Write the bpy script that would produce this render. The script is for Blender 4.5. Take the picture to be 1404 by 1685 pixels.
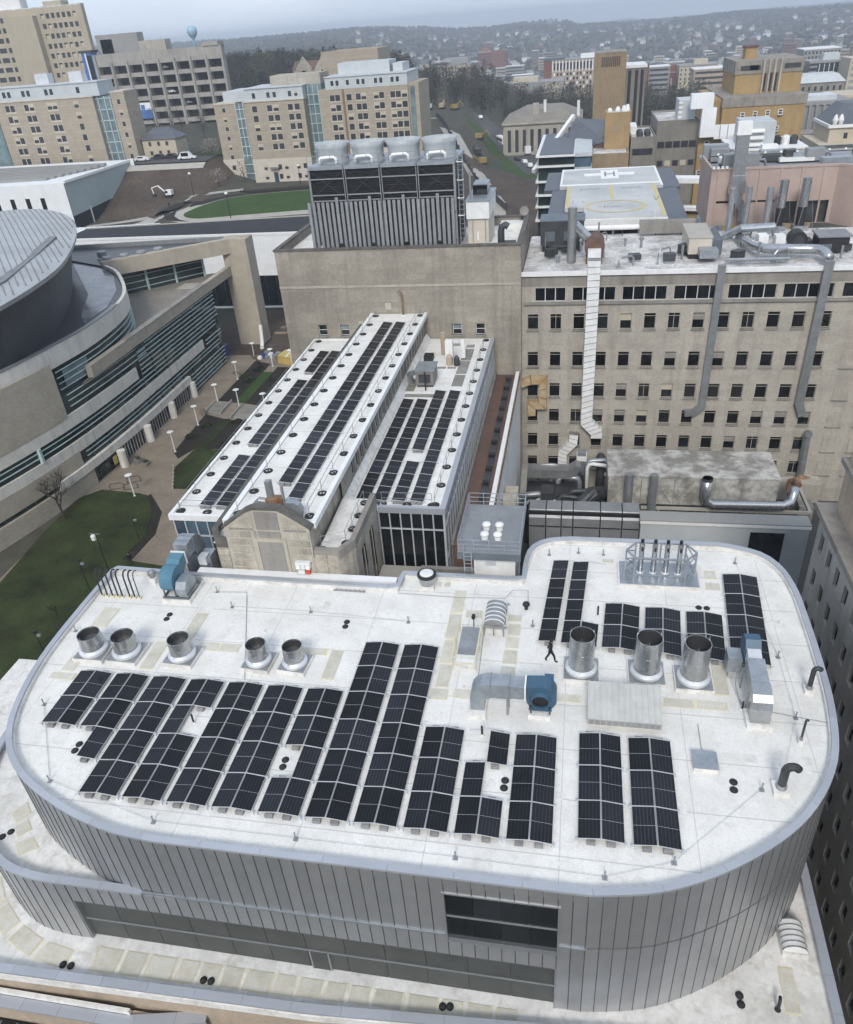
import bpy, math, random
from mathutils import Vector, Matrix
for o in list(bpy.data.objects): bpy.data.objects.remove(o)
rnd = random.Random(7)
SC = bpy.context.scene
COL = SC.collection
# ---------------------------------------------------------------- camera
cam = bpy.data.cameras.new('camera'); camo = bpy.data.objects.new('camera', cam); COL.objects.link(camo)
R_ = ((0.98230821, 0.03530495, -0.1839134), (0.17382579, -0.53729516, 0.82528692), (-0.06967907, -0.84265501, -0.53392636))
camo.matrix_world = Matrix(((R_[0][0], -R_[0][1], -R_[0][2], 0), (R_[1][0], -R_[1][1], -R_[1][2], 0), (R_[2][0], -R_[2][1], -R_[2][2], 52), (0, 0, 0, 1)))
cam.sensor_fit = 'HORIZONTAL'; cam.sensor_width = 36; cam.lens = 36 * 1272 / 1404
cam.clip_start = 0.5; cam.clip_end = 20000
SC.camera = camo
# ---------------------------------------------------------------- sky, sun, exposure (flat overcast)
SUN_EL, SUN_ROT = math.radians(40), math.radians(178)
W = bpy.data.worlds.new('World'); SC.world = W; W.use_nodes = True
wt = W.node_tree; wt.nodes.clear()
def wn(t, **k):
    n = wt.nodes.new(t)
    for a, b in k.items(): setattr(n, a, b)
    return n
sky = wn('ShaderNodeTexSky', sky_type='NISHITA', sun_disc=False); sky.sun_elevation = SUN_EL; sky.sun_rotation = SUN_ROT
sky.air_density = 1.0; sky.dust_density = 2.0; sky.ozone_density = 1.5
hs = wn('ShaderNodeHueSaturation'); hs.inputs['Saturation'].default_value = 0.55
wt.links.new(sky.outputs[0], hs.inputs['Color'])
tc = wn('ShaderNodeTexCoord'); mp = wn('ShaderNodeMapping'); mp.inputs['Scale'].default_value = (1.2, 1.2, 5)
wt.links.new(tc.outputs['Generated'], mp.inputs['Vector'])
cn = wn('ShaderNodeTexNoise'); cn.inputs['Scale'].default_value = 2.2; cn.inputs['Detail'].default_value = 5; cn.inputs['Roughness'].default_value = 0.55
wt.links.new(mp.outputs[0], cn.inputs['Vector'])
cr = wn('ShaderNodeValToRGB'); cr.color_ramp.elements[0].position = 0.3; cr.color_ramp.elements[1].position = 0.75
cr.color_ramp.elements[0].color = (4.0, 4.8, 6.1, 1); cr.color_ramp.elements[1].color = (5.9, 6.6, 7.6, 1)
wt.links.new(cn.outputs[0], cr.inputs[0])
mx = wn('ShaderNodeMixRGB'); mx.inputs[0].default_value = 0.85
wt.links.new(hs.outputs[0], mx.inputs[1]); wt.links.new(cr.outputs[0], mx.inputs[2])
bg = wn('ShaderNodeBackground'); bg.inputs['Strength'].default_value = 0.098
wt.links.new(mx.outputs[0], bg.inputs['Color'])
wo = wn('ShaderNodeOutputWorld'); wt.links.new(bg.outputs[0], wo.inputs['Surface'])
sl = bpy.data.lights.new('sun', 'SUN'); sl.energy = 1.5; sl.angle = math.radians(15); sl.color = (1, 0.95, 0.87)
slo = bpy.data.objects.new('sun', sl); COL.objects.link(slo)
sd = Vector((math.sin(SUN_ROT) * math.cos(SUN_EL), math.cos(SUN_ROT) * math.cos(SUN_EL), math.sin(SUN_EL)))
slo.rotation_euler = sd.to_track_quat('Z', 'Y').to_euler(); slo.location = (0, 0, 200)
SC.view_settings.view_transform = 'Standard'; SC.view_settings.look = 'None'; SC.view_settings.exposure = 0.66; SC.view_settings.gamma = 1
SC.view_settings.use_curve_mapping = False
SC.render.engine = 'CYCLES'
HAZE = 0.00029
SC.cycles.max_bounces = 4; SC.cycles.diffuse_bounces = 2; SC.cycles.glossy_bounces = 3; SC.cycles.volume_bounces = 0; SC.cycles.use_adaptive_sampling = True; SC.cycles.adaptive_threshold = 0.03
# ---------------------------------------------------------------- materials
MATS = {}
def mat(name, c1, c2=None, dirt=None, sc=0.6, rough=0.7, metal=0.0, bump=0.0, bsc=8.0, fine=0.12, streak=0.0, streakc=(0.1, 0.09, 0.08), lines=None, spec=0.5, lo=0.35, hi=0.68, patch=None):
    """c1/c2 blended by noise in world space; streak: vertical stains; lines=(coord, width, gap, colour, strength): ruled joints; patch: brick-bond tone patches (w, h, amount)"""
    m = bpy.data.materials.new(name); m.use_nodes = True; t = m.node_tree; N = t.nodes; L = t.links
    bs = N['Principled BSDF']; bs.inputs['Roughness'].default_value = rough; bs.inputs['Metallic'].default_value = metal
    bs.inputs['Specular IOR Level'].default_value = spec
    geo = N.new('ShaderNodeNewGeometry'); pos = geo.outputs['Position']
    c2 = c2 or tuple(min(1, v * 0.8) for v in c1)
    n1 = N.new('ShaderNodeTexNoise'); n1.inputs['Scale'].default_value = sc; n1.inputs['Detail'].default_value = 4; n1.inputs['Roughness'].default_value = 0.6
    L.new(pos, n1.inputs['Vector'])
    r = N.new('ShaderNodeValToRGB'); r.color_ramp.elements[0].position = lo; r.color_ramp.elements[1].position = hi
    r.color_ramp.elements[0].color = (*c1, 1); r.color_ramp.elements[1].color = (*c2, 1)
    L.new(n1.outputs[0], r.inputs[0]); col = r.outputs[0]
    def mix(fac, a, b, mode='MIX'):
        q = N.new('ShaderNodeMixRGB'); q.blend_type = mode
        for i, v in ((0, fac), (1, a), (2, b)):
            if hasattr(v, 'is_linked') or hasattr(v, 'links'): L.new(v, q.inputs[i])
            else: q.inputs[i].default_value = v if i == 0 else (*v[:3], 1)
        return q.outputs[0]
    def math_(op, a, b=None):
        q = N.new('ShaderNodeMath'); q.operation = op
        for i, v in ((0, a), (1, b)):
            if v is None: continue
            if hasattr(v, 'links'): L.new(v, q.inputs[i])
            else: q.inputs[i].default_value = v
        return q.outputs[0]
    if patch:
        sx = N.new('ShaderNodeSeparateXYZ'); L.new(pos, sx.inputs[0])
        cx = N.new('ShaderNodeCombineXYZ'); L.new(math_('ADD', sx.outputs[0], sx.outputs[1]), cx.inputs[0]); L.new(sx.outputs[2], cx.inputs[1])
        bk = N.new('ShaderNodeTexBrick'); L.new(cx.outputs[0], bk.inputs['Vector'])
        bk.inputs['Scale'].default_value = 1; bk.inputs['Brick Width'].default_value = patch[0]; bk.inputs['Row Height'].default_value = patch[1]
        bk.inputs['Mortar Size'].default_value = 0.012; bk.inputs['Color1'].default_value = (1, 1, 1, 1)
        bk.inputs['Color2'].default_value = (1 - patch[2],) * 3 + (1,); bk.inputs['Mortar'].default_value = (1 - patch[2] * .9,) * 3 + (1,)
        bk.offset = 0.5
        col = mix(1.0, col, bk.outputs['Color'], 'MULTIPLY')
    if fine:
        n2 = N.new('ShaderNodeTexNoise'); n2.inputs['Scale'].default_value = bsc; n2.inputs['Detail'].default_value = 3
        L.new(pos, n2.inputs['Vector'])
        k = N.new('ShaderNodeMapRange'); k.inputs[1].default_value = 0.3; k.inputs[2].default_value = 0.7; k.inputs[3].default_value = 1 - fine; k.inputs[4].default_value = 1 + fine * .4
        L.new(n2.outputs[0], k.inputs[0])
        cc = N.new('ShaderNodeCombineXYZ')
        for i in range(3): L.new(k.outputs[0], cc.inputs[i])
        col = mix(1.0, col, cc.outputs[0], 'MULTIPLY')
        if bump:
            b = N.new('ShaderNodeBump'); b.inputs['Strength'].default_value = bump; b.inputs['Distance'].default_value = 0.05
            L.new(n2.outputs[0], b.inputs['Height']); L.new(b.outputs[0], bs.inputs['Normal'])
        rr = N.new('ShaderNodeMapRange'); rr.inputs[3].default_value = max(0.02, rough - 0.1); rr.inputs[4].default_value = min(1, rough + 0.1)
        L.new(n1.outputs[0], rr.inputs[0]); L.new(rr.outputs[0], bs.inputs['Roughness'])
    if dirt:
        for dsc, dlo, dhi, dam, dc in dirt:
            nd = N.new('ShaderNodeTexNoise'); nd.inputs['Scale'].default_value = dsc; nd.inputs['Detail'].default_value = 5; nd.inputs['Roughness'].default_value = 0.68; nd.inputs['Distortion'].default_value = 0.6
            L.new(pos, nd.inputs['Vector']); k = N.new('ShaderNodeMapRange'); k.inputs[1].default_value = dlo; k.inputs[2].default_value = dhi; k.inputs[3].default_value = 0; k.inputs[4].default_value = dam
            L.new(nd.outputs[0], k.inputs[0]); col = mix(k.outputs[0], col, dc)
    if streak:
        mp = N.new('ShaderNodeMapping'); mp.inputs['Scale'].default_value = (1.3, 1.3, 0.09); L.new(pos, mp.inputs['Vector'])
        n3 = N.new('ShaderNodeTexNoise'); n3.inputs['Scale'].default_value = 1; n3.inputs['Detail'].default_value = 3; L.new(mp.outputs[0], n3.inputs['Vector'])
        k = N.new('ShaderNodeMapRange'); k.inputs[1].default_value = 0.5; k.inputs[2].default_value = 0.8; k.inputs[3].default_value = 0; k.inputs[4].default_value = streak
        L.new(n3.outputs[0], k.inputs[0]); col = mix(k.outputs[0], col, streakc)
    if lines:
        for ax, gap, wid, lc, st in lines:
            sx = N.new('ShaderNodeSeparateXYZ')
            if ax[0] == 'o':
                tcn = N.new('ShaderNodeTexCoord'); L.new(tcn.outputs['Object'], sx.inputs[0])
            else: L.new(pos, sx.inputs[0])
            f = math_('FRACT', math_('DIVIDE', sx.outputs['xyz'.index(ax[-1])], gap))
            g = math_('LESS_THAN', f, wid / gap)
            col = mix(math_('MULTIPLY', g, st), col, lc)
    rand = {'cell': .8, 'zinc': .10, 'louvre_grey': .10, 'stone_old': .14, 'coping': .06, 'black_glass': .9, 'blue_glass': .5, 'dark_glass': .6, 'facade': 0, 'pad': .08, 'membrane2': .07, 'concrete_block': .15, 'grey_metal': .1, 'white_metal': .06}.get(name)
    if rand:
        oi = N.new('ShaderNodeObjectInfo'); k = N.new('ShaderNodeMapRange'); k.inputs[3].default_value = 1 - rand * .6; k.inputs[4].default_value = 1 + rand; L.new(oi.outputs['Random'], k.inputs[0]); cc = N.new('ShaderNodeCombineXYZ')
        for i in range(3): L.new(k.outputs[0], cc.inputs[i])
        col = mix(1.0, col, cc.outputs[0], 'MULTIPLY')
    L.new(col, bs.inputs['Base Color']); MATS[name] = m
    return m
def glass(name, c, rough=0.08, spec=0.6):
    m = mat(name, c, tuple(v * 1.6 + .004 for v in c), sc=0.25, rough=rough, fine=0.0, spec=spec); return m
M_ = MATS
mat('membrane', (0.80, 0.785, 0.75), (0.64, 0.625, 0.59), dirt=[(1.1, .52, .72, .35, (0.42, 0.39, 0.34)), (4.5, .52, .72, .5, (0.5, 0.48, 0.45)), (14, .5, .7, .35, (0.55, 0.53, 0.5)), (0.16, .5, .7, .3, (0.55, 0.53, 0.5))], sc=0.4, rough=0.75, bsc=9, fine=0.1, lo=0.4, hi=0.82, lines=[('y', 3.05, 0.06, (0.40, 0.385, 0.36), 0.6), ('x', 6.1, 0.05, (0.40, 0.385, 0.36), 0.5)])
mat('membrane2', (0.76, 0.745, 0.715), (0.60, 0.585, 0.55), dirt=[(1.3, .5, .72, .6, (0.40, 0.365, 0.31)), (5, .55, .75, .4, (0.48, 0.45, 0.4))], sc=0.7, rough=0.75, bsc=4.0, fine=0.1, lo=0.42, hi=0.72)
mat('dirty_roof', (0.68, 0.66, 0.64), (0.24, 0.23, 0.22), sc=0.35, rough=0.85, bsc=2.5, fine=0.28, lo=0.4, hi=0.72)
mat('pad', (0.60, 0.58, 0.52), (0.50, 0.47, 0.38), sc=1.2, rough=0.85, bsc=12, fine=0.1)
mat('pad_edge', (0.62, 0.54, 0.33), (0.72, 0.69, 0.58), sc=1.2, rough=0.8, fine=0.05)
mat('coping', (0.45, 0.47, 0.51), (0.40, 0.42, 0.455), sc=0.5, rough=0.4, metal=0.35, fine=0.04, bsc=2)
mat('zinc', (0.44, 0.445, 0.455), (0.39, 0.395, 0.405), sc=0.35, rough=0.38, metal=0.65, fine=0.05, bsc=1.5)
mat('zinc_seam', (0.155, 0.158, 0.162), rough=0.45, metal=0.5, fine=0)
mat('louvre_grey', (0.075, 0.079, 0.074), (0.062, 0.065, 0.062), sc=0.5, rough=0.55, fine=0.04, spec=0.3)
mat('dark_glass', (0.008, 0.010, 0.012), (0.014, 0.017, 0.02), sc=0.3, rough=0.08, fine=0)
mat('black_glass', (0.004, 0.005, 0.006), (0.012, 0.012, 0.013), sc=0.8, rough=0.12, fine=0)
mat('green_glass', (0.012, 0.020, 0.019), (0.04, 0.065, 0.062), sc=0.22, rough=0.07, fine=0, lo=0.45, hi=0.75)
mat('blue_glass', (0.04, 0.06, 0.085), (0.08, 0.12, 0.16), sc=0.3, rough=0.08, fine=0)
mat('pale_glass', (0.10, 0.15, 0.16), (0.2, 0.27, 0.28), sc=0.3, rough=0.12, fine=0)
mat('black', (0.012, 0.012, 0.013), (0.02, 0.02, 0.022), rough=0.55, fine=0)
mat('rubber', (0.02, 0.02, 0.022), rough=0.8, fine=0)
mat('steel', (0.52, 0.53, 0.54), (0.40, 0.41, 0.42), sc=1.2, rough=0.28, metal=0.9, fine=0.06, bsc=6)
mat('steel_dull', (0.40, 0.41, 0.42), (0.30, 0.31, 0.31), sc=0.9, rough=0.48, metal=0.7, fine=0.08, streak=0.2)
mat('galv', (0.40, 0.43, 0.46), (0.30, 0.33, 0.36), sc=1.5, rough=0.42, metal=0.6, fine=0.08, bsc=9)
mat('steel_shaded', (0.07, 0.07, 0.072), (0.05, 0.05, 0.05), rough=0.6, metal=0.4, fine=0.05)  # dark copy of the steel: shade inside the stacks put into the colour
mat('fan_blue', (0.04, 0.105, 0.175), (0.05, 0.095, 0.14), sc=0.8, rough=0.4, fine=0.06)
mat('fan_pale_blue', (0.085, 0.205, 0.28), (0.065, 0.165, 0.23), sc=0.8, rough=0.45, fine=0.06)
mat('white_metal', (0.78, 0.78, 0.77), (0.66, 0.66, 0.65), sc=0.9, rough=0.5, fine=0.06)
mat('grey_metal', (0.30, 0.31, 0.32), (0.24, 0.25, 0.26), sc=0.8, rough=0.5, metal=0.3, fine=0.08)
mat('dark_metal', (0.07, 0.075, 0.08), (0.045, 0.048, 0.05), sc=0.8, rough=0.5, metal=0.3, fine=0.08)
mat('frame_alu', (0.68, 0.70, 0.72), rough=0.4, metal=0.3, fine=0)
mat('teal_frame', (0.45, 0.56, 0.56), rough=0.5, fine=0)
mat('blue_steel', (0.15, 0.175, 0.20), (0.115, 0.135, 0.155), sc=1, rough=0.5, metal=0.3, fine=0.08)
mat('concrete_block', (0.27, 0.27, 0.265), (0.2, 0.2, 0.2), sc=3, rough=0.9, fine=0.1)
mat('limestone', (0.45, 0.415, 0.355), (0.37, 0.34, 0.29), sc=0.22, rough=0.85, bsc=3.5, fine=0.14, streak=0.4, streakc=(0.15, 0.135, 0.115), patch=(1.5, 0.62, 0.12))
mat('limestone_dark', (0.365, 0.33, 0.275), (0.25, 0.225, 0.188), sc=0.16, rough=0.88, bsc=3.0, fine=0.16, streak=0.5, streakc=(0.13, 0.115, 0.095), patch=(2.2, 0.62, 0.16))
mat('stone_old', (0.45, 0.41, 0.34), (0.29, 0.26, 0.215), sc=0.8, rough=0.9, bsc=6, fine=0.2, streak=0.45, streakc=(0.1, 0.09, 0.075))
mat('stone_soot', (0.085, 0.08, 0.072), (0.15, 0.14, 0.125), sc=1.2, rough=0.92, bsc=5, fine=0.2)
mat('stone_joint', (0.46, 0.42, 0.34), (0.36, 0.33, 0.27), sc=1, rough=0.9, fine=0.1)
mat('cornice', (0.30, 0.275, 0.24), (0.22, 0.2, 0.18), sc=0.5, rough=0.88, fine=0.14, streak=0.5)
mat('stone_grey', (0.30, 0.285, 0.26), (0.20, 0.19, 0.172), sc=0.25, rough=0.9, bsc=4, fine=0.14, streak=0.45, streakc=(0.09, 0.085, 0.078))
mat('stone_warm', (0.46, 0.37, 0.28), (0.36, 0.29, 0.22), sc=0.4, rough=0.88, bsc=4, fine=0.12, streak=0.3)
mat('reveal', (0.20, 0.185, 0.16), rough=0.9, fine=0.05)
mat('arena_white', (0.70, 0.675, 0.62), (0.60, 0.575, 0.52), sc=0.5, rough=0.7, fine=0.07, streak=0.35, streakc=(0.16, 0.15, 0.14), lines=[('y', 2.6, 0.03, (0.3, 0.3, 0.29), 0.6)])
mat('arena_brick', (0.45, 0.405, 0.33), (0.39, 0.35, 0.285), sc=0.5, rough=0.88, bsc=6, fine=0.12, patch=(0.6, 0.2, 0.12))
mat('arena_beam', (0.45, 0.40, 0.325), (0.38, 0.34, 0.275), sc=0.3, rough=0.85, fine=0.1, patch=(1.6, 0.8, 0.08), streak=0.2)
mat('dark_roof', (0.035, 0.038, 0.045), (0.06, 0.064, 0.072), sc=0.25, rough=0.35, fine=0.1, bsc=1.5)
mat('wet_roof', (0.10, 0.105, 0.115), (0.30, 0.31, 0.33), sc=0.3, rough=0.16, fine=0.15, bsc=1.2)
mat('brown_deck', (0.20, 0.18, 0.155), (0.27, 0.245, 0.21), sc=0.25, rough=0.85, fine=0.15, bsc=2)
mat('drum', (0.06, 0.063, 0.07), (0.085, 0.09, 0.097), sc=0.4, rough=0.5, fine=0.06)
mat('dome_metal', (0.46, 0.47, 0.475), (0.37, 0.38, 0.385), sc=0.12, rough=0.45, metal=0.3, fine=0.06, bsc=1)
mat('dome_seam', (0.22, 0.23, 0.235), rough=0.5, metal=0.3, fine=0)
mat('white_clad', (0.80, 0.81, 0.82), (0.72, 0.735, 0.75), sc=0.4, rough=0.5, fine=0.03, lines=[('x', 0.75, 0.05, (0.55, 0.57, 0.58), 0.6)])
mat('teal_panel', (0.33, 0.40, 0.41), (0.40, 0.46, 0.465), sc=0.2, rough=0.5, fine=0.08)
mat('dorm_brick', (0.40, 0.345, 0.27), (0.35, 0.30, 0.235), sc=0.5, rough=0.88, fine=0.1, bsc=3, patch=(0.8, 0.3, 0.08), lines=[('z', 2.65, 0.14, (0.5, 0.43, 0.33), 0.5)])
mat('dorm_stone', (0.56, 0.51, 0.43), (0.5, 0.45, 0.38), sc=0.5, rough=0.85, fine=0.08, lines=[('z', 0.9, 0.05, (0.38, 0.35, 0.3), 0.5)])
mat('dorm_grey', (0.50, 0.53, 0.545), (0.44, 0.47, 0.485), sc=0.5, rough=0.6, fine=0.05)
mat('office_stone', (0.50, 0.48, 0.44), (0.34, 0.325, 0.30), sc=0.25, rough=0.9, bsc=4, fine=0.14, streak=0.4, streakc=(0.16, 0.15, 0.14))
mat('garage', (0.39, 0.37, 0.335), (0.29, 0.275, 0.25), sc=0.15, rough=0.88, fine=0.12, streak=0.5, bsc=1.5)
mat('shaded_inside', (0.035, 0.033, 0.031), rough=0.9, fine=0)  # near-black tone puts interior shade into the colour
mat('tan_tower', (0.44, 0.385, 0.29), (0.39, 0.34, 0.255), sc=0.12, rough=0.85, fine=0.08, streak=0.3)
mat('yellow_brick', (0.40, 0.28, 0.135), (0.33, 0.225, 0.105), sc=0.2, rough=0.88, fine=0.12, streak=0.35, bsc=2, streakc=(0.16, 0.11, 0.06))
mat('gold_brick', (0.38, 0.265, 0.13), (0.31, 0.21, 0.105), sc=0.3, rough=0.88, fine=0.12, streak=0.3)
mat('tower_tan', (0.30, 0.225, 0.14), (0.25, 0.185, 0.115), sc=0.12, rough=0.88, fine=0.14, streak=0.4, bsc=1.2)
mat('grey_conc', (0.25, 0.235, 0.205), (0.19, 0.18, 0.158), sc=0.25, rough=0.88, fine=0.12, streak=0.4)
mat('pink_panel', (0.42, 0.325, 0.285), (0.36, 0.275, 0.24), sc=0.35, rough=0.8, fine=0.08, streak=0.3, streakc=(0.26, 0.2, 0.18))
mat('pad_deck', (0.52, 0.525, 0.52), (0.40, 0.41, 0.41), sc=0.15, rough=0.8, fine=0.1, bsc=1.5)
mat('white_paint', (0.80, 0.80, 0.79), (0.72, 0.72, 0.71), sc=1, rough=0.6, fine=0.05)
mat('yellow_paint', (0.55, 0.44, 0.17), (0.55, 0.49, 0.3), sc=0.8, rough=0.7, fine=0.1)
mat('slate', (0.085, 0.095, 0.115), (0.12, 0.13, 0.15), sc=0.5, rough=0.55, fine=0.15, bsc=3)
mat('rust', (0.17, 0.085, 0.05), (0.30, 0.20, 0.12), sc=1.4, rough=0.85, fine=0.15)
mat('rust_pale', (0.48, 0.40, 0.26), (0.36, 0.21, 0.09), sc=0.8, rough=0.8, fine=0.1)
mat('black_flat_roof', (0.04, 0.042, 0.048), (0.055, 0.057, 0.063), sc=0.3, rough=0.92, fine=0.1, spec=0.1)
mat('red_roof', (0.16, 0.085, 0.065), (0.10, 0.075, 0.06), sc=0.4, rough=0.85, fine=0.2, bsc=2)
mat('asphalt', (0.055, 0.055, 0.055), (0.085, 0.083, 0.08), sc=0.2, rough=0.9, fine=0.15)
mat('pavement', (0.26, 0.213, 0.16), (0.19, 0.155, 0.117), sc=0.35, rough=0.85, bsc=3, fine=0.14)
mat('pale_pave', (0.42, 0.395, 0.35), (0.34, 0.32, 0.285), sc=0.3, rough=0.85, fine=0.1)
mat('lawn', (0.048, 0.068, 0.020), (0.020, 0.025, 0.010), dirt=[(0.5, .5, .7, .5, (0.05, 0.04, 0.02))], sc=0.22, rough=0.95, bsc=7, fine=0.45, bump=0.6, spec=0.2)
mat('lawn_green', (0.045, 0.085, 0.02), (0.038, 0.072, 0.018), sc=0.15, rough=0.95, bsc=4, fine=0.25, spec=0.2)
mat('mulch', (0.026, 0.023, 0.021), (0.04, 0.034, 0.029), sc=1.2, rough=0.95, bsc=9, fine=0.4, spec=0.2)
mat('dirt', (0.105, 0.082, 0.064), (0.065, 0.05, 0.04), sc=0.12, rough=0.95, bsc=1.0, fine=0.3, spec=0.2)
mat('ground', (0.095, 0.088, 0.07), (0.055, 0.058, 0.04), sc=0.02, rough=0.95, bsc=0.3, fine=0.3, spec=0.2)
mat('bark', (0.055, 0.045, 0.037), (0.035, 0.03, 0.026), sc=3, rough=0.9, fine=0.2)
for i, c in enumerate([(0.052, 0.046, 0.036), (0.070, 0.062, 0.050), (0.042, 0.048, 0.028), (0.070, 0.078, 0.034), (0.022, 0.032, 0.020), (0.10, 0.115, 0.05)]):
    mat('leaf%d' % i, tuple(v * 1.35 for v in c), tuple(v * 0.85 for v in c), sc=0.08, rough=0.9, fine=0.3, bsc=0.8, spec=0.2)
mat('blossom', (0.42, 0.36, 0.33), (0.3, 0.25, 0.22), sc=2, rough=0.9, fine=0.1)
mat('red_brick', (0.21, 0.085, 0.06), (0.17, 0.07, 0.05), sc=0.3, rough=0.88, fine=0.1)
mat('cream', (0.52, 0.46, 0.36), (0.45, 0.40, 0.31), sc=0.3, rough=0.85, fine=0.08)
mat('grey_far', (0.30, 0.30, 0.29), (0.25, 0.25, 0.245), sc=0.1, rough=0.85, fine=0.08)
mat('far_glass', (0.03, 0.035, 0.04), (0.05, 0.055, 0.06), sc=0.5, rough=0.2, fine=0)
mat('blue_banner', (0.07, 0.16, 0.42), (0.06, 0.13, 0.36), sc=0.3, rough=0.5, fine=0)
mat('red_sign', (0.62, 0.10, 0.06), rough=0.5, fine=0)
mat('water_tank', (0.30, 0.50, 0.62), rough=0.4, fine=0)
mat('paint_yellow_machine', (0.34, 0.24, 0.07), rough=0.5, fine=0.05)
mat('ink', (0.22, 0.225, 0.23), rough=0.8, fine=0)
mat('lamp_white', (0.80, 0.80, 0.78), rough=0.4, fine=0)
mat('cell', (0.0045, 0.005, 0.0075), (0.010, 0.0105, 0.013), sc=0.35, rough=0.3, fine=0, spec=0.2, lines=[('ox', 0.165, 0.016, (0.10, 0.11, 0.13), 0.38), ('oy', 0.0825, 0.006, (0.05, 0.055, 0.07), 0.3)])
mat('hood', (0.50, 0.50, 0.48), (0.43, 0.43, 0.41), sc=1, rough=0.55, fine=0.06, streak=0.2)
mat('fan_shell', (0.42, 0.45, 0.47), (0.36, 0.39, 0.41), sc=0.5, rough=0.5, fine=0.08, streak=0.3)
mat('rail_white', (0.58, 0.585, 0.59), rough=0.4, metal=0.2, fine=0)
mat('road_line', (0.7, 0.7, 0.68), rough=0.7, fine=0)
mat('clothes_dark', (0.011, 0.011, 0.012), rough=0.85, fine=0)
mat('skin', (0.32, 0.2, 0.14), rough=0.6, fine=0)
mat('yellow_tarp', (0.55, 0.42, 0.12), rough=0.7, fine=0.05)
mat('blue_tarp', (0.02, 0.06, 0.2), rough=0.6, fine=0.05)
mat('car_white', (0.75, 0.75, 0.75), rough=0.3, fine=0)
mat('car_dark', (0.03, 0.032, 0.036), rough=0.3, fine=0)
mat('car_red', (0.25, 0.03, 0.03), rough=0.3, fine=0)
mat('stained_unit', (0.50, 0.485, 0.45), (0.22, 0.21, 0.19), sc=0.45, rough=0.8, fine=0.15, streak=0.6, bsc=2, lo=0.42, hi=0.6, streakc=(0.2, 0.185, 0.16), dirt=[(1.2, .53, .68, .55, (0.16, 0.15, 0.135))])
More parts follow.
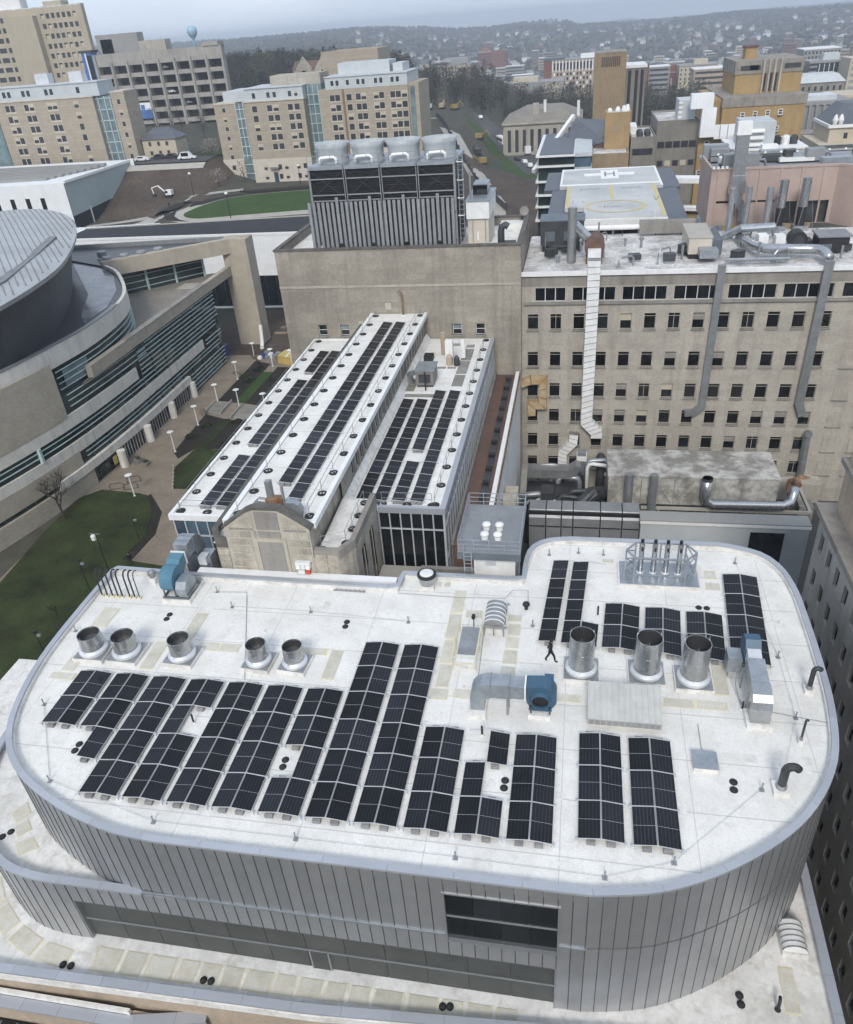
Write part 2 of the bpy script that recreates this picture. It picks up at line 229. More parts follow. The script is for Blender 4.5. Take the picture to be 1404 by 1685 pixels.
# ---------------------------------------------------------------- mesh helpers
class MB:
    """collects faces; build() links them as one mesh object"""
    def __init__(s): s.v = []; s.f = []; s.m = []; s.cur = 0
    def mi(s, i): s.cur = i; return s
    def add(s, vs, fs):
        b = len(s.v); s.v += [tuple(p) for p in vs]; s.f += [tuple(b + i for i in f) for f in fs]; s.m += [s.cur] * len(fs); return s
    def box(s, x0, x1, y0, y1, z0, z1):
        return s.add([(x0, y0, z0), (x1, y0, z0), (x1, y1, z0), (x0, y1, z0), (x0, y0, z1), (x1, y0, z1), (x1, y1, z1), (x0, y1, z1)],
                     [(0, 3, 2, 1), (4, 5, 6, 7), (0, 1, 5, 4), (1, 2, 6, 5), (2, 3, 7, 6), (3, 0, 4, 7)])
    def prism(s, pts, z0, z1, top=True, bot=True):
        n = len(pts); z1f = z1 if callable(z1) else (lambda p: z1)
        vs = [(p[0], p[1], z0) for p in pts] + [(p[0], p[1], z1f(p)) for p in pts]
        fs = [(i, (i + 1) % n, n + (i + 1) % n, n + i) for i in range(n)]
        if top: fs.append(tuple(range(n, 2 * n)))
        if bot: fs.append(tuple(range(n - 1, -1, -1)))
        return s.add(vs, fs)
    def extr(s, prof, axis, a, b):
        """2D profile extruded along x ('x': prof=(y,z)) or y ('y': prof=(x,z))"""
        n = len(prof); g = (lambda p, t: (t, p[0], p[1])) if axis == 'x' else (lambda p, t: (p[0], t, p[1]))
        return s.add([g(p, a) for p in prof] + [g(p, b) for p in prof], [(i, (i + 1) % n, n + (i + 1) % n, n + i) for i in range(n)] + [tuple(range(n)), tuple(range(2 * n - 1, n - 1, -1))])
    def quad(s, a, b, c, d): return s.add([a, b, c, d], [(0, 1, 2, 3)])
    def lathe(s, prof, cx=0, cy=0, n=16, cap=(True, True)):
        vs = []; fs = []
        for r, z in prof: vs += [(cx + r * math.cos(2 * math.pi * i / n), cy + r * math.sin(2 * math.pi * i / n), z) for i in range(n)]
        for k in range(len(prof) - 1):
            for i in range(n):
                j = (i + 1) % n; fs.append((k * n + i, k * n + j, (k + 1) * n + j, (k + 1) * n + i))
        if cap[0]: fs.append(tuple(range(n - 1, -1, -1)))
        if cap[1]: fs.append(tuple((len(prof) - 1) * n + i for i in range(n)))
        return s.add(vs, fs)
    def cyl(s, cx, cy, z0, z1, r, n=12, r2=None): return s.lathe([(r, z0), (r2 if r2 is not None else r, z1)], cx, cy, n)
    def tube(s, path, r, n=8, cap=True):
        path = [Vector(p) for p in path]; vs = []; fs = []; L = len(path)
        rs = r if isinstance(r, (list, tuple)) else [r] * L
        up = None
        for k, p in enumerate(path):
            d = (path[min(k + 1, L - 1)] - path[max(k - 1, 0)]).normalized()
            if up is None: up = Vector((0, 0, 1)) if abs(d.z) < 0.9 else Vector((1, 0, 0))
            a = d.cross(up).normalized(); b = a.cross(d).normalized(); up = b
            for i in range(n):
                t = 2 * math.pi * (i + .5) / n; q = p + a * (math.cos(t) * rs[k]) + b * (math.sin(t) * rs[k]); vs.append(q[:])
        for k in range(L - 1):
            for i in range(n):
                j = (i + 1) % n; fs.append((k * n + i, k * n + j, (k + 1) * n + j, (k + 1) * n + i))
        if cap: fs += [tuple(range(n - 1, -1, -1)), tuple((L - 1) * n + i for i in range(n))]
        return s.add(vs, fs)
    def beam(s, a, b, w, h=None):
        """square bar from a to b"""
        a = Vector(a); b = Vector(b); d = (b - a).normalized(); h = h or w
        u = Vector((0, 0, 1)) if abs(d.z) < 0.95 else Vector((0, 1, 0))
        x = d.cross(u).normalized() * (w / 2); y = x.normalized().cross(d) * (h / 2)
        vs = [(p + sx * x + sy * y)[:] for p in (a, b) for sx, sy in ((-1, -1), (1, -1), (1, 1), (-1, 1))]
        return s.add(vs, [(0, 1, 5, 4), (1, 2, 6, 5), (2, 3, 7, 6), (3, 0, 4, 7), (3, 2, 1, 0), (4, 5, 6, 7)])
    def sheet(s, pts, z=None):
        return s.add([(p[0], p[1], p[2] if z is None else z) for p in pts], [tuple(range(len(pts)))])
    def mesh(s, name, mats, smooth=False):
        me = bpy.data.meshes.new(name); me.from_pydata(s.v, [], s.f)
        for m in (mats if isinstance(mats, (list, tuple)) else [mats]): me.materials.append(MATS[m])
        if any(s.m): me.polygons.foreach_set('material_index', s.m)
        if smooth: me.polygons.foreach_set('use_smooth', [True] * len(s.f))
        me.update(); return me
    def build(s, name, mats, parent=None, w=True, smooth=False, loc=None, fix=True):
        if parent is not None and w:
            o = wloc(parent); s.v = [(a - o[0], b - o[1], c - o[2]) for a, b, c in s.v]
        me = s.mesh(name, mats, smooth)
        if fix: fixn(me)
        ob = bpy.data.objects.new(name, me); COL.objects.link(ob)
        if parent is not None: ob.parent = parent
        if loc is not None: ob.location = loc
        return ob
import bmesh
def fixn(me):
    bm = bmesh.new(); bm.from_mesh(me); bmesh.ops.recalc_face_normals(bm, faces=bm.faces); bm.to_mesh(me); bm.free()
def wloc(o):
    v = Vector((0, 0, 0))
    while o is not None: v = v + o.location; o = o.parent
    return v
def thing(name, label, cat, loc=(0, 0, 0), rz=0, group=None):
    o = bpy.data.objects.new(name, None); COL.objects.link(o); o.location = loc; o.rotation_euler = (0, 0, rz)
    o.empty_display_size = 0.3; return tag(o, label, cat, group)
def tag(o, label, cat, group=None):
    o['label'] = label; o['category'] = cat
    if group: o['group'] = group
    return o
def struct(o): o['kind'] = 'structure'; return o
def stuff(o): o['kind'] = 'stuff'; return o
def inst(name, me, parent, loc, rz=0, rot=None, sc=None):
    o = bpy.data.objects.new(name, me); COL.objects.link(o); o.parent = parent; o.location = loc
    o.rotation_euler = rot if rot else (0, 0, rz)
    if sc: o.scale = sc
    return o
def finst(name, mb, mats, smooth=False):
    me = mb.mesh(name, mats, smooth); fixn(me); return me
def copy_tree(o, loc, rz=None, label=None, group=None, parent=None):
    c = o.copy(); COL.objects.link(c); c.parent = parent
    if parent is None:
        c.location = loc
        if rz is not None: c.rotation_euler = (0, 0, rz)
        if label: c['label'] = label
        if group: c['group'] = group
    for ch in list(o.children): copy_tree(ch, None, parent=c)
    return c
class Face:
    """a wall plane: origin o, unit u along the wall, outward normal n; pts (u,z,depth)"""
    def __init__(s, o, u, n): s.o = Vector(o); s.u = Vector(u).normalized(); s.n = Vector(n).normalized()
    def p(s, u, z, d=0): q = s.o + s.u * u - s.n * d; return (q.x, q.y, s.o.z + z)
    def rz(s): return math.atan2(s.n.y, s.n.x) + math.pi / 2   # rotation that turns a mesh facing -Y to face n
def holed(mb, F, u0, u1, z0, z1, holes, dep=0.25):
    """wall plate with rectangular openings (u0,u1,z0,z1) and their reveals"""
    us = sorted({round(x, 3) for x in [u0, u1] + [h[0] for h in holes] + [h[1] for h in holes] if u0 - 1e-4 <= x <= u1 + 1e-4})
    zs = sorted({round(x, 3) for x in [z0, z1] + [h[2] for h in holes] + [h[3] for h in holes] if z0 - 1e-4 <= x <= z1 + 1e-4})
    def inh(u, z): return any(h[0] < u < h[1] and h[2] < z < h[3] for h in holes)
    for j in range(len(zs) - 1):
        zc = (zs[j] + zs[j + 1]) / 2; i = 0
        while i < len(us) - 1:
            if inh((us[i] + us[i + 1]) / 2, zc): i += 1; continue
            k = i
            while k < len(us) - 1 and not inh((us[k] + us[k + 1]) / 2, zc): k += 1
            mb.quad(F.p(us[i], zs[j]), F.p(us[k], zs[j]), F.p(us[k], zs[j + 1]), F.p(us[i], zs[j + 1])); i = k
    for a, b, c, d in holes:
        for (p, q) in (((a, c), (b, c)), ((b, c), (b, d)), ((b, d), (a, d)), ((a, d), (a, c))):
            mb.quad(F.p(*p), F.p(*q), F.p(q[0], q[1], dep), F.p(p[0], p[1], dep))
    return mb
def win_mesh(name, w, h, fr='frame_alu', gl='black_glass', bars=((), ()), t=0.07, sill=None, blind=None):
    """window facing -Y, centred: frame, bars, pane, optional sill / half blind"""
    m = MB(); x, z = w / 2, h / 2
    m.box(-x, x, -0.03, 0.05, z - t, z).box(-x, x, -0.03, 0.05, -z, -z + t).box(-x, -x + t, -0.03, 0.05, -z + t, z - t).box(x - t, x, -0.03, 0.05, -z + t, z - t)
    for u in bars[0]: m.box(u - t / 2, u + t / 2, -0.03, 0.05, -z + t, z - t)
    for v in bars[1]: m.box(-x + t, x - t, -0.025, 0.045, v - t / 2, v + t / 2)
    m.mi(1).box(-x + t, x - t, 0.0, 0.03, -z + t, z - t)
    mats = [fr, gl]
    if sill: m.mi(2).box(-x - .08, x + .08, -0.42, -0.04, -z - 0.14, -z); mats.append(sill)
    if blind: m.mi(len(mats)).box(-x + t, x - t, -0.012, -0.004, 0.05, z - t); mats.append(blind)
    return finst(name, m, mats)
WPC = {}
def win_thing(root, loc, rz, w, h, fr, gl, bars=((), ()), t=.06, sill=None, blind=None, zs=1):
    """window part with its pane, sill and blind as sub-parts"""
    k = (w, h, fr, gl, bars, sill, blind)
    if k not in WPC:
        x, z = w / 2, h / 2; m = MB().box(-x, x, -.03, .05, z - t, z).box(-x, x, -.03, .05, -z, -z + t).box(-x, -x + t, -.03, .05, -z + t, z - t).box(x - t, x, -.03, .05, -z + t, z - t)
        for u in bars[0]: m.box(u - t / 2, u + t / 2, -.03, .05, -z + t, z - t)
        for v in bars[1]: m.box(-x + t, x - t, -.025, .045, v - t / 2, v + t / 2)
        WPC[k] = [finst('window', m, fr), finst('glass_pane', MB().box(-x + t, x - t, 0, .03, -z + t, z - t), gl), finst('sill', MB().box(-x - .08, x + .08, -.42, -.04, -z - .14, -z), sill) if sill else None, finst('blind', MB().box(-x + t, x - t, -.012, -.004, .05, z - t), blind) if blind else None]
    M4 = WPC[k]; o = inst('window', M4[0], root, loc, rz, sc=(1, 1, zs))
    for n, q in zip(('glass_pane', 'sill', 'blind'), M4[1:]):
        if q: inst(n, q, o, (0, 0, 0))
    return o
def rect_ring(mb, x0, x1, y0, y1, z0, z1, t):
    return mb.box(x0, x1, y0, y0 + t, z0, z1).box(x0, x1, y1 - t, y1, z0, z1).box(x0, x0 + t, y0 + t, y1 - t, z0, z1).box(x1 - t, x1, y0 + t, y1 - t, z0, z1)
def catmull(P, n=8, closed=False):
    out = []; L = len(P)
    for i in range(L if closed else L - 1):
        g = (lambda k: P[k % L]) if closed else (lambda k: P[max(0, min(L - 1, k))])
        a, b, c, d = g(i - 1), g(i), g(i + 1), g(i + 2)
        for t in range(n):
            t /= n; out.append(tuple(0.5 * (2 * b[k] + (c[k] - a[k]) * t + (2 * a[k] - 5 * b[k] + 4 * c[k] - d[k]) * t * t + (3 * b[k] - a[k] - 3 * c[k] + d[k]) * t ** 3) for k in range(2)))
    if not closed: out.append(tuple(P[-1]))
    return out
def resample(P, step):
    """equal steps along an open polyline"""
    ds = [0]
    for i in range(1, len(P)): ds.append(ds[-1] + math.dist(P[i - 1], P[i]))
    n = max(1, round(ds[-1] / step)); out = []; k = 0
    for i in range(n + 1):
        t = ds[-1] * i / n
        while k < len(P) - 2 and ds[k + 1] < t: k += 1
        f = (t - ds[k]) / max(1e-9, ds[k + 1] - ds[k]); out.append(tuple(P[k][j] + (P[k + 1][j] - P[k][j]) * f for j in range(2)))
    return out
def offset(P, d, closed=True):
    """shift a polyline to its left by d"""
    out = []; L = len(P)
    for i in range(L):
        a = P[(i - 1) % L] if closed or i > 0 else P[i]; b = P[(i + 1) % L] if closed or i < L - 1 else P[i]
        tx, ty = b[0] - a[0], b[1] - a[1]; l = math.hypot(tx, ty) or 1
        out.append((P[i][0] - ty / l * d, P[i][1] + tx / l * d))
    return out
def strip_coping(parent, P, wid, z0, z1, step=2.4, mats='coping', name='coping_panel', closed=False):
    """coping sheet pieces along P, each its own part, wid inwards (left of P)"""
    Q = resample(P + ([P[0]] if closed else []), step / 4)
    I = offset(Q, wid, False); I2 = offset(Q, -0.04, False)
    for k in range(0, len(Q) - 1, 4):
        e = min(k + 4, len(Q) - 1); m = MB(); n = e - k + 1
        A = [I2[i] for i in range(k, e + 1)]; B = [I[i] for i in range(k, e + 1)]
        g = 0.012; 
        def pull(L, s):
            d = math.dist(L[0], L[1]) or 1; L = list(L)
            L[0] = (L[0][0] + (L[1][0] - L[0][0]) * g / d, L[0][1] + (L[1][1] - L[0][1]) * g / d); return L
        A = pull(A, 1); B = pull(B, 1)
        m.prism(A + B[::-1], z0, z1)
        m.build(name, mats, parent)
# ---------------------------------------------------------------- terrain
def ss(a, b, x):
    t = max(0.0, min(1.0, (x - a) / (b - a))); return t * t * (3 - 2 * t)
def hnoise(x, y):
    return math.sin(x * .0041 + 1.3) * math.cos(y * .0033 + .4) + .6 * math.sin(x * .0093 + y * .0057) + .35 * math.sin(x * .021 - y * .017 + 2)
def T(x, y):
    z = 12 * ss(165, 172, y) * (1 - ss(-66, -34, x))
    z += (7.5 * ss(236, 256, y) - 3 * ss(300, 370, y)) * (1 - ss(-117, -109, x))
    z -= 4.5 * ss(-117, -125, x) * ss(178, 186, y) * (1 - ss(226, 240, y))
    z += 17 * math.exp(-((x + 230) / 170) ** 2 - ((y - 600) / 170) ** 2) 
    z -= 36 * ss(480, 1150, y) * ss(-350, 50, x + y * .12)
    z += ss(700, 1500, y) * 3.0 * hnoise(x * 1.5, y * 1.5)
    z += ss(1500, 3100, y) * (34 + 7 * hnoise(x * .8, y * .5) + 10 * ss(200, 2200, x) - 6 * ss(0, -1500, x))
    z -= ss(3300, 5000, y) * 30
    return z
xs = sorted(set([-4000, -3200, -2600, -2100, -1700, -1400, -1150, -950, -800, -680, -580, -500, -440] + list(range(-400, 404, 8)) + [440, 500, 580, 680, 800, 950, 1150, 1400, 1700, 2100, 2600, 3200, 4000]))
ys = sorted(set([-300, -150, -60] + list(range(-30, 160, 15)) + list(range(160, 400, 6)) + list(range(400, 800, 14)) + list(range(800, 1600, 32)) + list(range(1600, 3500, 60)) + [3600, 3800, 4200, 4800, 5500, 6500]))
m = MB(); nx = len(xs)
m.v = [(x, y, T(x, y) - 0.02) for y in ys for x in xs]
m.f = [(j * nx + i, j * nx + i + 1, (j + 1) * nx + i + 1, (j + 1) * nx + i) for j in range(len(ys) - 1) for i in range(nx - 1)]; m.m = [0] * len(m.f)
struct(m.build('ground', 'ground', smooth=True, fix=False))
def patch(name, pts, mt, z=0.02, kind=True):
    o = MB().prism(pts, z - 0.3, z).build(name, mt); return struct(o) if kind else o
def tsheet(name, pts, mt, lift=0.05, n=6):
    """sheet following the terrain between two edge polylines given as a quad strip: pts=[(left,right),...]"""
    m = MB(); vs = []
    for (a, b) in pts:
        for k in range(n + 1):
            x = a[0] + (b[0] - a[0]) * k / n; y = a[1] + (b[1] - a[1]) * k / n; vs.append((x, y, T(x, y) + lift))
    w = n + 1
    m.add(vs, [(j * w + k, j * w + k + 1, (j + 1) * w + k + 1, (j + 1) * w + k) for j in range(len(pts) - 1) for k in range(n)])
    return struct(m.build(name, mt, smooth=True))
# promenade, lawn and beds beside the arena
patch('promenade', [(-66, 40), (-30, 40), (-30, 160), (-67, 160)], 'pavement', 0.0)
patch('lawn', [(-63, 30), (-33, 30), (-33, 62), (-47, 66.5), (-52.9, 67.3), (-52.6, 72.8), (-54.0, 77.2), (-57.0, 81.9), (-58.6, 82.4), (-64.6, 83.0), (-66.9, 80.4), (-66.6, 72), (-65.4, 60)], 'lawn', 0.10)
patch('planting_bed', [(-59.2, 94.4), (-57.6, 92.5), (-56.2, 96), (-56, 106), (-59.8, 107.5)], 'mulch', 0.06)
patch('planting_bed', [(-59.9, 113.0), (-56.6, 112.2), (-56.4, 129.5), (-60.0, 131.0)], 'mulch', 0.06)
patch('planting_bed', [(-54.6, 95.5), (-44, 97), (-44, 104), (-54.6, 105.6)], 'mulch', 0.06)
patch('planting_bed', [(-54.5, 112), (-44, 109), (-44, 127), (-54.5, 128)], 'mulch', 0.06)
patch('lawn', [(-56.8, 89.4), (-54.4, 84.0), (-33, 84), (-33, 95.5), (-54.5, 95.4), (-54.6, 105.9), (-56.0, 105.9), (-56.2, 96)], 'lawn', 0.10)
patch('grass_strip', [(-56.6, 112.3), (-54.5, 112), (-54.5, 125.5), (-56.4, 125.5)], 'lawn_green', 0.10)
patch('planting_bed', [(-52.9, 67.3), (-51.7, 67.0), (-51.4, 73), (-53.0, 78), (-56.8, 82.4), (-57.0, 81.9), (-54.0, 77.2), (-52.6, 72.8)], 'mulch', 0.05)
# outdoor stairs between the beds
def stairs(x0, x1, y0, y1, label):
    t = thing('stair_flight', label, 'stairs', ((x0 + x1) / 2, (y0 + y1) / 2, 0), 0, 'stair flights between the planting beds')
    n = 9
    for i in range(n):
        MB().box(x0, x1, y0 + (y1 - y0) * i / n, y0 + (y1 - y0) * (i + .82) / n, 0, 0.10 + 0.035 * i).build('step', 'stone_grey', t)
    for x in (x0 - .2, x1 + .05): MB().box(x, x + .15, y0 - .3, y1 + .3, 0, 0.6).build('side_wall', 'pale_pave', t)
stairs(-59.8, -57.2, 107.6, 112.0, 'outdoor stair flight beside the promenade lamp posts')
stairs(-54.5, -51.4, 106.0, 110.6, 'outdoor stair flight nearer the white solar roof')
# ---------------------------------------------------------------- laboratory building in front
LAB = thing('laboratory_building', 'white-roofed round-cornered building with grey seam metal walls', 'building', (-9, 30, 0))
cR = catmull([(1.4, 19.5), (4.6, 20.15), (8, 21.9), (11.05, 24.5), (13.05, 27.8), (13.85, 31.5), (14.1, 36), (14.15, 41)], 8)
cTR = catmull([(14.15, 41), (13.75, 43.6), (12.6, 45.4), (10.3, 46.3)], 6)
cTL = catmull([(0, 46.3), (-1.7, 45.9), (-2.75, 44.8), (-3.05, 43)], 6)
cL = catmull([(-32.4, 36), (-32.2, 31), (-31.3, 26.8), (-29.9, 24.1), (-27.7, 22.15), (-24.4, 20.6), (-21.4, 19.75), (-18.915, 19.5)], 8)
back = [(-3.05, 41.3), (-11.3, 41.3), (-11.3, 39.75), (-14.7, 39.75), (-25.9, 39.95), (-32.4, 40.2)]
OUT = cL + cR + cTR + cTL + back
INN = offset(OUT, 0.3)
MB().prism(INN, 14.9, 19.8).build('wall_core', 'zinc_seam', LAB)
MB().prism(offset(OUT, 0.02), 19.72, 20.0).build('roof_deck', 'membrane', LAB)
def ring(P, d0, d1, z0, z1):
    A = offset(P, d0); B = offset(P, d1); n = len(P); m = MB()
    vs = [(*p, z0) for p in A] + [(*p, z1) for p in A] + [(*p, z1) for p in B] + [(*p, z0) for p in B]; fs = []
    for i in range(n):
        j = (i + 1) % n
        for k in range(4): fs.append((k * n + i, k * n + j, ((k + 1) % 4) * n + j, ((k + 1) % 4) * n + i))
    return m.add(vs, fs)
ring(OUT, 0.04, 0.36, 20.0, 20.26).build('parapet', 'membrane2', LAB)
strip_coping(LAB, OUT, 0.29, 20.26, 20.40, 3.0, closed=True)
# rounded lower volume on the left, terrace roofs
cM = catmull([(-35.3, 38), (-35.2, 30), (-34.6, 26.2), (-33.2, 23.2), (-31.4, 21.3), (-29.8, 20.25), (-28.4, 19.72), (-26.6, 19.5), (-25.3, 19.5)], 8)
LOW = cM + cR + [(14.1, 40), (-35.3, 40)]
LIN = offset(LOW, 0.3)
MB().prism(LIN, 8.0, 14.88).build('wall_core', 'zinc_seam', LAB)
MB().prism(offset(cM, 0.05, False) + [(-19.0, 19.9), (-20, 24), (-31, 39.9)], 14.9, 15.15).build('terrace_deck', 'membrane2', LAB)
strip_coping(LAB, cM + [(-24.0, 19.5), (-20.8, 19.5)], 0.36, 15.5, 15.66, 2.4)
TER = [(-44, 16.9), (-29, 16.95), (-12, 17.35), (-2, 18.0), (6, 18.55), (13.5, 19.1), (13.62, 30), (13.8, 40), (-44, 40)]
MB().prism(offset(TER, 0.02), 9.9, 10.4).build('terrace_deck', 'membrane2', LAB)
strip_coping(LAB, [p for p in TER[:6]], 0.42, 10.72, 10.84, 2.6)
strip_coping(LAB, [TER[5], TER[6]], 0.42, 10.72, 10.84, 1.8)
m = MB(); Pp = TER[:7]; A = offset(Pp, 0.05, False); B = offset(Pp, 0.38, False)
m.prism(A + B[::-1], 10.4, 10.72).build('parapet', 'membrane2', LAB)
MB().prism(offset([(-44, 17.1), (-29, 17.15), (-12, 17.6), (-2, 18.25), (6, 18.8), (13.4, 19.3), (13.4, 39), (-44, 39)], 0.05), 0, 10.38).build('stone_base', 'stone_warm', LAB)
MB().prism([(-44, 16.25), (-22.4, 16.35), (-18.0, 17.2), (-44, 17.1)], 0, 8.3).build('stone_ledge', 'stone_warm', LAB)
strip_coping(LAB, [(-44, 16.2), (-22.4, 16.3), (-18.0, 17.15)], 0.55, 8.3, 8.42, 2.2)
MB().prism([(-44, 16.78), (-22.2, 16.88), (-22.2, 17.06), (-44, 16.98)], 8.42, 8.75).build('gutter', 'membrane2', LAB)
# seam-metal facade panels
PW = 0.6325
pm = MB(); pm.box(0.008, PW - 0.03, 0.0, 0.25, 0, 1).mi(1).box(PW - 0.036, PW - 0.006, -0.022, 0.2, 0, 1)
PANEL = finst('facade_panel', pm, ['zinc', 'zinc_seam'])
LX, LY = -9, 30
def panel(a, b, z0, z1):
    inst('facade_panel', PANEL, LAB, (a[0] - LX, a[1] - LY, z0), math.atan2(b[1] - a[1], b[0] - a[0]), sc=(math.dist(a, b) / PW, 1, z1 - z0))
k = 0; x = 0.06 - 30 * PW
while x < 1.3:
    a, b = (x, 19.5), (x + PW, 19.5)
    if -5.1 < x < -0.1: panel(a, b, 19.2, 20.2); panel(a, b, 14.05, 15.3)
    elif x < 0:
        panel(a, b, 15.92, 20.2); panel(a, b, 14.05, 15.78)
    else: panel(a, b, 16.2, 20.2); panel(a, b, 10.45, 16.05)
    x += PW
x = -25.24
while x < -19.0:
    panel((x, 19.5), (x + PW, 19.5), 14.05, 15.46); x += PW * .9985
Q = resample(cR[1:] if False else [(1.325, 19.5)] + cR[1:], PW)
for a, b in zip(Q[:-1], Q[1:]): panel(a, b, 16.2, 20.2); panel(a, b, 10.45, 16.05)
Q = resample(cL[8:], PW)
for a, b in zip(Q[:-1], Q[1:]): panel(a, b, 15.2, 20.2)
Q = resample(cM[:-1] + [(-25.26, 19.5)], PW)
for a, b in zip(Q[:-1], Q[1:]): panel(a, b, 10.45, 15.46)
MB().box(-20.7, -5.1, 19.42, 19.5, 15.79, 15.91).build('trim_strip', 'galv', LAB)
MB().box(0.1, 1.4, 19.42, 19.5, 16.06, 16.19).build('trim_strip', 'galv', LAB)
# recessed glazed band, its door, the dark window above
bx = [-25.2 + 25.2 * i / 12 for i in range(13)]
GP = finst('glazing_panel', MB().box(0.015, 2.085, 0, 0.06, 0.015, 0.985), 'louvre_grey')
for i in range(12):
    inst('glazing_panel', GP, LAB, (bx[i] - LX, 19.74 - LY, 10.42), sc=(1, 1, 1.66)); inst('glazing_panel', GP, LAB, (bx[i] - LX, 19.74 - LY, 12.12), sc=(1, 1, 1.9))
MB().box(-25.2, 0.0, 19.68, 19.74, 12.06, 12.13).build('mullion', 'grey_metal', LAB)
d = MB().box(-12.42, -11.5, 19.66, 19.73, 10.45, 12.05).build('door', 'louvre_grey', LAB)
MB().box(-12.5, -12.42, 19.64, 19.735, 10.45, 12.05).box(-11.5, -11.42, 19.64, 19.735, 10.45, 12.05).build('door_frame', 'grey_metal', d)
MB().box(-25.3, -25.2, 19.5, 19.8, 10.42, 14.05).build('jamb', 'zinc', LAB); MB().box(0.0, 0.06, 19.46, 19.8, 10.42, 14.05).build('jamb', 'zinc', LAB)
MB().box(-25.2, 0.0, 19.49, 19.8, 14.0, 14.045).build('soffit', 'zinc_seam', LAB)
for i in range(4):
    for z0, z1 in ((15.35, 17.18), (17.24, 19.1)):
        MB().box(-5.0 + 1.265 * i + .012, -5.0 + 1.265 * (i + 1) - .012, 19.62, 19.68, z0, z1).build('window_pane', 'dark_glass', LAB)
MB().box(-5.06, 0.12, 19.57, 19.7, 17.17, 17.25).build('mullion', 'grey_metal', LAB)
rf = MB(); rf.box(-5.12, -5.0, 19.45, 19.75, 15.3, 19.2).box(0.06, 0.16, 19.44, 19.75, 15.3, 19.2).box(-5.0, 0.06, 19.45, 19.75, 19.1, 19.2).box(-5.0, 0.06, 19.45, 19.75, 15.28, 15.35).build('window_frame', 'zinc', LAB)
# roof furniture that is part of the building: walkway pads, drains, anchors
def pad(q, z=20.0):
    c = (sum(p[0] for p in q) / 4, sum(p[1] for p in q) / 4); m = MB()
    m.mi(1).prism(q, z, z + .012); m.mi(0).prism([(c[0] + (p[0] - c[0]) * .88, c[1] + (p[1] - c[1]) * .91) for p in q], z + .012, z + .035)
    m.build('walkway_pad', ['pad', 'pad_edge'], LAB)
def rp(x0, x1, y0, y1, z=20.0, sh=0): pad([(x0, y0), (x1, y0), (x1 + sh, y1), (x0 + sh, y1)], z)
for r in [(-30.9, -29.7, 34.1, 36.1), (-24.2, -23.3, 33.5, 36.2), (-22.7, -21.35, 32.7, 33.45), (-21.3, -19.9, 32.7, 33.45), (-30.5, -29.6, 30.1, 31.3), (-30.9, -29.2, 29.35, 29.9), (-25.6, -24.7, 30.7, 33.2), (-14.1, -13.3, 31, 33.6), (-17.2, -14.3, 33.0, 33.6),
          (-7.4, -6.6, 37.7, 40.0), (-7.4, -6.6, 35.25, 37.6), (-7.35, -6.55, 33.1, 35.15), (-7.3, -6.5, 31.1, 33.0), (-7.5, -6.45, 30.2, 31.0), (-6.4, -5.3, 37.3, 38.05), (-6.2, -4.9, 30.4, 31.1), (-4.6, -3.8, 30.75, 31.2),
          (-3.7, -2.8, 37.2, 37.85), (-3.6, -2.8, 35.9, 36.95), (-3.62, -2.8, 34.75, 35.75), (-3.66, -2.82, 33.4, 34.6), (-3.7, -2.84, 32.05, 33.2), (-3.72, -2.86, 31.4, 31.9), (-1.1, 0.9, 30.75, 31.35), (5.2, 6.9, 31.0, 31.65), (7.0, 8.6, 31.0, 31.65), (8.1, 8.85, 32.1, 34.6), (2.2, 3.0, 43.9, 44.3), (8.8, 9.5, 42.6, 43.5), (8.7, 9.6, 41.4, 42.2), (-9.0, -8.4, 40.3, 40.8), (-8.2, -7.8, 40.3, 40.8)]: rp(*r)
x = -24.6
while x < 12.5:
    w = rnd.choice([1.1, 1.3, 1.5, 1.6])
    rp(x, x + w, 17.85 + (x + 24) * .028, 19.15, 10.4); x += w + 0.16
    if x > -2: break
for i in range(7):
    a = math.radians(268 - i * 13); b = a - math.radians(11.5); cx, cy = -25.6, 27.6
    g = lambda t, r: (cx + r * 1.05 * math.cos(t), cy + r * math.sin(t))
    pad([g(a, 9.9), g(b, 9.9), g(b, 8.85), g(a, 8.85)], 10.4)
rp(11.05, 11.8, 20.8, 23.1, 10.4)
pad([(-29.7, 21.6), (-29.0, 20.9), (-28.1, 21.5), (-28.9, 22.1)], 15.15); pad([(-31.2, 23.3), (-30.5, 22.8), (-29.9, 23.5), (-30.7, 24.2)], 15.15); pad([(-30.4, 22.5), (-29.8, 21.9), (-29.2, 22.5), (-29.9, 23.1)], 15.15)
dm = MB(); dm.lathe([(0.20, 0), (0.20, 0.03), (0.15, 0.05), (0.14, 0.1), (0.08, 0.13), (0, 0.135)], n=12, cap=(True, False)); DRAIN = finst('roof_drain', dm, 'rubber', True)
for x, y in [(-25.97, 35.76), (-25.98, 35.31), (-26.01, 24.79), (-26.01, 24.34), (-14.22, 25.11), (-14.21, 24.65), (-2.75, 25.18), (-2.77, 24.73), (8.17, 26.4), (8.12, 25.94), (-13.85, 36.15), (-13.84, 35.7), (8.03, 39.57), (8.51, 39.55)]:
    inst('roof_drain', DRAIN, LAB, (x - LX, y - LY, 20.0))
for x, y in [(-26.12, 17.92), (-25.66, 17.92), (-18.09, 18.24), (-17.67, 18.25), (-5.44, 18.75), (-5.08, 18.8), (9.0, 21.35), (9.01, 20.93)]: inst('roof_drain', DRAIN, LAB, (x - LX, y - LY, 10.435))
for x, y in [(-30.4, 22.2), (-30.7, 21.85)]: inst('roof_drain', DRAIN, LAB, (x - LX, y - LY, 15.15))
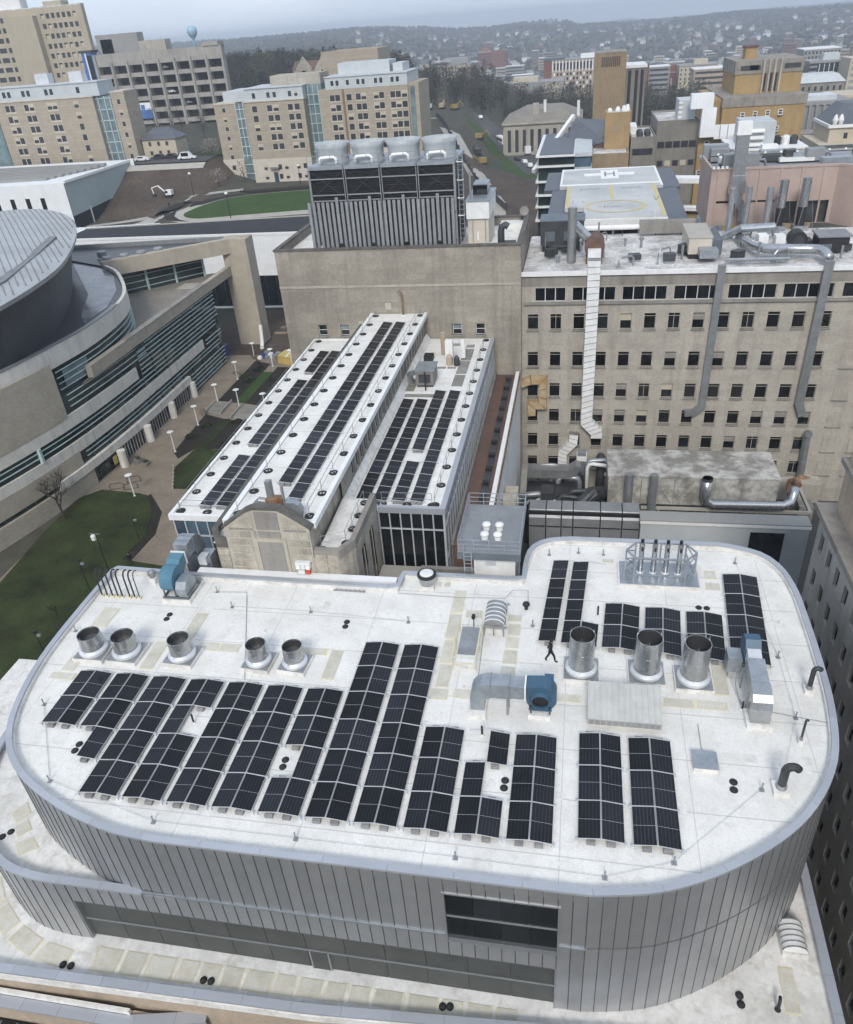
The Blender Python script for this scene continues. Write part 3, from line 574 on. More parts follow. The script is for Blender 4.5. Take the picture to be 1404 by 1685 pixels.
an = MB(); an.box(-.12, .12, -.12, .12, 0, .02).cyl(0, 0, .02, .42, .035, 8).lathe([(.05, .42), (.05, .46)], n=8); ANCH = finst('roof_anchor', an, 'steel_dull')
for x, y in [(-29.8, 27.3), (-26.2, 22.3), (-19.5, 20.7), (-12.2, 20.7), (-4.6, 20.7), (2.0, 20.6), (5.0, 21.7), (9.4, 26.1), (10.6, 27.2), (11.9, 30.9), (11.9, 35.5), (-31.6, 33.6), (-22, 36.9), (-16.5, 36.9), (-9.9, 36.5), (-2.1, 36.9), (2.3, 44.8), (0.6, 44.9), (10.9, 44.5), (-1.4, 44.5), (-23.7, 38.4)]:
    inst('roof_anchor', ANCH, LAB, (x - LX, y - LY, 20.0))
cb = MB().tube([(-29.8, 27.3, 20.06), (-26.2, 22.3, 20.06)], .012, 4).build('lifeline_cable', 'galv', LAB)
for P in ([(-26.2, 22.3), (-19.5, 20.7), (-12.2, 20.7), (-4.6, 20.7), (2.0, 20.6), (5.0, 21.7), (9.4, 26.1)], [(10.6, 27.2), (11.9, 30.9), (11.9, 35.5), (10.9, 44.5)], [(-22, 36.9), (-16.5, 36.9), (-9.9, 36.5)]):
    MB().tube([(*p, 20.10) for p in P], .008, 4).build('lifeline_cable', 'galv', LAB)
for P in ([(-11.2, 39.3, 20.06), (-7, 39.2, 20.06), (-4.0, 39.4, 20.06), (-3.6, 40.2, 20.1), (-2.6, 40.3, 20.1), (-2.5, 38.9, 20.06)], [(-24.0, 38.3, 20.06), (-21.6, 38.5, 20.06), (-21.3, 37.8, 20.06), (-18.6, 30.5, 20.06)], [(-5.1, 38.5, 20.05), (-4.9, 31.5, 20.05)], [(10.5, 31.2, 20.05), (13.5, 30.7, 20.05)], [(4.2, 31.9, 20.05), (4.4, 29.9, 20.05)], [(6.9, 29.9, 20.05), (6.9, 27.9, 20.05)]):
    MB().tube(P, .018, 6).build('conduit', 'steel_dull', LAB)
# patched squares welded onto the membrane, dark skylight roof below the ledge
rq = random.Random(21)
for i in range(90):
    x, y = rq.uniform(-31, 12.5), rq.uniform(20.6, 39)
    w, d = rq.uniform(.2, .9), rq.uniform(.15, .6)
    if (x < -27 and y < 25) or (x > 10 and y < 27): continue
    MB().box(x, x + w, y, y + d, 20.0, 20.006 + rq.random() * .003).build('membrane_patch', 'membrane2', LAB)
SK = thing('glass_roof', 'dark glazed roof with slanting bars at the lower corner', 'roof', (-30, 12, 0)); MB().box(-46, -20, 6, 16.2, 0, 7.0).build('slab', 'black_glass', SK)
for i in range(26): MB().beam((-46 + i * 1.0, 16.1, 7.04), (-44.4 + i * 1.0, 8, 7.04), .05).build('glazing_bar', 'grey_metal', SK)
# ---------------------------------------------------------------- solar arrays
pmn = MB(); pmn.mi(1).box(-.515, .515, -1.015, 1.015, -.035, 0).mi(0).box(-.503, .503, -1.003, 1.003, 0, .004).mi(1).box(-.503, .503, -.006, .006, .004, .006)
SOLAR = finst('solar_panel', pmn, ['cell', 'rail_white'])
BAL = finst('ballast_block', MB().box(-.2, .2, -.1, .1, 0, .1).box(-.2, .2, -.1, .1, .105, .19), 'concrete_block')
PY = 2.075; TILT = math.radians(7)
RAIL = finst('rail', MB().beam((-1.12, 0, .215), (0, 0, .355), .036, .02).beam((0, 0, .355), (1.12, 0, .215), .036, .02), 'rail_white')
RIDGE = finst('ridge_rail', MB().box(-.035, -.018, 0, PY, .345, .362).box(.018, .035, 0, PY, .345, .362), 'rail_white')
FOOT = finst('rail_foot', MB().box(-.07, .07, -.05, .05, 0, .17), 'frame_alu')
def array(x, y, rows, label, group, z=20.0, rz=0):
    """x,y: ridge line start (front); rows: list of 'LR','L','R','' from the front"""
    t = thing('solar_array', label, 'solar array', (x, y, z), rz, group)
    for r, s in enumerate(rows):
        yc = (r + .5) * PY
        if 'L' in s: inst('solar_panel', SOLAR, t, (-.535, yc, .275), rot=(0, -TILT, 0))
        if 'R' in s: inst('solar_panel', SOLAR, t, (.535, yc, .275), rot=(0, TILT, 0))
        if len(s) == 2: inst('ridge_rail', RIDGE, t, (0, r * PY, 0))
        prev = rows[r - 1] if r else ''
        if s or prev:
            if len(s) == 2 or len(prev) == 2: inst('rail', RAIL, t, (0, r * PY, 0))
            else:
                sg = -1 if 'L' in s + prev else 1
                MB().beam((sg * 1.12, 0, .215), (0, 0, .355), .036, .02).build('rail', 'rail_white', t, w=False, loc=(0, r * PY, 0))
        for sgn, ch in ((-1, 'L'), (1, 'R')):
            if ch in s and ch not in prev: inst('ballast_block', BAL, t, (sgn * .45, r * PY - .04, 0)); 
            if ch in s and (r == len(rows) - 1 or ch not in rows[r + 1]): inst('ballast_block', BAL, t, (sgn * .5, (r + 1) * PY + .06, 0))
            if ch in s: inst('rail_foot', FOOT, t, (sgn * 1.1, r * PY, 0))
    inst('rail', RAIL, t, (0, len(rows) * PY, 0))
    return t
F2 = ['LR'] * 2; F3 = ['LR'] * 3; F4 = ['LR'] * 4
G = 'solar arrays on the main white roof'
X0 = -23.1; CP = 2.415
spec = [(-2, 2, F2, 'two-row solar array at the far end of the block, by the curved roof edge'), (-1, 1, ['R', 'LR', 'LR'], 'second solar array from the curved roof edge with a half row'),
        (0, 0, F4, 'third solar array column from the curved end, four full rows'), (1, 0, ['LR', 'LR', 'L', 'LR'], 'solar array column with one panel left out around a black pipe'),
        (2, 0, F4, 'full solar array column just right of the black pipe gap'), (3, 0, F4, 'full solar array column left of the gap with two floor drains'),
        (4, 0, ['LR', 'R', 'LR', 'LR'], 'solar array column with a gap around two drains, beside the long columns'), (5, 0, ['LR'] * 6, 'long six-row solar array column next to the drain gap'),
        (6, 0, ['LR'] * 6, 'long six-row solar array column beside the hatch walkway'), (7, 0, F3, 'three-row solar array column right of the long pair'),
        (8, 0, ['LR', 'L', 'R'], 'staggered solar array with gaps around two drains'), (9, 0, F3, 'three-row solar array column below the blue fan duct')]
for i, r0, rows, lab in spec: array(X0 + CP * i, 21.72 + PY * r0 + .008 * i, rows, lab, G)
array(1.86, 22.25, F3, 'solar array column below the ribbed metal hood', G); array(4.33, 22.22, F3, 'solar array column nearest the square white hatch', G)
RR = math.radians(-4.3)
array(-0.64, 35.25, ['L'] * 4, 'single-width solar column by the walking person', G, rz=RR); array(0.70, 35.2, ['LR', 'L', 'L', 'L'], 'L-shaped solar column behind the first tall exhaust stack', G, rz=RR)
array(3.08, 35.05, F2, 'short two-row solar array between the first and second tall stack', G, rz=RR); array(5.50, 34.87, F2, 'short two-row solar array behind the middle tall stack', G, rz=RR)
array(7.92, 34.69, F2, 'short two-row solar array behind the third tall stack', G, rz=RR); array(10.30, 34.6, F4, 'four-row solar array by the curved coping and small blue fan', G, rz=RR)
# ---------------------------------------------------------------- rooftop equipment
def stack(x, y, h, r, label, group, lean=0):
    t = thing('exhaust_stack', label, 'exhaust stack', (x, y, 20.0), lean, group)
    MB().box(-r * 1.45, r * 1.45, -r * 1.35, r * 1.35, 0, .28).build('curb', 'membrane2', t, w=False)
    MB().box(-r * 1.38, r * 1.38, -r * 1.28, r * 1.28, .282, .32).build('base_plate', 'steel_dull', t, w=False)
    MB().lathe([(r * 1.0, .32), (r * 1.28, .34), (r * 1.28, .52), (r * 1.02, .66)], n=32, cap=(False, False)).build('flange', 'frame_alu', t, w=False, smooth=False)
    MB().lathe([(r, .5), (r, h), (r * .955, h), (r * .955, h - .1)], n=36, cap=(False, False)).build('cylinder', 'steel', t, w=False)
    MB().lathe([(r * .957, h - .06), (r * .95, .4), (.12, .38)], n=32, cap=(False, True)).build('liner', 'steel_shaded', t, w=False)
    MB().lathe([(r * 1.012, h * .62), (r * 1.012, h * .62 + .03)], n=36, cap=(True, True)).build('seam_band', 'steel', t, w=False)
    for a in (0.5, 2.7, 4.6): MB().tube([(r * 1.2 * math.cos(a), r * 1.2 * math.sin(a), .6), (r * .98 * math.cos(a), r * .98 * math.sin(a), h + .25)], .012, 4).build('rod', 'steel', t, w=False)
for i, (x, y, r) in enumerate([(-29.08, 31.75, .69), (-26.83, 31.8, .70), (-23.15, 31.9, .67), (-18.17, 31.9, .61), (-15.9, 31.95, .60)]):
    stack(x, y, 1.62, r, ['short steel exhaust stack closest to the curved roof edge', 'short steel stack, second from the curved edge, touching the first', 'lone short steel stack in the middle of the five', 'fourth short steel stack, first of the smaller pair', 'fifth short steel stack, nearest the tall solar columns'][i], 'short exhaust stacks in a line', -.02 * i)
for i, (x, y) in enumerate([(0.87, 33.15), (4.47, 33.25), (6.98, 33.05)]):
    stack(x, y, 2.85, .70, ['tall steel exhaust stack beside the walking person', 'middle one of three tall steel exhaust stacks', 'tall steel exhaust stack nearest the small blue fan duct'][i], 'tall exhaust stacks behind the ribbed hood')
# big pale-blue fan by the old stone gable
t2 = None
t = thing('exhaust_fan', 'pale blue scroll fan with grey duct by the stone gable', 'fan', (-26.2, 37.8, 20))
MB().box(-27.2, -24.8, 36.8, 39.3, 20, 20.35).build('curb', 'membrane2', t)
fr = MB()
for y in (36.95, 39.1): fr.beam((-27.1, y, 20.45), (-24.9, y, 20.45), .14)
for x in (-27.05, -26.0, -24.95): fr.beam((x, 36.95, 20.45), (x, 39.1, 20.45), .12)
for x in (-27.0, -26.05): 
    for y in (37.1, 38.9): fr.beam((x, y, 20.5), (x, y, 21.0), .1)
fr.build('base_frame', 'blue_steel', t)
pr = [(38.05 + 1.05 * (1 + .08 * k / 14) * math.cos(math.radians(60 + k * 18)), 21.6 + 1.02 * math.sin(math.radians(60 + k * 18))) for k in range(15)]
pr += [(39.1, 21.5), (39.6, 21.9), (39.75, 22.0), (39.75, 22.8), (38.9, 22.75)]
MB().extr(pr, 'x', -27.15, -26.05).build('scroll_housing', 'fan_pale_blue', t)
MB().box(-27.22, -25.98, 39.72, 39.82, 21.75, 22.9).build('flange', 'white_metal', t)
MB().extr([(36.9 + .15, 20.6), (38.8, 20.6), (38.8, 21.2), (38.5, 21.7), (37.4, 21.7), (37.05, 21.2)], 'x', -25.95, -25.1).build('motor_guard', 'galv', t)
MB().tube([(-25.95, 37.9, 21.4), (-25.5, 37.9, 21.4)], .25, 12).build('motor', 'grey_metal', t)
MB().tube([(-25.1, 37.6, 21.3), (-24.7, 38.2, 21.2), (-24.75, 38.5, 20.7), (-25.0, 37.3, 20.6)], .03, 6).build('handrail', 'grey_metal', t)
t2 = thing('roof_duct', 'bent galvanised duct rising behind the pale blue fan', 'duct', (-26.6, 41, 20))
pf = [(39.84, 22.05), (40.6, 22.2)] + [(40.9 + 1.6 * math.cos(math.radians(a)), 21.6 + 1.55 * math.sin(math.radians(a))) for a in (100, 75, 50, 25, 0)] + [(42.5, 18), (41.2, 18), (41.2, 21.0), (39.84, 21.95)]
pf = [(39.84, 21.95), (40.9, 21.9), (41.2, 21.2), (41.2, 17), (42.55, 17), (42.55, 21.6), (42.2, 22.5), (41.6, 23.05), (40.9, 23.2), (39.84, 23.1)]
MB().extr(pf, 'x', -27.2, -26.0).build('duct_body', 'galv', t2)
for y in (40.3, 40.95): MB().box(-27.25, -25.95, y, y + .05, 22.0, 23.27).build('joint_flange', 'steel_dull', t2)
MB().box(-25.9, -24.9, 41.0, 42.2, 18, 21.2).build('side_plenum', 'galv', t2); MB().box(-25.8, -25.1, 40.6, 41.4, 20.6, 21.35).build('access_box', 'frame_alu', t2)
for o_ in (t, t2): o_.scale = (.86, .86, .86)
# mid blue fan with its run of duct
t = thing('exhaust_fan', 'dark blue centrifugal fan with open round inlet', 'fan', (-1.2, 29.9, 20))
MB().box(-1.9, -0.7, 29.3, 30.6, 20, 20.3).build('curb', 'membrane2', t)
sp = [(-1.25 + (0.78 + .012 * k) * math.cos(math.radians(-95 + k * 15)), 21.35 + (0.78 + .012 * k) * math.sin(math.radians(-95 + k * 15))) for k in range(13)]
sp = [(-2.0, 21.5)] + [(-1.98, 21.1), (-1.85, 20.85), (-1.6, 20.68)] + sp + [(-2.0, 22.2)]
MB().extr(sp, 'y', 29.45, 30.35).build('scroll_housing', 'fan_blue', t)
lg = MB()
for x in (-1.75, -.75):
    for y in (29.5, 30.3): lg.beam((x, y, 20.3), (x, y, 20.9), .1)
lg.box(-1.85, -.65, 29.42, 30.4, 20.55, 20.65).build('stand', 'fan_blue', t)
ir = MB(); vs = []
for r, y in ((.58, 29.45), (.50, 29.28), (.44, 29.28), (.40, 29.6)): vs.append([(-1.25 + r * math.cos(2 * math.pi * i / 24), y, 21.3 + r * math.sin(2 * math.pi * i / 24)) for i in range(24)])
ir.add([p for r in vs for p in r], [(k * 24 + i, k * 24 + (i + 1) % 24, (k + 1) * 24 + (i + 1) % 24, (k + 1) * 24 + i) for k in range(3) for i in range(24)]); ir.build('inlet_ring', 'fan_blue', t)
iv = MB(); iv.add([(-1.25 + .44 * math.cos(2 * math.pi * i / 24), 29.43, 21.3 + .44 * math.sin(2 * math.pi * i / 24)) for i in range(24)], [tuple(range(24))]); iv.build('inlet_mouth', 'black', t)
MB().box(-1.1, -.6, 30.36, 30.9, 21.1, 21.9).build('motor', 'fan_blue', t)
t = thing('roof_duct', 'horizontal galvanised duct elbowing down, joined to dark blue fan', 'duct', (-3.4, 29.9, 20))
MB().box(-5.15, -4.15, 29.0, 29.95 + .5, 20, 20.32).build('curb', 'membrane2', t)
el = [(-4.25, 20.32), (-4.25, 21.05), (-4.1, 21.22), (-3.9, 21.3), (-3.9, 22.25)] + [(-3.95 + 1.05 * math.cos(math.radians(a)), 21.2 + 1.05 * math.sin(math.radians(a))) for a in (95, 115, 135, 155, 175)] + [(-5.0, 20.32)]
MB().extr(el, 'y', 29.35, 30.3).build('elbow', 'galv', t)
MB().box(-3.88, -2.9, 29.37, 30.28, 21.3, 22.23).build('duct_section', 'galv', t); MB().box(-2.88, -2.12, 29.40, 30.25, 21.33, 22.2).build('duct_section', 'galv', t); MB().box(-2.1, -2.01, 29.34, 30.31, 21.27, 22.26).build('flange', 'white_metal', t)
for x in (-3.9, -2.9): MB().box(x - .03, x + .03, 29.33, 30.32, 21.27, 22.27).build('joint_flange', 'steel_dull', t)
for y in (29.5, 30.1): MB().cyl(-3.0, y, 20, 21.3, .06, 8).build('support', 'steel_dull', t)
# small blue fan and stepped duct at the right
t = thing('exhaust_fan', 'small blue fan box at the head of a stepped silver duct', 'fan', (9.9, 34, 20))
MB().extr([(33.5, 21.3), (34.7, 21.3), (34.8, 21.9), (34.5, 22.5), (33.9, 22.6), (33.5, 22.2)], 'x', 9.55, 10.35).build('scroll_housing', 'fan_blue', t)
MB().box(8.75, 9.5, 33.5, 34.4, 20.5, 21.5).build('motor_box', 'galv', t)
for x in (8.9, 10.1):
    for y in (33.7, 34.4): MB().beam((x, y, 20), (x, y, 21.3), .08).build('leg', 'grey_metal', t)
t = thing('roof_duct', 'stepped silver duct elbowing down in front of the small blue fan', 'duct', (9.9, 31.5, 20))
MB().extr([(33.5, 21.5), (33.5, 22.3), (32.9, 22.15), (32.9, 21.35)], 'x', 9.6, 10.3).build('duct_section', 'frame_alu', t)
MB().extr([(32.88, 21.2), (32.88, 22.2), (31.3, 22.0), (31.3, 21.0)], 'x', 9.5, 10.4).build('duct_section', 'galv', t)
MB().extr([(31.28, 20.95), (31.28, 22.0)] + [(31.0 + .95 * math.cos(math.radians(a)), 21.05 + .95 * math.sin(math.radians(a))) for a in (95, 120, 145, 170)] + [(30.05, 20.3), (30.85, 20.3)], 'x', 9.47, 10.43).build('elbow', 'steel', t)
MB().box(9.3, 10.6, 29.85, 31.05, 20, 20.3).build('curb', 'membrane2', t)
for z, y in ((20.9, 32.85), (20.9, 31.2)): MB().beam((9.45, y, 20), (9.45, y, 21.3), .07).build('support', 'grey_metal', t)
MB().tube([(9.2, 33.2, 21.2), (9.1, 32.6, 20.5), (9.25, 31.9, 20.05), (9.4, 31.4, 20.05)], .03, 6).build('cable', 'grey_metal', t)
# ribbed hood
t = thing('ribbed_hood', 'long white ribbed metal hood in front of the tall stacks', 'roof hood', (3.1, 30.1, 20))
MB().extr([(29.0, 20.35), (29.0, 20.75), (31.15, 21.35), (31.15, 20.35)], 'x', 1.22, 4.98).build('hood_body', 'hood', t)
MB().box(1.5, 4.7, 29.3, 30.9, 20, 20.35).build('curb', 'membrane2', t)
for i in range(13):
    x = 1.25 + i * .308; MB().extr([(28.97, 20.36), (28.97, 20.78), (31.17, 21.40), (31.17, 21.35), (29.0, 20.75), (29.0, 20.36)], 'x', x, x + .045).build('rib', 'hood', t)
for i in range(5): MB().box(1.3, 4.9, 28.985, 28.995, 20.38 + i * .07, 20.41 + i * .07).build('louvre_slat', 'grey_metal', t)
# barrel skylight vent on stand, hatch
t = thing('barrel_vent', 'rounded ribbed barrel vent on a low steel stand', 'roof vent', (-4.4, 36.8, 20))
bp = [(-4.4 + .62 * math.cos(math.radians(a)), 20.75 + .42 * math.sin(math.radians(a))) for a in range(0, 181, 15)]
MB().extr(bp, 'y', 35.85, 37.95).build('shell', 'steel_dull', t)
for i in range(6):
    y = 35.9 + i * .39; MB().extr([(-4.4 + (.62 + .03) * math.cos(math.radians(a)), 20.75 + (.42 + .03) * math.sin(math.radians(a))) for a in range(0, 181, 15)], 'y', y, y + .06).build('rib', 'white_metal', t)
st = MB()
for x in (-5.0, -4.4, -3.8):
    for y in (35.75, 36.9, 38.0): st.beam((x, y, 20), (x, y, 20.72), .07)
for y in (35.75, 38.0): st.beam((-5.05, y, 20.7), (-3.6, y, 20.7), .08)
st.build('stand', 'grey_metal', t)
MB().box(-4.9, -3.9, 36.0, 37.8, 20, 20.3).build('curb', 'membrane2', t)
t = thing('roof_hatch', 'long grey roof hatch with pale yellow guard rails', 'roof hatch', (-5.8, 34.4, 20))
MB().box(-6.35, -5.2, 32.75, 35.9, 20, 20.5).build('curb', 'membrane2', t); MB().box(-6.3, -5.25, 33.4, 35.8, 20.5, 20.56).build('lid', 'steel_dull', t); MB().box(-6.28, -5.27, 32.8, 33.3, 20.5, 20.54).build('lid', 'white_metal', t)
hr = MB()
for x in (-6.5, -5.1):
    for y in (32.6, 34.3, 36.0): hr.beam((x, y, 20), (x, y, 21.0), .045)
    for z in (20.55, 21.0): hr.beam((x, 32.6, z), (x, 36.0, z), .04)
for z in (20.55, 21.0): hr.beam((-6.5, 32.6, z), (-5.1, 32.6, z), .04)
hr.build('guard_rail', 'pad_edge', t)
t = thing('camera_mast', 'small black camera post beside the barrel vent', 'camera', (-5.7, 36.4, 20)); MB().cyl(-5.7, 36.4, 20, 20.8, .03, 8).build('post', 'black', t); MB().box(-5.8, -5.6, 36.25, 36.55, 20.8, 20.98).build('head', 'black', t)
# steel frame with four flues
t = thing('flue_frame', 'eight-sided galvanised frame holding four slim steel flues', 'flue cluster', (5.8, 42.6, 20))
MB().box(3.2, 8.35, 41.25, 43.9, 20, 20.22).build('curb', 'membrane2', t)
MB().box(3.3, 8.25, 41.35, 43.8, 20.22, 20.27).build('deck_plate', 'galv', t)
oc = [(3.65, 42.6), (4.15, 41.75), (7.35, 41.75), (8.05, 42.6), (7.5, 43.5), (4.3, 43.5)]
for a, b in zip(oc, oc[1:] + oc[:1]):
    for z in (20.75, 22.05): MB().beam((*a, z), (*b, z), .09).build('ring_beam', 'galv', t)
    if math.dist(a, b) < 2:
        MB().beam((*a, 20.3), (*b, 21.4), .06).build('brace', 'galv', t); MB().beam((*a, 21.4), (*b, 22.0), .06).build('brace', 'galv', t)
for a in oc + [(5.75, 41.75), (5.9, 43.5)]: MB().beam((*a, 20.27), (*a, 22.1), .10).build('post', 'galv', t)
for x in (4.6, 5.42, 6.2, 7.0):
    f = MB().cyl(x, 42.55, 20.27, 22.75, .17, 14).build('flue', 'steel', t); MB().cyl(x, 42.55, 22.75, 22.95, .11, 12).build('flue_tip', 'black', f)
    MB().lathe([(.24, 20.28), (.24, 20.4), (.17, 20.46)], x, 42.55, 14).build('flue_collar', 'frame_alu', f); MB().box(x - .05, x + .07, 42.3, 42.4, 22.2, 22.45).build('sensor', 'black', f)
# upblast fan, hatch, goosenecks, pipes
t = thing('upblast_fan', 'round white fan with black band by the notch in the parapet', 'fan', (-9.3, 40.2, 20))
MB().box(-9.8, -8.8, 39.7, 40.7, 20, 20.35).build('curb', 'membrane2', t); MB().lathe([(.5, 20.35), (.55, 20.55), (.62, 21.0)], -9.3, 40.2, 24).build('bowl', 'steel', t)
MB().lathe([(.64, 20.98), (.64, 21.12), (.5, 21.16), (.47, 21.16)], -9.3, 40.2, 24, (True, False)).build('band', 'black', t); MB().lathe([(.47, 21.1), (.46, 21.18), (.3, 21.24), (0, 21.26)], -9.3, 40.2, 24, (True, False)).build('cap', 'white_metal', t)
t = thing('square_hatch', 'square pale blue-grey roof hatch on a white curb', 'roof hatch', (6.95, 27.3, 20))
MB().box(6.36, 7.5, 26.8, 27.85, 20, 20.3).build('curb', 'membrane2', t); MB().box(6.33, 7.53, 26.77, 27.88, 20.3, 20.36).build('lid', 'galv', t)
GN = 'black gooseneck pipes in a row by the parapet corner'
for x in (-31.75, -31.35, -30.95, -30.55, -30.2, -29.65, -29.28, -28.92):
    th = .035 if x > -29 else .055
    t = thing('gooseneck_pipe', 'black gooseneck vent pipe in the row of eight at the roof corner', 'vent pipe', (x, 37.25, 20), 0, GN)
    MB().tube([(x, 37.25, 20.1), (x, 37.25, 21.75), (x, 37.3, 21.95), (x, 37.42, 22.08), (x, 37.6, 22.1), (x, 37.75, 22.0)], th, 8).build('pipe', 'black', t)
    MB().box(x - .13, x + .13, 37.12, 37.38, 20, 20.12).build('pitch_pocket', 'pad_edge', t)
def goose(x, y, h, r, dx, label):
    t = thing('gooseneck_vent', label, 'vent pipe', (x, y, 20), 0, 'goosenecks along the curved coping')
    MB().box(x - r * 1.9, x + r * 1.9, y - r * 1.9, y + r * 1.9, 20, 20.28).build('curb', 'membrane2', t); MB().lathe([(r * 1.3, 20.28), (r * 1.3, 20.4), (r, 20.5)], x, y, 14).build('collar', 'grey_metal', t)
    k = r * 1.5; P = [(x, y, 20.4), (x, y, 20 + h - k)] + [(x + dx * (k - k * math.cos(math.radians(a))), y, 20 + h - k + k * math.sin(math.radians(a))) for a in (30, 60, 90, 120, 150)]
    MB().tube(P, r, 12).build('pipe', 'dark_metal', t)
goose(10.24, 26.15, 1.75, .2, 1, 'thick dark gooseneck vent nearest the curved front corner'); goose(12.95, 32.9, 1.75, .13, 1, 'dark gooseneck vent beside the right coping'); goose(11.76, 29.2, 1.7, .06, .6, 'thin rusty gooseneck pipe between the two thicker vents')
for x, y, h, lab in [(-20.22, 26.95, .7, 'short black pipe in the gap of the solar columns'), (-27.22, 29.3, .75, 'short black pipe poking up through the first solar rows'), (-4.21, 27.9, .7, 'short black pipe beside the staggered solar array'), (1.86, 38.2, .8, 'short black pipe by the two-row solar arrays'), (9.3, 31.2, .6, 'short black pipe beside the stepped duct')]:
    t = thing('vent_pipe', lab, 'vent pipe', (x, y, 20), 0, 'short black vent pipes'); MB().cyl(x, y, 20, 20 + h, .055, 10).build('pipe', 'black', t); MB().lathe([(.12, 20), (.12, 20.03), (.06, 20.12)], x, y, 10).build('boot', 'membrane2', t)
t = thing('turbine_vent', 'small round turbine vent near the row of goosenecks', 'roof vent', (-28.7, 39.0, 20)); MB().box(-28.95, -28.45, 38.75, 39.25, 20, 20.5).build('curb', 'membrane2', t); MB().lathe([(.14, 20.5), (.2, 20.62), (.3, 20.8), (.28, 21.0), (.12, 21.12), (0, 21.14)], -28.7, 39.0, 14, (True, False)).build('turbine', 'steel_dull', t)
t = thing('turbine_vent', 'small black mushroom vent near the upper solar columns', 'roof vent', (-2.6, 38.5, 20)); MB().cyl(-2.6, 38.5, 20, 20.25, .12, 10).build('pipe', 'black', t); MB().lathe([(.16, 20.25), (.24, 20.34), (.22, 20.46), (.1, 20.54)], -2.6, 38.5, 12).build('cap', 'black', t)
t = thing('barrel_vent', 'ribbed barrel vent on the lower terrace by the dark stone wall', 'roof vent', (12.0, 24.4, 10.4))
MB().box(11.4, 12.65, 23.6, 25.3, 10.4, 10.7).build('curb', 'membrane2', t); MB().extr([(12.02 + .6 * math.cos(math.radians(a)), 10.75 + .5 * math.sin(math.radians(a))) for a in range(0, 181, 15)], 'y', 23.7, 25.2).build('shell', 'white_metal', t)
for i in range(6): MB().extr([(12.02 + .63 * math.cos(math.radians(a)), 10.75 + .53 * math.sin(math.radians(a))) for a in range(0, 181, 15)], 'y', 23.72 + i * .29, 23.77 + i * .29).build('rib', 'steel_dull', t)
t = thing('gooseneck_vent', 'small black gooseneck vent on the lower terrace', 'vent pipe', (10.7, 20.95, 10.4)); MB().tube([(10.7, 20.95, 10.4), (10.7, 20.95, 10.85), (10.75, 21.1, 11.0), (10.8, 21.3, 10.95)], .08, 8).build('pipe', 'black', t); MB().lathe([(.15, 10.4), (.15, 10.43), (.08, 10.5)], 10.7, 20.95, 10).build('boot', 'rubber', t)
# extension ladder lying by the gable
t = thing('ladder', 'aluminium ladder lying flat along the flashing of the stone gable', 'ladder', (-14.4, 39.4, 20))
for y in (39.2, 39.55): MB().box(-15.6, -13.4, y, y + .07, 20.03, 20.12).build('rail', 'grey_metal', t)
for i in range(7): MB().box(-15.45 + i * .32, -15.38 + i * .32, 39.27, 39.55, 20.05, 20.09).build('rung', 'grey_metal', t)
# ---------------------------------------------------------------- people
def person(x, y, z, rz, label, h=1.72, step=.28):
    t = thing('person', label, 'person', (x, y, z), rz, 'people')
    s = h / 1.72; import bpy as b
    J = {'pel': (0, 0, .95), 'chest': (0, -.03, 1.30), 'neck': (0, -.05, 1.47), 'sl': (-.17, -.03, 1.41), 'el': (-.23, .06, 1.13), 'wl': (-.20, -.08, .90), 'hl2': (-.19, -.11, .82),
         'sr': (.17, -.03, 1.41), 'er': (.23, -.02, 1.13), 'wr': (.21, .12, .92), 'hr2': (.21, .15, .84), 'hl': (-.09, 0, .92), 'kl': (-.10, -step * .75, .52), 'al': (-.10, -step, .09), 'tl': (-.10, -step - .16, .04),
         'hr': (.09, 0, .92), 'kr': (.10, step * .2, .50), 'ar': (.10, step, .12), 'tr': (.10, step - .13, .04)}
    E = [('pel', 'chest'), ('chest', 'neck'), ('chest', 'sl'), ('sl', 'el'), ('el', 'wl'), ('wl', 'hl2'), ('chest', 'sr'), ('sr', 'er'), ('er', 'wr'), ('wr', 'hr2'), ('pel', 'hl'), ('hl', 'kl'), ('kl', 'al'), ('al', 'tl'), ('pel', 'hr'), ('hr', 'kr'), ('kr', 'ar'), ('ar', 'tr')]
    RD = {'pel': .15, 'chest': .165, 'neck': .06, 'sl': .075, 'el': .052, 'wl': .04, 'hl2': .035, 'sr': .075, 'er': .052, 'wr': .04, 'hr2': .035, 'hl': .10, 'kl': .07, 'al': .05, 'tl': .045, 'hr': .10, 'kr': .07, 'ar': .05, 'tr': .045}
    ks = list(J); me = bpy.data.meshes.new('body'); me.from_pydata([tuple(c * s for c in J[k]) for k in ks], [(ks.index(a), ks.index(c)) for a, c in E], [])
    me.materials.append(MATS['clothes_dark']); o = bpy.data.objects.new('body', me); COL.objects.link(o); o.parent = t
    sk = o.modifiers.new('skin', 'SKIN'); me.skin_vertices[0].data[0].use_root = True
    for i, k in enumerate(ks): r = RD[k] * s; me.skin_vertices[0].data[i].radius = (r, r * (.75 if k in ('chest', 'pel') else 1))
    o.modifiers.new('sub', 'SUBSURF').levels = 2; o.modifiers['sub'].render_levels = 2
    hd = MB().lathe([(.045, 1.46), (.06, 1.5), (.085, 1.55), (.1, 1.63), (.095, 1.70), (.06, 1.755), (0, 1.77)], 0, -.07, 14, (True, False)); hd.v = [(a * s, b_ * s * 1.1, c * s) for a, b_, c in hd.v]
    h_ = hd.build('head', 'skin', t, w=False, smooth=True)
    hh = MB().lathe([(.098, 1.60), (.108, 1.66), (.10, 1.72), (.062, 1.775), (0, 1.79)], 0, -.055, 14, (False, False)); hh.v = [(a * s, b_ * s * 1.1, c * s) for a, b_, c in hh.v]; hh.build('hair', 'clothes_dark', t, w=False, smooth=True)
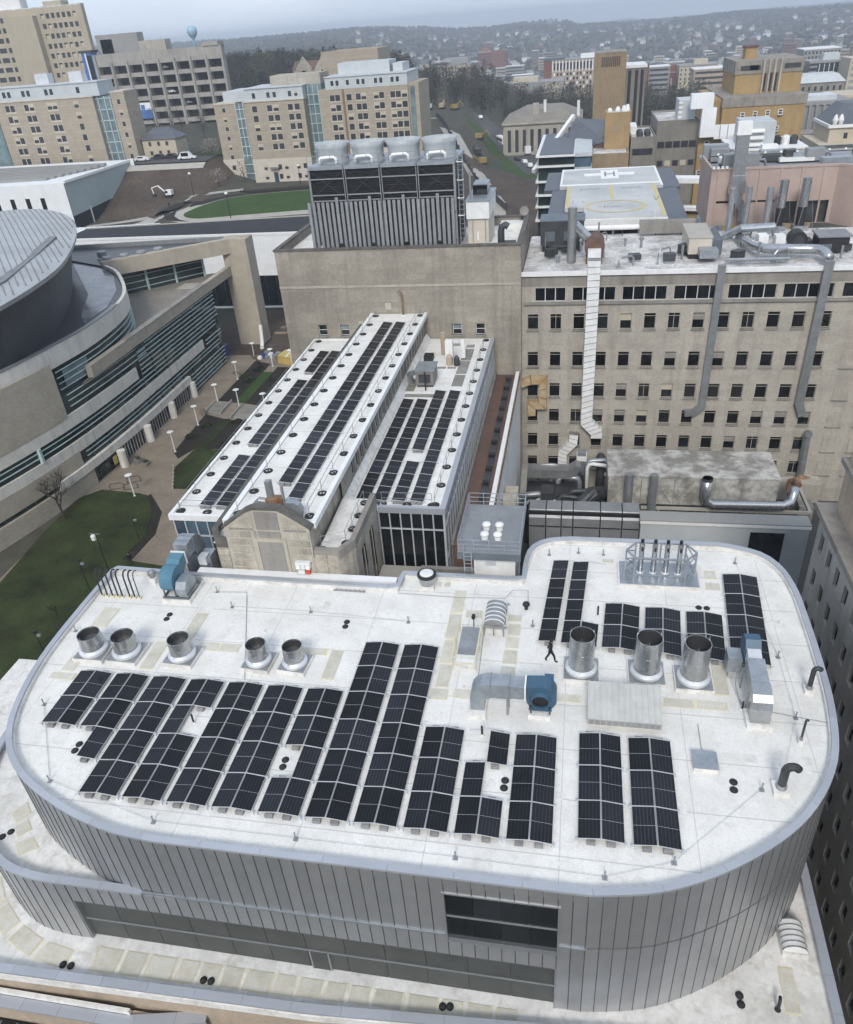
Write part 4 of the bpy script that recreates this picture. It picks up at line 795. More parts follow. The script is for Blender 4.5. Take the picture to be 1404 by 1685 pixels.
person(-0.9, 33.85, 20.0, math.radians(100), 'person in black walking across the white roof past the tall stack')
person(-51.2, 66.5, 0.0, math.radians(20), 'person in dark clothes on the path at the lawn edge')
# ---------------------------------------------------------------- stone wing with glazed annexes
WG = thing('stone_wing', 'old stone gabled wing with long white solar roofs behind', 'building', (-19, 60, 0))
MB().prism([(-23.4, 40.9), (-17.4, 40.9), (-17.4, 84.9), (-23.4, 84.9)], 0, 23.85).build('core', 'stone_old', WG)
MB().box(-23.5, -17.0, 41.2, 84.95, 23.85, 24.0).build('roof_deck', 'membrane', WG)
for x0, x1 in ((-23.6, -23.2), (-17.25, -16.9)): MB().box(x0, x1, 41.2, 84.95, 23.7, 24.14).build('roof_edge', 'white_paint', WG)
gp = [(-23.25, 19.0), (-17.15, 19.0), (-17.15, 24.0), (-18.7, 25.2), (-19.2, 25.45), (-20.9, 25.45), (-21.5, 25.2), (-23.25, 23.9)]
MB().extr(gp, 'y', 40.55, 41.2).build('gable_wall', 'stone_joint', WG)
MB().extr([(-23.4, 23.88), (-21.5, 25.22), (-20.9, 25.47), (-19.2, 25.47), (-18.7, 25.22), (-17.0, 24.0), (-17.0, 24.12), (-18.65, 25.36), (-19.15, 25.62), (-20.95, 25.62), (-21.55, 25.36), (-23.4, 24.0)], 'y', 40.46, 41.15).build('gable_coping', 'stone_soot', WG)
def blk(x0, x1, z0, z1, y=40.5, mt='stone_old'):
    e = .05; MB().add([(x0, y + .08, z0), (x1, y + .08, z0), (x1, y + .08, z1), (x0, y + .08, z1), (x0 + e, y, z0 + e), (x1 - e, y, z0 + e), (x1 - e, y, z1 - e), (x0 + e, y, z1 - e)], [(4, 5, 6, 7), (0, 1, 5, 4), (1, 2, 6, 5), (2, 3, 7, 6), (3, 0, 4, 7)]).build('stone_block', mt, WG)
z = 20.05
for r in range(6):
    for xa, xb in ((-23.2, -21.35), (-18.75, -17.2)):
        n = 2 if r % 2 else 1
        for i in range(n): blk(xa + (xb - xa) * i / n + .02, xa + (xb - xa) * (i + 1) / n - .02, z, z + .56)
    z += .62
MB().box(-20.95, -19.15, 40.49, 40.6, 20.0, 22.9).build('blind_panel', 'stone_grey', WG)
MB().box(-21.2, -20.97, 40.46, 40.6, 20.0, 23.15).box(-19.13, -18.9, 40.46, 40.6, 20.0, 23.15).box(-20.97, -19.13, 40.46, 40.6, 22.92, 23.15).build('panel_surround', 'stone_joint', WG)
for x0, x1, z0, z1 in ((-21.2, -20.95, 23.2, 23.75), (-20.9, -19.2, 23.2, 23.75), (-20.9, -19.2, 23.85, 25.3), (-22.9, -21.1, 23.75, 23.95), (-19.0, -17.35, 23.75, 23.95)): blk(x0, x1, z0, z1, mt='stone_grey')
MB().add([(-22.9, 40.5, 24.0), (-21.1, 40.5, 24.0), (-21.1, 40.5, 25.1)], [(0, 1, 2)]).build('stone_block', 'stone_old', WG); MB().add([(-19.0, 40.5, 24.0), (-17.4, 40.5, 24.0), (-19.0, 40.5, 25.1)], [(0, 1, 2)]).build('stone_block', 'stone_old', WG)
# flanks
LF = [(-23.25, 40.6), (-24.2, 40.6), (-25.0, 41.9), (-25.0, 84.9), (-24.6, 84.9), (-24.6, 42.0), (-24.0, 41.0), (-23.25, 41.0)]
MB().prism([(-23.25, 40.62), (-24.2, 40.62), (-24.98, 41.9), (-24.98, 84.9), (-23.3, 84.9)][::-1], 0, 22.2).build('flank', 'stone_old', WG)
MB().prism(LF[::-1], 22.2, 22.85).build('flank_parapet', 'stone_soot', WG)
MB().box(-24.6, -23.42, 41.05, 84.9, 22.2, 22.27).build('gutter_roof', 'membrane2', WG)
RFp = [(-17.15, 40.6), (-15.35, 40.6), (-14.6, 42.0), (-14.6, 48.25), (-17.2, 48.25)]
MB().prism(RFp, 0, 21.7).build('flank', 'stone_old', WG)
MB().prism([(-17.0, 41.0), (-15.5, 41.0), (-15.0, 42.1), (-15.0, 48.25), (-17.2, 48.25)], 21.7, 21.8).build('flank_roof', 'membrane2', WG)
MB().prism([(-17.1, 40.55), (-15.3, 40.55), (-14.55, 42.0), (-14.55, 48.2), (-14.95, 48.2), (-14.95, 42.1), (-15.5, 41.0), (-17.1, 41.0)], 21.7, 22.35).build('flank_parapet', 'cornice', WG)
for r in range(4):
    for i in range(2): blk(-17.05 + i * .86, -16.23 + i * .86, 20.05 + r * .5, 20.5 + r * .5, 40.52)
    blk(-24.1, -23.3, 20.05 + r * .5, 20.5 + r * .5, 40.54)
for y in (43.3, 45.6):
    MB().box(-14.62, -14.56, y, y + .9, 15.5, 20.6).build('window', 'black_glass', WG); MB().box(-14.57, -14.52, y + .4, y + .48, 15.5, 20.6).build('mullion', 'stone_joint', WG)
# clerestory wall
F = Face((-17.2, 48.3, 0), (0, 1, 0), (1, 0, 0)); hol = [(3.0 + i * 1.4, 3.95 + i * 1.4, 21.75, 23.2) for i in range(24)]
holed(MB(), F, 0, 36.6, 20.9, 23.7, hol, .2).build('clerestory_wall', 'stone_old', WG)
CW = win_mesh('clerestory_window', .95, 1.45, 'dorm_grey', 'black_glass', ((0,), ()), .06)
for h in hol: inst('clerestory_window', CW, WG, Vector((-17.38, 48.3 + (h[0] + h[1]) / 2, 22.475)) - WG.location, F.rz())
MB().extr([(-17.18, 21.0), (-17.18, 21.7), (-16.75, 21.05)], 'y', 48.4, 84.9).build('flashing', 'membrane2', WG)
def curtain(root, F, W_, z0, z1, cols, trans, fr='frame_alu', gl='blue_glass', mt=.09, dep=.12):
    cw = W_ / cols; zz = [z0] + list(trans) + [z1]; loc = root.location
    for j in range(len(zz) - 1):
        h = zz[j + 1] - zz[j]; g = finst('glass_pane', MB().box(-cw / 2 + .03, cw / 2 - .03, 0, .03, -h / 2 + .03, h / 2 - .03), gl)
        for i in range(cols): inst('glass_pane', g, root, Vector(F.p((i + .5) * cw, (zz[j] + zz[j + 1]) / 2)) - loc, F.rz())
    mm = finst('mullion', MB().box(-mt / 2, mt / 2, -dep, .05, 0, z1 - z0), fr)
    for i in range(cols + 1): inst('mullion', mm, root, Vector(F.p(i * cw, z0)) - loc, F.rz())
    tm = finst('transom', MB().box(0, W_, -dep * .8, .04, -mt / 2, mt / 2), fr)
    for z in zz: inst('transom', tm, root, Vector(F.p(0, z)) - loc, F.rz())
AL = thing('glazed_annex', 'long white-roofed annex with glass end facing the promenade side', 'building', (-28, 65, 0), 0, 'glazed annexes of the stone wing')
MB().box(-30.55, -25.02, 46.4, 84.9, 0, 20.7).build('core', 'dark_glass', AL); MB().box(-30.8, -25.02, 46.1, 84.95, 20.7, 21.0).build('roof_deck', 'membrane', AL)
rect_ring(MB(), -30.85, -25.0, 46.05, 84.95, 20.6, 21.1, .3).build('roof_edge', 'white_paint', AL)
curtain(AL, Face((-30.6, 46.3, 0), (1, 0, 0), (0, -1, 0)), 5.6, 12, 20.6, 6, (19.1,)); curtain(AL, Face((-30.65, 84.9, 0), (0, -1, 0), (-1, 0, 0)), 38.4, 14, 20.6, 20, (19.1,))
AR = thing('glazed_annex', 'wider white-roofed annex with dark glass front beside the alley', 'building', (-13, 66, 0), 0, 'glazed annexes of the stone wing')
MB().box(-17.1, -9.6, 48.5, 84.9, 0, 20.7).build('core', 'dark_glass', AR); MB().box(-17.15, -9.4, 48.26, 84.95, 20.7, 21.0).build('roof_deck', 'membrane', AR)
mq = MB(); mq.box(-9.72, -9.3, 48.2, 84.95, 20.6, 21.12).box(-14.5, -9.72, 48.2, 48.55, 20.6, 21.12).build('roof_edge', 'coping', AR)
curtain(AR, Face((-14.55, 48.4, 0), (1, 0, 0), (0, -1, 0)), 5.1, 12.5, 20.6, 6, (19.1,), gl='dark_glass'); curtain(AR, Face((-9.5, 48.4, 0), (0, 1, 0), (1, 0, 0)), 36.4, 12.5, 20.6, 30, (16.2, 19.2), gl='blue_glass')
LK = thing('link_roof', 'flat pale stone link roof between gable flank and glass front', 'roof', (-13, 44, 0)); MB().box(-14.5, -11.35, 39.9, 47.6, 10, 16.1).build('slab', 'pale_pave', LK); MB().box(-11.3, -4, 47.0, 47.4, 10, 16.4).build('pit_wall', 'stone_grey', LK); MB().box(-11.3, -4, 41.5, 47.0, 10, 13.2).build('pit_floor', 'dirty_roof', LK)
# solar arrays on the wing: single tilted columns
SG = 'solar columns on the wing roofs'
def scol(x, y, z, rows, label, tilt=6):
    t = thing('solar_column', label, 'solar array', (x, y, z), 0, SG); tl = math.radians(tilt)
    rm = RM.get(tilt) or RM.setdefault(tilt, finst('rail', MB().beam((-.62, 0, .18 + .6 * math.tan(tl)), (.62, 0, .18 - .6 * math.tan(tl)), .06, .03), 'rail_white'))
    for r, s in enumerate(rows):
        if s: inst('solar_panel', SOLAR, t, (0, (r + .5) * PY, .2), rot=(0, tl, 0))
        if s or (r and rows[r - 1]): inst('rail', rm, t, (0, r * PY, 0)); inst('rail_foot', FOOT, t, (-.6, r * PY, 0)); inst('rail_foot', FOOT, t, (.6, r * PY, 0))
        if s and not (r and rows[r - 1]): inst('ballast_block', BAL, t, (-.2, r * PY - .15, 0)); inst('ballast_block', BAL, t, (.25, r * PY - .15, 0))
    inst('rail', rm, t, (0, len(rows) * PY, 0))
RM = {}
scol(-20.75, 46.3, 24.0, [1] * 17, 'longer solar column on the tall middle roof, promenade side'); scol(-19.3, 44.2, 24.0, [1] * 18, 'solar column on the tall middle roof, clerestory side')
scol(-28.25, 47.45, 21.0, [1, 1, 1, 1, 0, 1, 1, 1, 1, 1, 1, 1, 0, 1, 1, 1], 'solar column with two gaps along the promenade-side annex edge'); scol(-26.9, 47.45, 21.0, [1] * 16, 'unbroken solar column beside the sooty parapet')
scol(-15.95, 49.1, 21.0, [1] * 9, 'first solar column of the wide annex, below the clerestory'); scol(-14.55, 49.1, 21.0, [1] * 9, 'second solar column of the wide annex')
scol(-13.1, 49.1, 21.0, [1, 1, 1, 0, 1, 1, 1, 1, 1, 1], 'third solar column of the wide annex, one panel missing'); scol(-11.65, 49.1, 21.0, [1] * 10, 'fourth solar column of the wide annex, nearest its glass side')
# guard rails with weighted round bases
gb = MB(); gb.lathe([(.36, 0), (.36, .07), (.28, .1), (.2, .1), (.2, .04)], n=14, cap=(True, False)).mi(1).lathe([(.2, .045), (.0, .05)], n=8, cap=(False, False)).mi(0).box(-.05, .05, -.3, .3, .05, .11)
GB = finst('weight_base', gb, ['rubber', 'membrane2']); GPOST = finst('post', MB().cyl(0, 0, 0.05, 1.1, .022, 6), 'grey_metal')
def guard(P, z, label, step=2.9):
    t = thing('roof_guardrail', label, 'guard rail', (P[0][0], P[0][1], z), 0, 'free-standing guard rails on the wing roofs')
    Q = resample(P, step)
    for x, y in Q: inst('weight_base', GB, t, (x - P[0][0], y - P[0][1], 0), rnd.random() * 3); inst('post', GPOST, t, (x - P[0][0], y - P[0][1], 0))
    for h in (.58, 1.1): MB().tube([(x, y, z + h) for x, y in P], .02, 5).build('rail', 'grey_metal', t)
guard([(-30.1, 46.8), (-30.1, 84.2)], 21.0, 'guard rail along the promenade edge of the narrow annex'); guard([(-30.1, 46.7), (-25.6, 46.7)], 21.0, 'short guard rail at the glass end of the narrow annex', 2.2)
guard([(-22.8, 42.2), (-22.8, 84.2)], 24.0, 'guard rail on the tall roof, sooty parapet side'); guard([(-17.6, 42.2), (-17.6, 84.2)], 24.0, 'guard rail on the tall roof above the clerestory')
guard([(-10.2, 48.9), (-10.2, 84.3)], 21.0, 'guard rail above the alley side glass'); guard([(-14.3, 48.8), (-10.4, 48.8)], 21.0, 'short guard rail above the dark glass front', 1.9)
guard([(-15.3, 47.6), (-15.3, 42.2), (-16.8, 41.4)], 21.8, 'bent guard rail on the stone flank roof', 1.9); guard([(-24.2, 41.4), (-24.0, 42.6)], 22.27, 'stub of guard rail in the gutter beside the gable', 1.2)
# equipment on the wing roofs
t = thing('rusty_flue', 'rusted flue stack and elbows behind the stone gable', 'flue', (-20.2, 42.6, 24)); MB().box(-20.75, -20.25, 42.6, 43.1, 25.1, 27.0).build('stack_box', 'steel_dull', t); MB().box(-20.85, -19.7, 42.3, 43.2, 24.5, 25.4).build('rusty_casing', 'rust', t)
MB().tube([(-20.8, 42.7, 25.0), (-21.5, 42.7, 25.1), (-21.9, 42.8, 24.7), (-21.95, 42.9, 24.05)], .3, 12).build('elbow', 'steel_dull', t); MB().box(-19.75, -19.3, 42.4, 43.0, 24.3, 25.5).build('rusty_casing', 'rust', t); MB().box(-19.35, -19.2, 42.5, 42.8, 24.3, 26.6).build('fin', 'grey_metal', t)
MB().box(-21.0, -18.9, 42.2, 43.3, 24.0, 24.45).build('skid', 'grey_metal', t); MB().tube([(-19.2, 42.9, 24.9), (-18.6, 43.0, 25.0), (-18.2, 43.1, 24.6), (-18.1, 43.1, 24.05)], .16, 10).build('elbow', 'steel', t)
t.scale = (.8, .8, .8)
t = thing('small_blower', 'pale blue-grey blower housing perched behind the gable coping', 'blower', (-18.5, 42.0, 24)); MB().extr([(-19.2, 24.2), (-17.9, 24.2), (-17.75, 24.9), (-18.0, 25.5), (-18.4, 25.75), (-19.2, 25.75)], 'y', 41.65, 42.35).build('housing', 'galv', t); MB().box(-19.1, -17.9, 41.8, 42.25, 24.0, 24.2).build('stand', 'grey_metal', t)
t.scale = (.75, .75, .75)
t = thing('rooftop_unit', 'weathered grey rooftop air unit on the wide annex', 'air unit', (-14.9, 72, 21)); MB().box(-15.8, -14.0, 71.0, 73.4, 21.25, 22.7).build('casing', 'stone_grey', t); MB().box(-15.9, -13.9, 70.9, 73.5, 22.7, 22.8).build('lid', 'galv', t); MB().box(-15.5, -14.3, 70.93, 71.0, 21.5, 22.4).build('grille', 'dark_metal', t); MB().box(-15.7, -14.1, 71.1, 73.3, 21.0, 21.25).build('skid', 'dark_metal', t); MB().tube([(-16.0, 71.2, 22.5), (-16.5, 71.5, 22.2), (-16.5, 72, 21.0)], .3, 10).build('hood', 'galv', t)
t = thing('brick_flue', 'reddish flue with white vent boxes at the far end of the annex', 'flue', (-13.6, 79, 21)); MB().cyl(-14.4, 80, 21, 23.5, .28, 10).build('pipe', 'stone_warm', t); MB().box(-13.8, -13.0, 77.5, 78.2, 21.4, 23.4).build('vent_box', 'white_metal', t); MB().box(-12.2, -11.8, 78.4, 78.9, 21.2, 23.2).build('vent_box', 'white_metal', t); MB().lathe([(.35, 21), (.35, 21.9), (.1, 22.2)], -13.3, 77.0, 12).build('hood', 'stone_warm', t); MB().lathe([(.35, 21), (.3, 21.8), (.1, 22.1)], -12.5, 76.9, 12).build('hood', 'dark_metal', t); MB().box(-16.3, -15.3, 78, 79, 21, 21.6).build('fan_box', 'black', t)
t = thing('vent_pipe', 'tall black pipe beside the weathered rooftop unit', 'vent pipe', (-14.7, 70.2, 21)); MB().cyl(-14.7, 70.2, 21, 23.0, .07, 8).build('pipe', 'black', t)
t = thing('vent_pipe', 'black pipe at the lower end of the annex solar columns', 'vent pipe', (-15.2, 49.3, 21)); MB().cyl(-15.2, 49.3, 21, 21.9, .06, 8).build('pipe', 'black', t)
t = thing('vent_pipe', 'rust-red wall pipe standing at the far end of the tall roof', 'vent pipe', (-19.6, 84.2, 24)); MB().tube([(-19.6, 84.3, 24), (-19.6, 84.3, 26.6), (-19.8, 84.3, 26.8), (-20.1, 84.3, 26.75)], .1, 8).build('pipe', 'rust', t); MB().cyl(-19.6, 84.3, 24, 24.12, .25, 10).build('boot', 'membrane2', t)
for i, (x0, x1, y0, y1) in enumerate([(-12.3, -11.2, 71.3, 74.2), (-12.3, -11.2, 74.5, 78), (-12.3, -11.2, 78.2, 81.6), (-12.2, -11.3, 82.0, 82.9), (-15.0, -13.0, 82.6, 83.3), (-14.5, -13.6, 75.9, 76.4), (-13.4, -12.5, 75.9, 76.4), (-16.8, -15.9, 70, 73), (-16.6, -13.0, 68.6, 69.3)]): MB().box(x0, x1, y0, y1, 21.0, 21.04).build('walkway_pad', 'stone_grey', AR)
t = thing('wall_lights', 'white floodlight boxes and red sign on the stone gable foot', 'wall fixture', (-17.9, 40.3, 20)); MB().box(-18.45, -17.4, 40.15, 40.48, 21.35, 21.5).build('shelf', 'white_metal', t)
for i in range(3): MB().box(-18.4 + i * .34, -18.1 + i * .34, 40.1, 40.44, 21.0, 21.33).build('lamp_box', 'white_metal', t)
MB().box(-18.3, -17.85, 40.2, 40.47, 20.55, 20.85).build('panel_box', 'white_metal', t); MB().box(-17.8, -17.5, 40.25, 40.47, 20.5, 20.9).build('red_plate', 'red_sign', t)
MB().box(-25.8, -11.4, 39.98, 40.5, 19.9, 20.45).build('base_flashing', 'white_paint', WG)
# vent platform beside the upper roof
t = thing('vent_platform', 'blue-grey railed platform with four white mushroom vents', 'platform', (-5.3, 44.5, 20))
MB().box(-6.4, -3.6, 42.2, 46.5, 17, 21.75).build('penthouse', 'white_metal', t); MB().box(-7.4, -3.2, 41.7, 47.8, 21.75, 21.9).build('deck', 'grey_metal', t); MB().box(-5.6, -4.9, 42.15, 42.2, 20.6, 21.3).build('sign_plate', 'frame_alu', t)
for x in (-7.35, -6.3, -5.28, -4.25, -3.25):
    for y in (41.75, 47.75): MB().beam((x, y, 21.5), (x, y, 22.9), .06).build('post', 'galv', t)
for y in (43.2, 44.7, 46.2):
    for x in (-7.35, -3.25): MB().beam((x, y, 21.5), (x, y, 22.9), .06).build('post', 'galv', t)
for z in (22.2, 22.55, 22.9):
    for a, b in (((-7.35, 41.75), (-3.25, 41.75)), ((-7.35, 47.75), (-3.25, 47.75)), ((-7.35, 41.75), (-7.35, 47.75)), ((-3.25, 41.75), (-3.25, 47.75))): MB().beam((*a, z), (*b, z), .045).build('rail', 'galv', t)
MB().box(-7.42, -3.18, 41.62, 41.7, 21.4, 21.9).build('fascia', 'blue_steel', t)
for x in (-6.95, -6.45): MB().beam((x, 41.55, 20), (x, 41.55, 22.6), .06).build('ladder_rail', 'galv', t)
for i in range(7): MB().beam((-6.95, 41.55, 20.2 + i * .3), (-6.45, 41.55, 20.2 + i * .3), .04).build('rung', 'galv', t)
for x in (-5.75, -4.85):
    for y in (44.6, 43.4):
        v = thing('mushroom_vent', 'white mushroom vent, one of four on the railed platform', 'roof vent', (x, y, 21.9), 0, 'mushroom vents on the platform'); MB().lathe([(.22, 0), (.2, .1), (.24, .16), (.18, .35)], n=14).build('neck', 'white_metal', v, w=False); MB().lathe([(.29, .33), (.31, .4), (.28, .5), (.15, .56), (0, .58)], n=18, cap=(True, False)).build('cap', 'white_metal', v, w=False, smooth=True)
# ---------------------------------------------------------------- blank stone block with cooling towers
BK = thing('windowless_block', 'tall nearly windowless tan stone block carrying the cooling towers', 'building', (-20, 92, 0))
F = Face((-34.1, 85, 0), (1, 0, 0), (0, -1, 0))
bw = [(-30.2, -29.14), (-27.45, -26.44), (-14.14, -12.99), (-11.44, -10.35)]
holed(MB(), F, 0, 27.8, 0, 31.3, [(a + 34.1, b + 34.1, 21.45, 22.75) for a, b in bw], .3).build('front_wall', 'limestone_dark', BK)
mw = MB(); mw.add([(-34.1, 85, 0), (-34.1, 99, 0), (-34.1, 99, 31.3), (-34.1, 85, 31.3), (-6.3, 85, 0), (-6.3, 99, 0), (-6.3, 99, 31.3), (-6.3, 85, 31.3)], [(0, 3, 2, 1), (4, 5, 6, 7), (1, 2, 6, 5)]).build('side_walls', 'limestone_dark', BK)
MB().box(-34.0, -6.4, 85.1, 98.9, 30.2, 30.4).build('roof_deck', 'membrane2', BK)
rect_ring(MB(), -34.2, -6.2, 84.9, 99.1, 31.3, 31.5, .55).build('coping', 'stone_soot', BK); rect_ring(MB(), -34.05, -6.35, 85.05, 98.95, 30.4, 31.3, .3).build('parapet', 'cornice', BK)
MB().box(-34.12, -6.28, 84.92, 85.0, 27.1, 27.35).build('string_course', 'limestone', BK)
BW1 = win_mesh('window', 1.06, 1.3, 'frame_alu', 'black_glass', ((), (0,)), .07, 'stone_grey'); BW2 = win_mesh('window', 1.06, 1.3, 'frame_alu', 'black_glass', ((), (0,)), .07, 'stone_grey', 'pale_glass')
for i, (a, b) in enumerate(bw): inst('window', BW2 if i in (1, 2) else BW1, BK, Vector(((a + b) / 2, 85.26, 22.1)) - BK.location)
for x, z in ((-21.4, 24.9), (-24.85, 22.8)): MB().box(x - .35, x + .35, 84.9, 85.0, z - .4, z + .4).build('vent_plate', 'stone_joint', BK)
CG = 'cooling tower cells in a row'
for i in range(4):
    x0 = -29.4 + i * 4.02; x1 = x0 + 3.94
    t = thing('cooling_tower', ['first cooling tower cell, at the promenade end of the row', 'second cooling tower cell from the promenade end', 'third cooling tower cell from the promenade end', 'fourth cooling tower cell, beside the ladder mast'][i], 'cooling tower', ((x0 + x1) / 2, 91, 30.4), 0, CG)
    MB().box(x0 + .08, x1 - .08, 87.3, 94.6, 35.0, 39.3).build('fill_casing', 'black', t)
    MB().box(x0 + .05, x1 - .05, 88.5, 94.5, 30.4, 35.0).build('basin', 'dark_metal', t)
    for j, (za, zb) in enumerate(((36.3, 37.6), (37.7, 39.2))):
        for k in range(7): MB().box(x0 + .15, x1 - .15, 87.16, 87.28, za + .19 * k, za + .19 * k + .05).build('louvre_slat', 'black', t)
    for a, b in (((x0 + .1, 36.4), (x1 - .1, 39.2)), ((x0 + .1, 39.2), (x1 - .1, 36.4))): MB().beam((a[0], 87.12, a[1]), (b[0], 87.12, b[1]), .06).build('brace', 'dark_metal', t)
    for x in (x0, x1): MB().box(x - .11, x + .11, 87.0, 87.25, 30.4, 39.5).build('post', 'grey_metal', t)
    for z in (36.05, 36.65, 38.3): MB().box(x0 + .11, x1 - .11, 87.02, 87.14, z, z + .12).build('girt', 'grey_metal', t)
    MB().box(x0 - .08, x1 + .08, 86.9, 94.9, 39.3, 39.62).build('fan_deck', 'galv', t)
    MB().lathe([(1.78, 39.62), (1.7, 40.3), (1.78, 41.0), (1.98, 41.55), (1.93, 41.55), (1.7, 41.0), (1.62, 40.3), (1.62, 39.7)], (x0 + x1) / 2, 90.6, 32, (False, True)).build('fan_cylinder', 'fan_shell', t, smooth=True)
    xm = (x0 + x1) / 2; MB().tube([(xm - 1.0, 88.4, 39.62), (xm - 1.0, 88.4, 40.15), (xm - .8, 88.4, 40.3), (xm + .6, 88.4, 40.35), (xm + .85, 88.4, 40.2), (xm + .9, 88.4, 39.62)], .17, 10).build('riser_pipe', 'white_paint', t, smooth=True)
    for k in range(4): MB().beam((x0 + k * 1.31, 87.0, 39.6), (x0 + k * 1.31, 87.0, 40.7), .05).build('rail_post', 'grey_metal', t)
    for z in (40.2, 40.7): MB().beam((x0, 87.0, z), (x1, 87.0, z), .04).build('rail', 'grey_metal', t)
SS = thing('slat_screen', 'grey vertical slat screen below the cooling towers', 'screen', (-21.4, 86.6, 30.4)); SLAT = finst('slat', MB().box(-.16, .16, -.06, .06, 0, 4.9), 'grey_metal')
for i in range(31): inst('slat', SLAT, SS, (-8.3 + i * .535, 0, .75 + (.5 if i % 7 == 6 else 0)))
for i in range(10): inst('slat', SLAT, SS, (-8.4, .5 + i * .62, .4), math.pi / 2)
for z in (31.6, 34.6): MB().box(-29.8, -13.4, 86.7, 86.78, z, z + .12).build('girt', 'dark_metal', SS)
for i, x in enumerate((-27.6, -25.2, -22.0, -19.3, -16.8, -14.6)): 
    t = thing('pipe_stub', 'short white pipe and valve at the foot of the slat screen', 'pipe', (x, 86.0, 30.4), 0, 'pipe stubs below the slat screen'); MB().tube([(x, 86.9, 30.8), (x, 86.0, 30.8), (x + .15, 85.8, 30.6), (x + .15, 85.8, 30.4)], .14, 8).build('pipe', 'white_paint' if i % 2 else 'steel_dull', t); MB().box(x - .25, x + .2, 86.1, 86.4, 30.4, 30.62).build('support', 'dark_metal', t)
t = thing('ladder_mast', 'caged galvanised ladder mast beside the last cooling tower', 'ladder', (-12.9, 88, 30.4))
for x in (-13.15, -12.65): MB().beam((x, 88.2, 30.4), (x, 88.2, 40.2), .1).build('rail', 'galv', t)
for i in range(18): MB().beam((-13.15, 88.2, 31 + i * .5), (-12.65, 88.2, 31 + i * .5), .05).build('rung', 'galv', t)
for z in (34, 35.8, 37.6, 39.4): MB().tube([(-13.2, 88.1, z), (-13.2, 87.5, z), (-12.6, 87.5, z), (-12.6, 88.1, z)], .05, 5).build('cage_hoop', 'white_paint', t)
t = thing('penthouse_shed', 'white two-step penthouse shed at the corner of the stone block', 'shed', (-11, 91, 30.4))
MB().box(-12.3, -10.0, 88.1, 94, 30.4, 33.5).build('lower_wall', 'dorm_stone', t); MB().box(-12.4, -9.9, 87.9, 95, 33.5, 35.3).build('upper_wall', 'white_metal', t); MB().box(-12.5, -9.8, 87.8, 95.1, 35.3, 35.42).build('roof', 'galv', t); MB().box(-12.0, -10.4, 91, 94, 35.42, 36.4).build('vent_box', 'dark_glass', t); MB().box(-12.0, -10.4, 91.3, 94, 36.4, 36.5).build('vent_lid', 'galv', t)
MB().tube([(-12.0, 88.8, 35.42), (-12.0, 88.8, 38.2)], .12, 8).build('flue', 'grey_metal', t); MB().box(-11.3, -11.1, 88.0, 88.1, 31.2, 32.1).build('lamp_box', 'white_metal', t)
for x in (-11.8, -10.4): MB().box(x, x + .08, 88.02, 88.1, 31.0, 33.5).build('pilaster', 'grey_metal', t)
t = thing('elbow_vent', 'thick dark elbow vent in the corner of the block roof', 'vent pipe', (-8.6, 87.4, 30.4)); MB().tube([(-8.6, 87.4, 30.4), (-8.6, 87.4, 32.2), (-8.5, 87.4, 32.7), (-8.1, 87.4, 32.9), (-7.8, 87.4, 32.7)], .38, 12).build('pipe', 'dark_metal', t); MB().box(-8.4, -7.0, 87, 87.8, 30.4, 31.2).build('fan_box', 'dark_metal', t)
t = thing('satellite_dish', 'small satellite dish on the corner parapet', 'dish', (-6.8, 97.5, 31.3)); MB().cyl(-6.8, 97.5, 31.0, 32, .06, 8).build('mast', 'grey_metal', t); dd = MB().lathe([(0, 0), (.3, .03), (.55, .14)], n=16, cap=(False, False)).build('dish', 'stone_grey', t, w=False); dd.location = (0, 0, .9); dd.rotation_euler = (1.2, 0, .2)
MB().box(-9.6, -6.5, 96.6, 98.6, 30.4, 31.0).build('roof_box', 'white_metal', t)
t = thing('gas_bottles', 'grey box unit beside the thick elbow vent', 'box', (-9.4, 86.8, 30.4)); MB().box(-9.8, -9.0, 86.5, 87.1, 30.4, 31.2).build('body', 'frame_alu', t); MB().box(-9.75, -9.05, 86.48, 86.5, 30.5, 31.1).build('door', 'grey_metal', t)
# ---------------------------------------------------------------- long concrete hospital facade
CB = thing('hospital_block', 'long tan stone hospital block with rows of dark windows', 'building', (12, 95, 0))
F = Face((-6.3, 86, 0), (1, 0, 0), (0, -1, 0))
rows = [(21.6, 23.4), (17.15, 18.95), (13.35, 15.1), (10.05, 11.75), (6.8, 8.5), (3.7, 5.35)]
cols = [-5.65 + 2.56 * i for i in range(13)]
hol = [(x + 6.3, x + 6.3 + 1.24, a, b) for x in cols for a, b in rows]
strips = [(-4.8, -1.45), (-.72, 3.9), (4.65, 9.3), (10.05, 14.9), (15.6, 20.4), (21.1, 26.0), (26.9, 31.7), (32.5, 37)]
hol += [(a + 6.3, b + 6.3, 24.85, 26.35) for a, b in strips]
holed(MB(), F, 0, 46.3, 0, 26.5, hol, .28).build('front_wall', 'limestone', CB)
MB().box(-6.3, 40, 86.0, 103, 26.5, 27.7).build('fascia', 'cornice', CB); MB().box(-6.2, 40, 86.3, 103, 27.5, 27.95).build('roof_deck', 'dirty_roof', CB)
MB().box(-6.3, 40, 85.75, 86.1, 27.7, 28.15).build('roof_edge', 'white_metal', CB)
MB().box(-6.0, 40, 85.72, 86.0, 24.55, 24.8).build('sill_course', 'stone_grey', CB)
bwm = MB(); bwm.add([(-6.3, 86, 0), (-6.3, 103, 0), (-6.3, 103, 26.5), (-6.3, 86, 26.5), (40, 103, 0), (40, 103, 26.5)], [(0, 3, 2, 1), (1, 2, 5, 4)]).build('rear_walls', 'limestone', CB)
rv = random.Random(4)
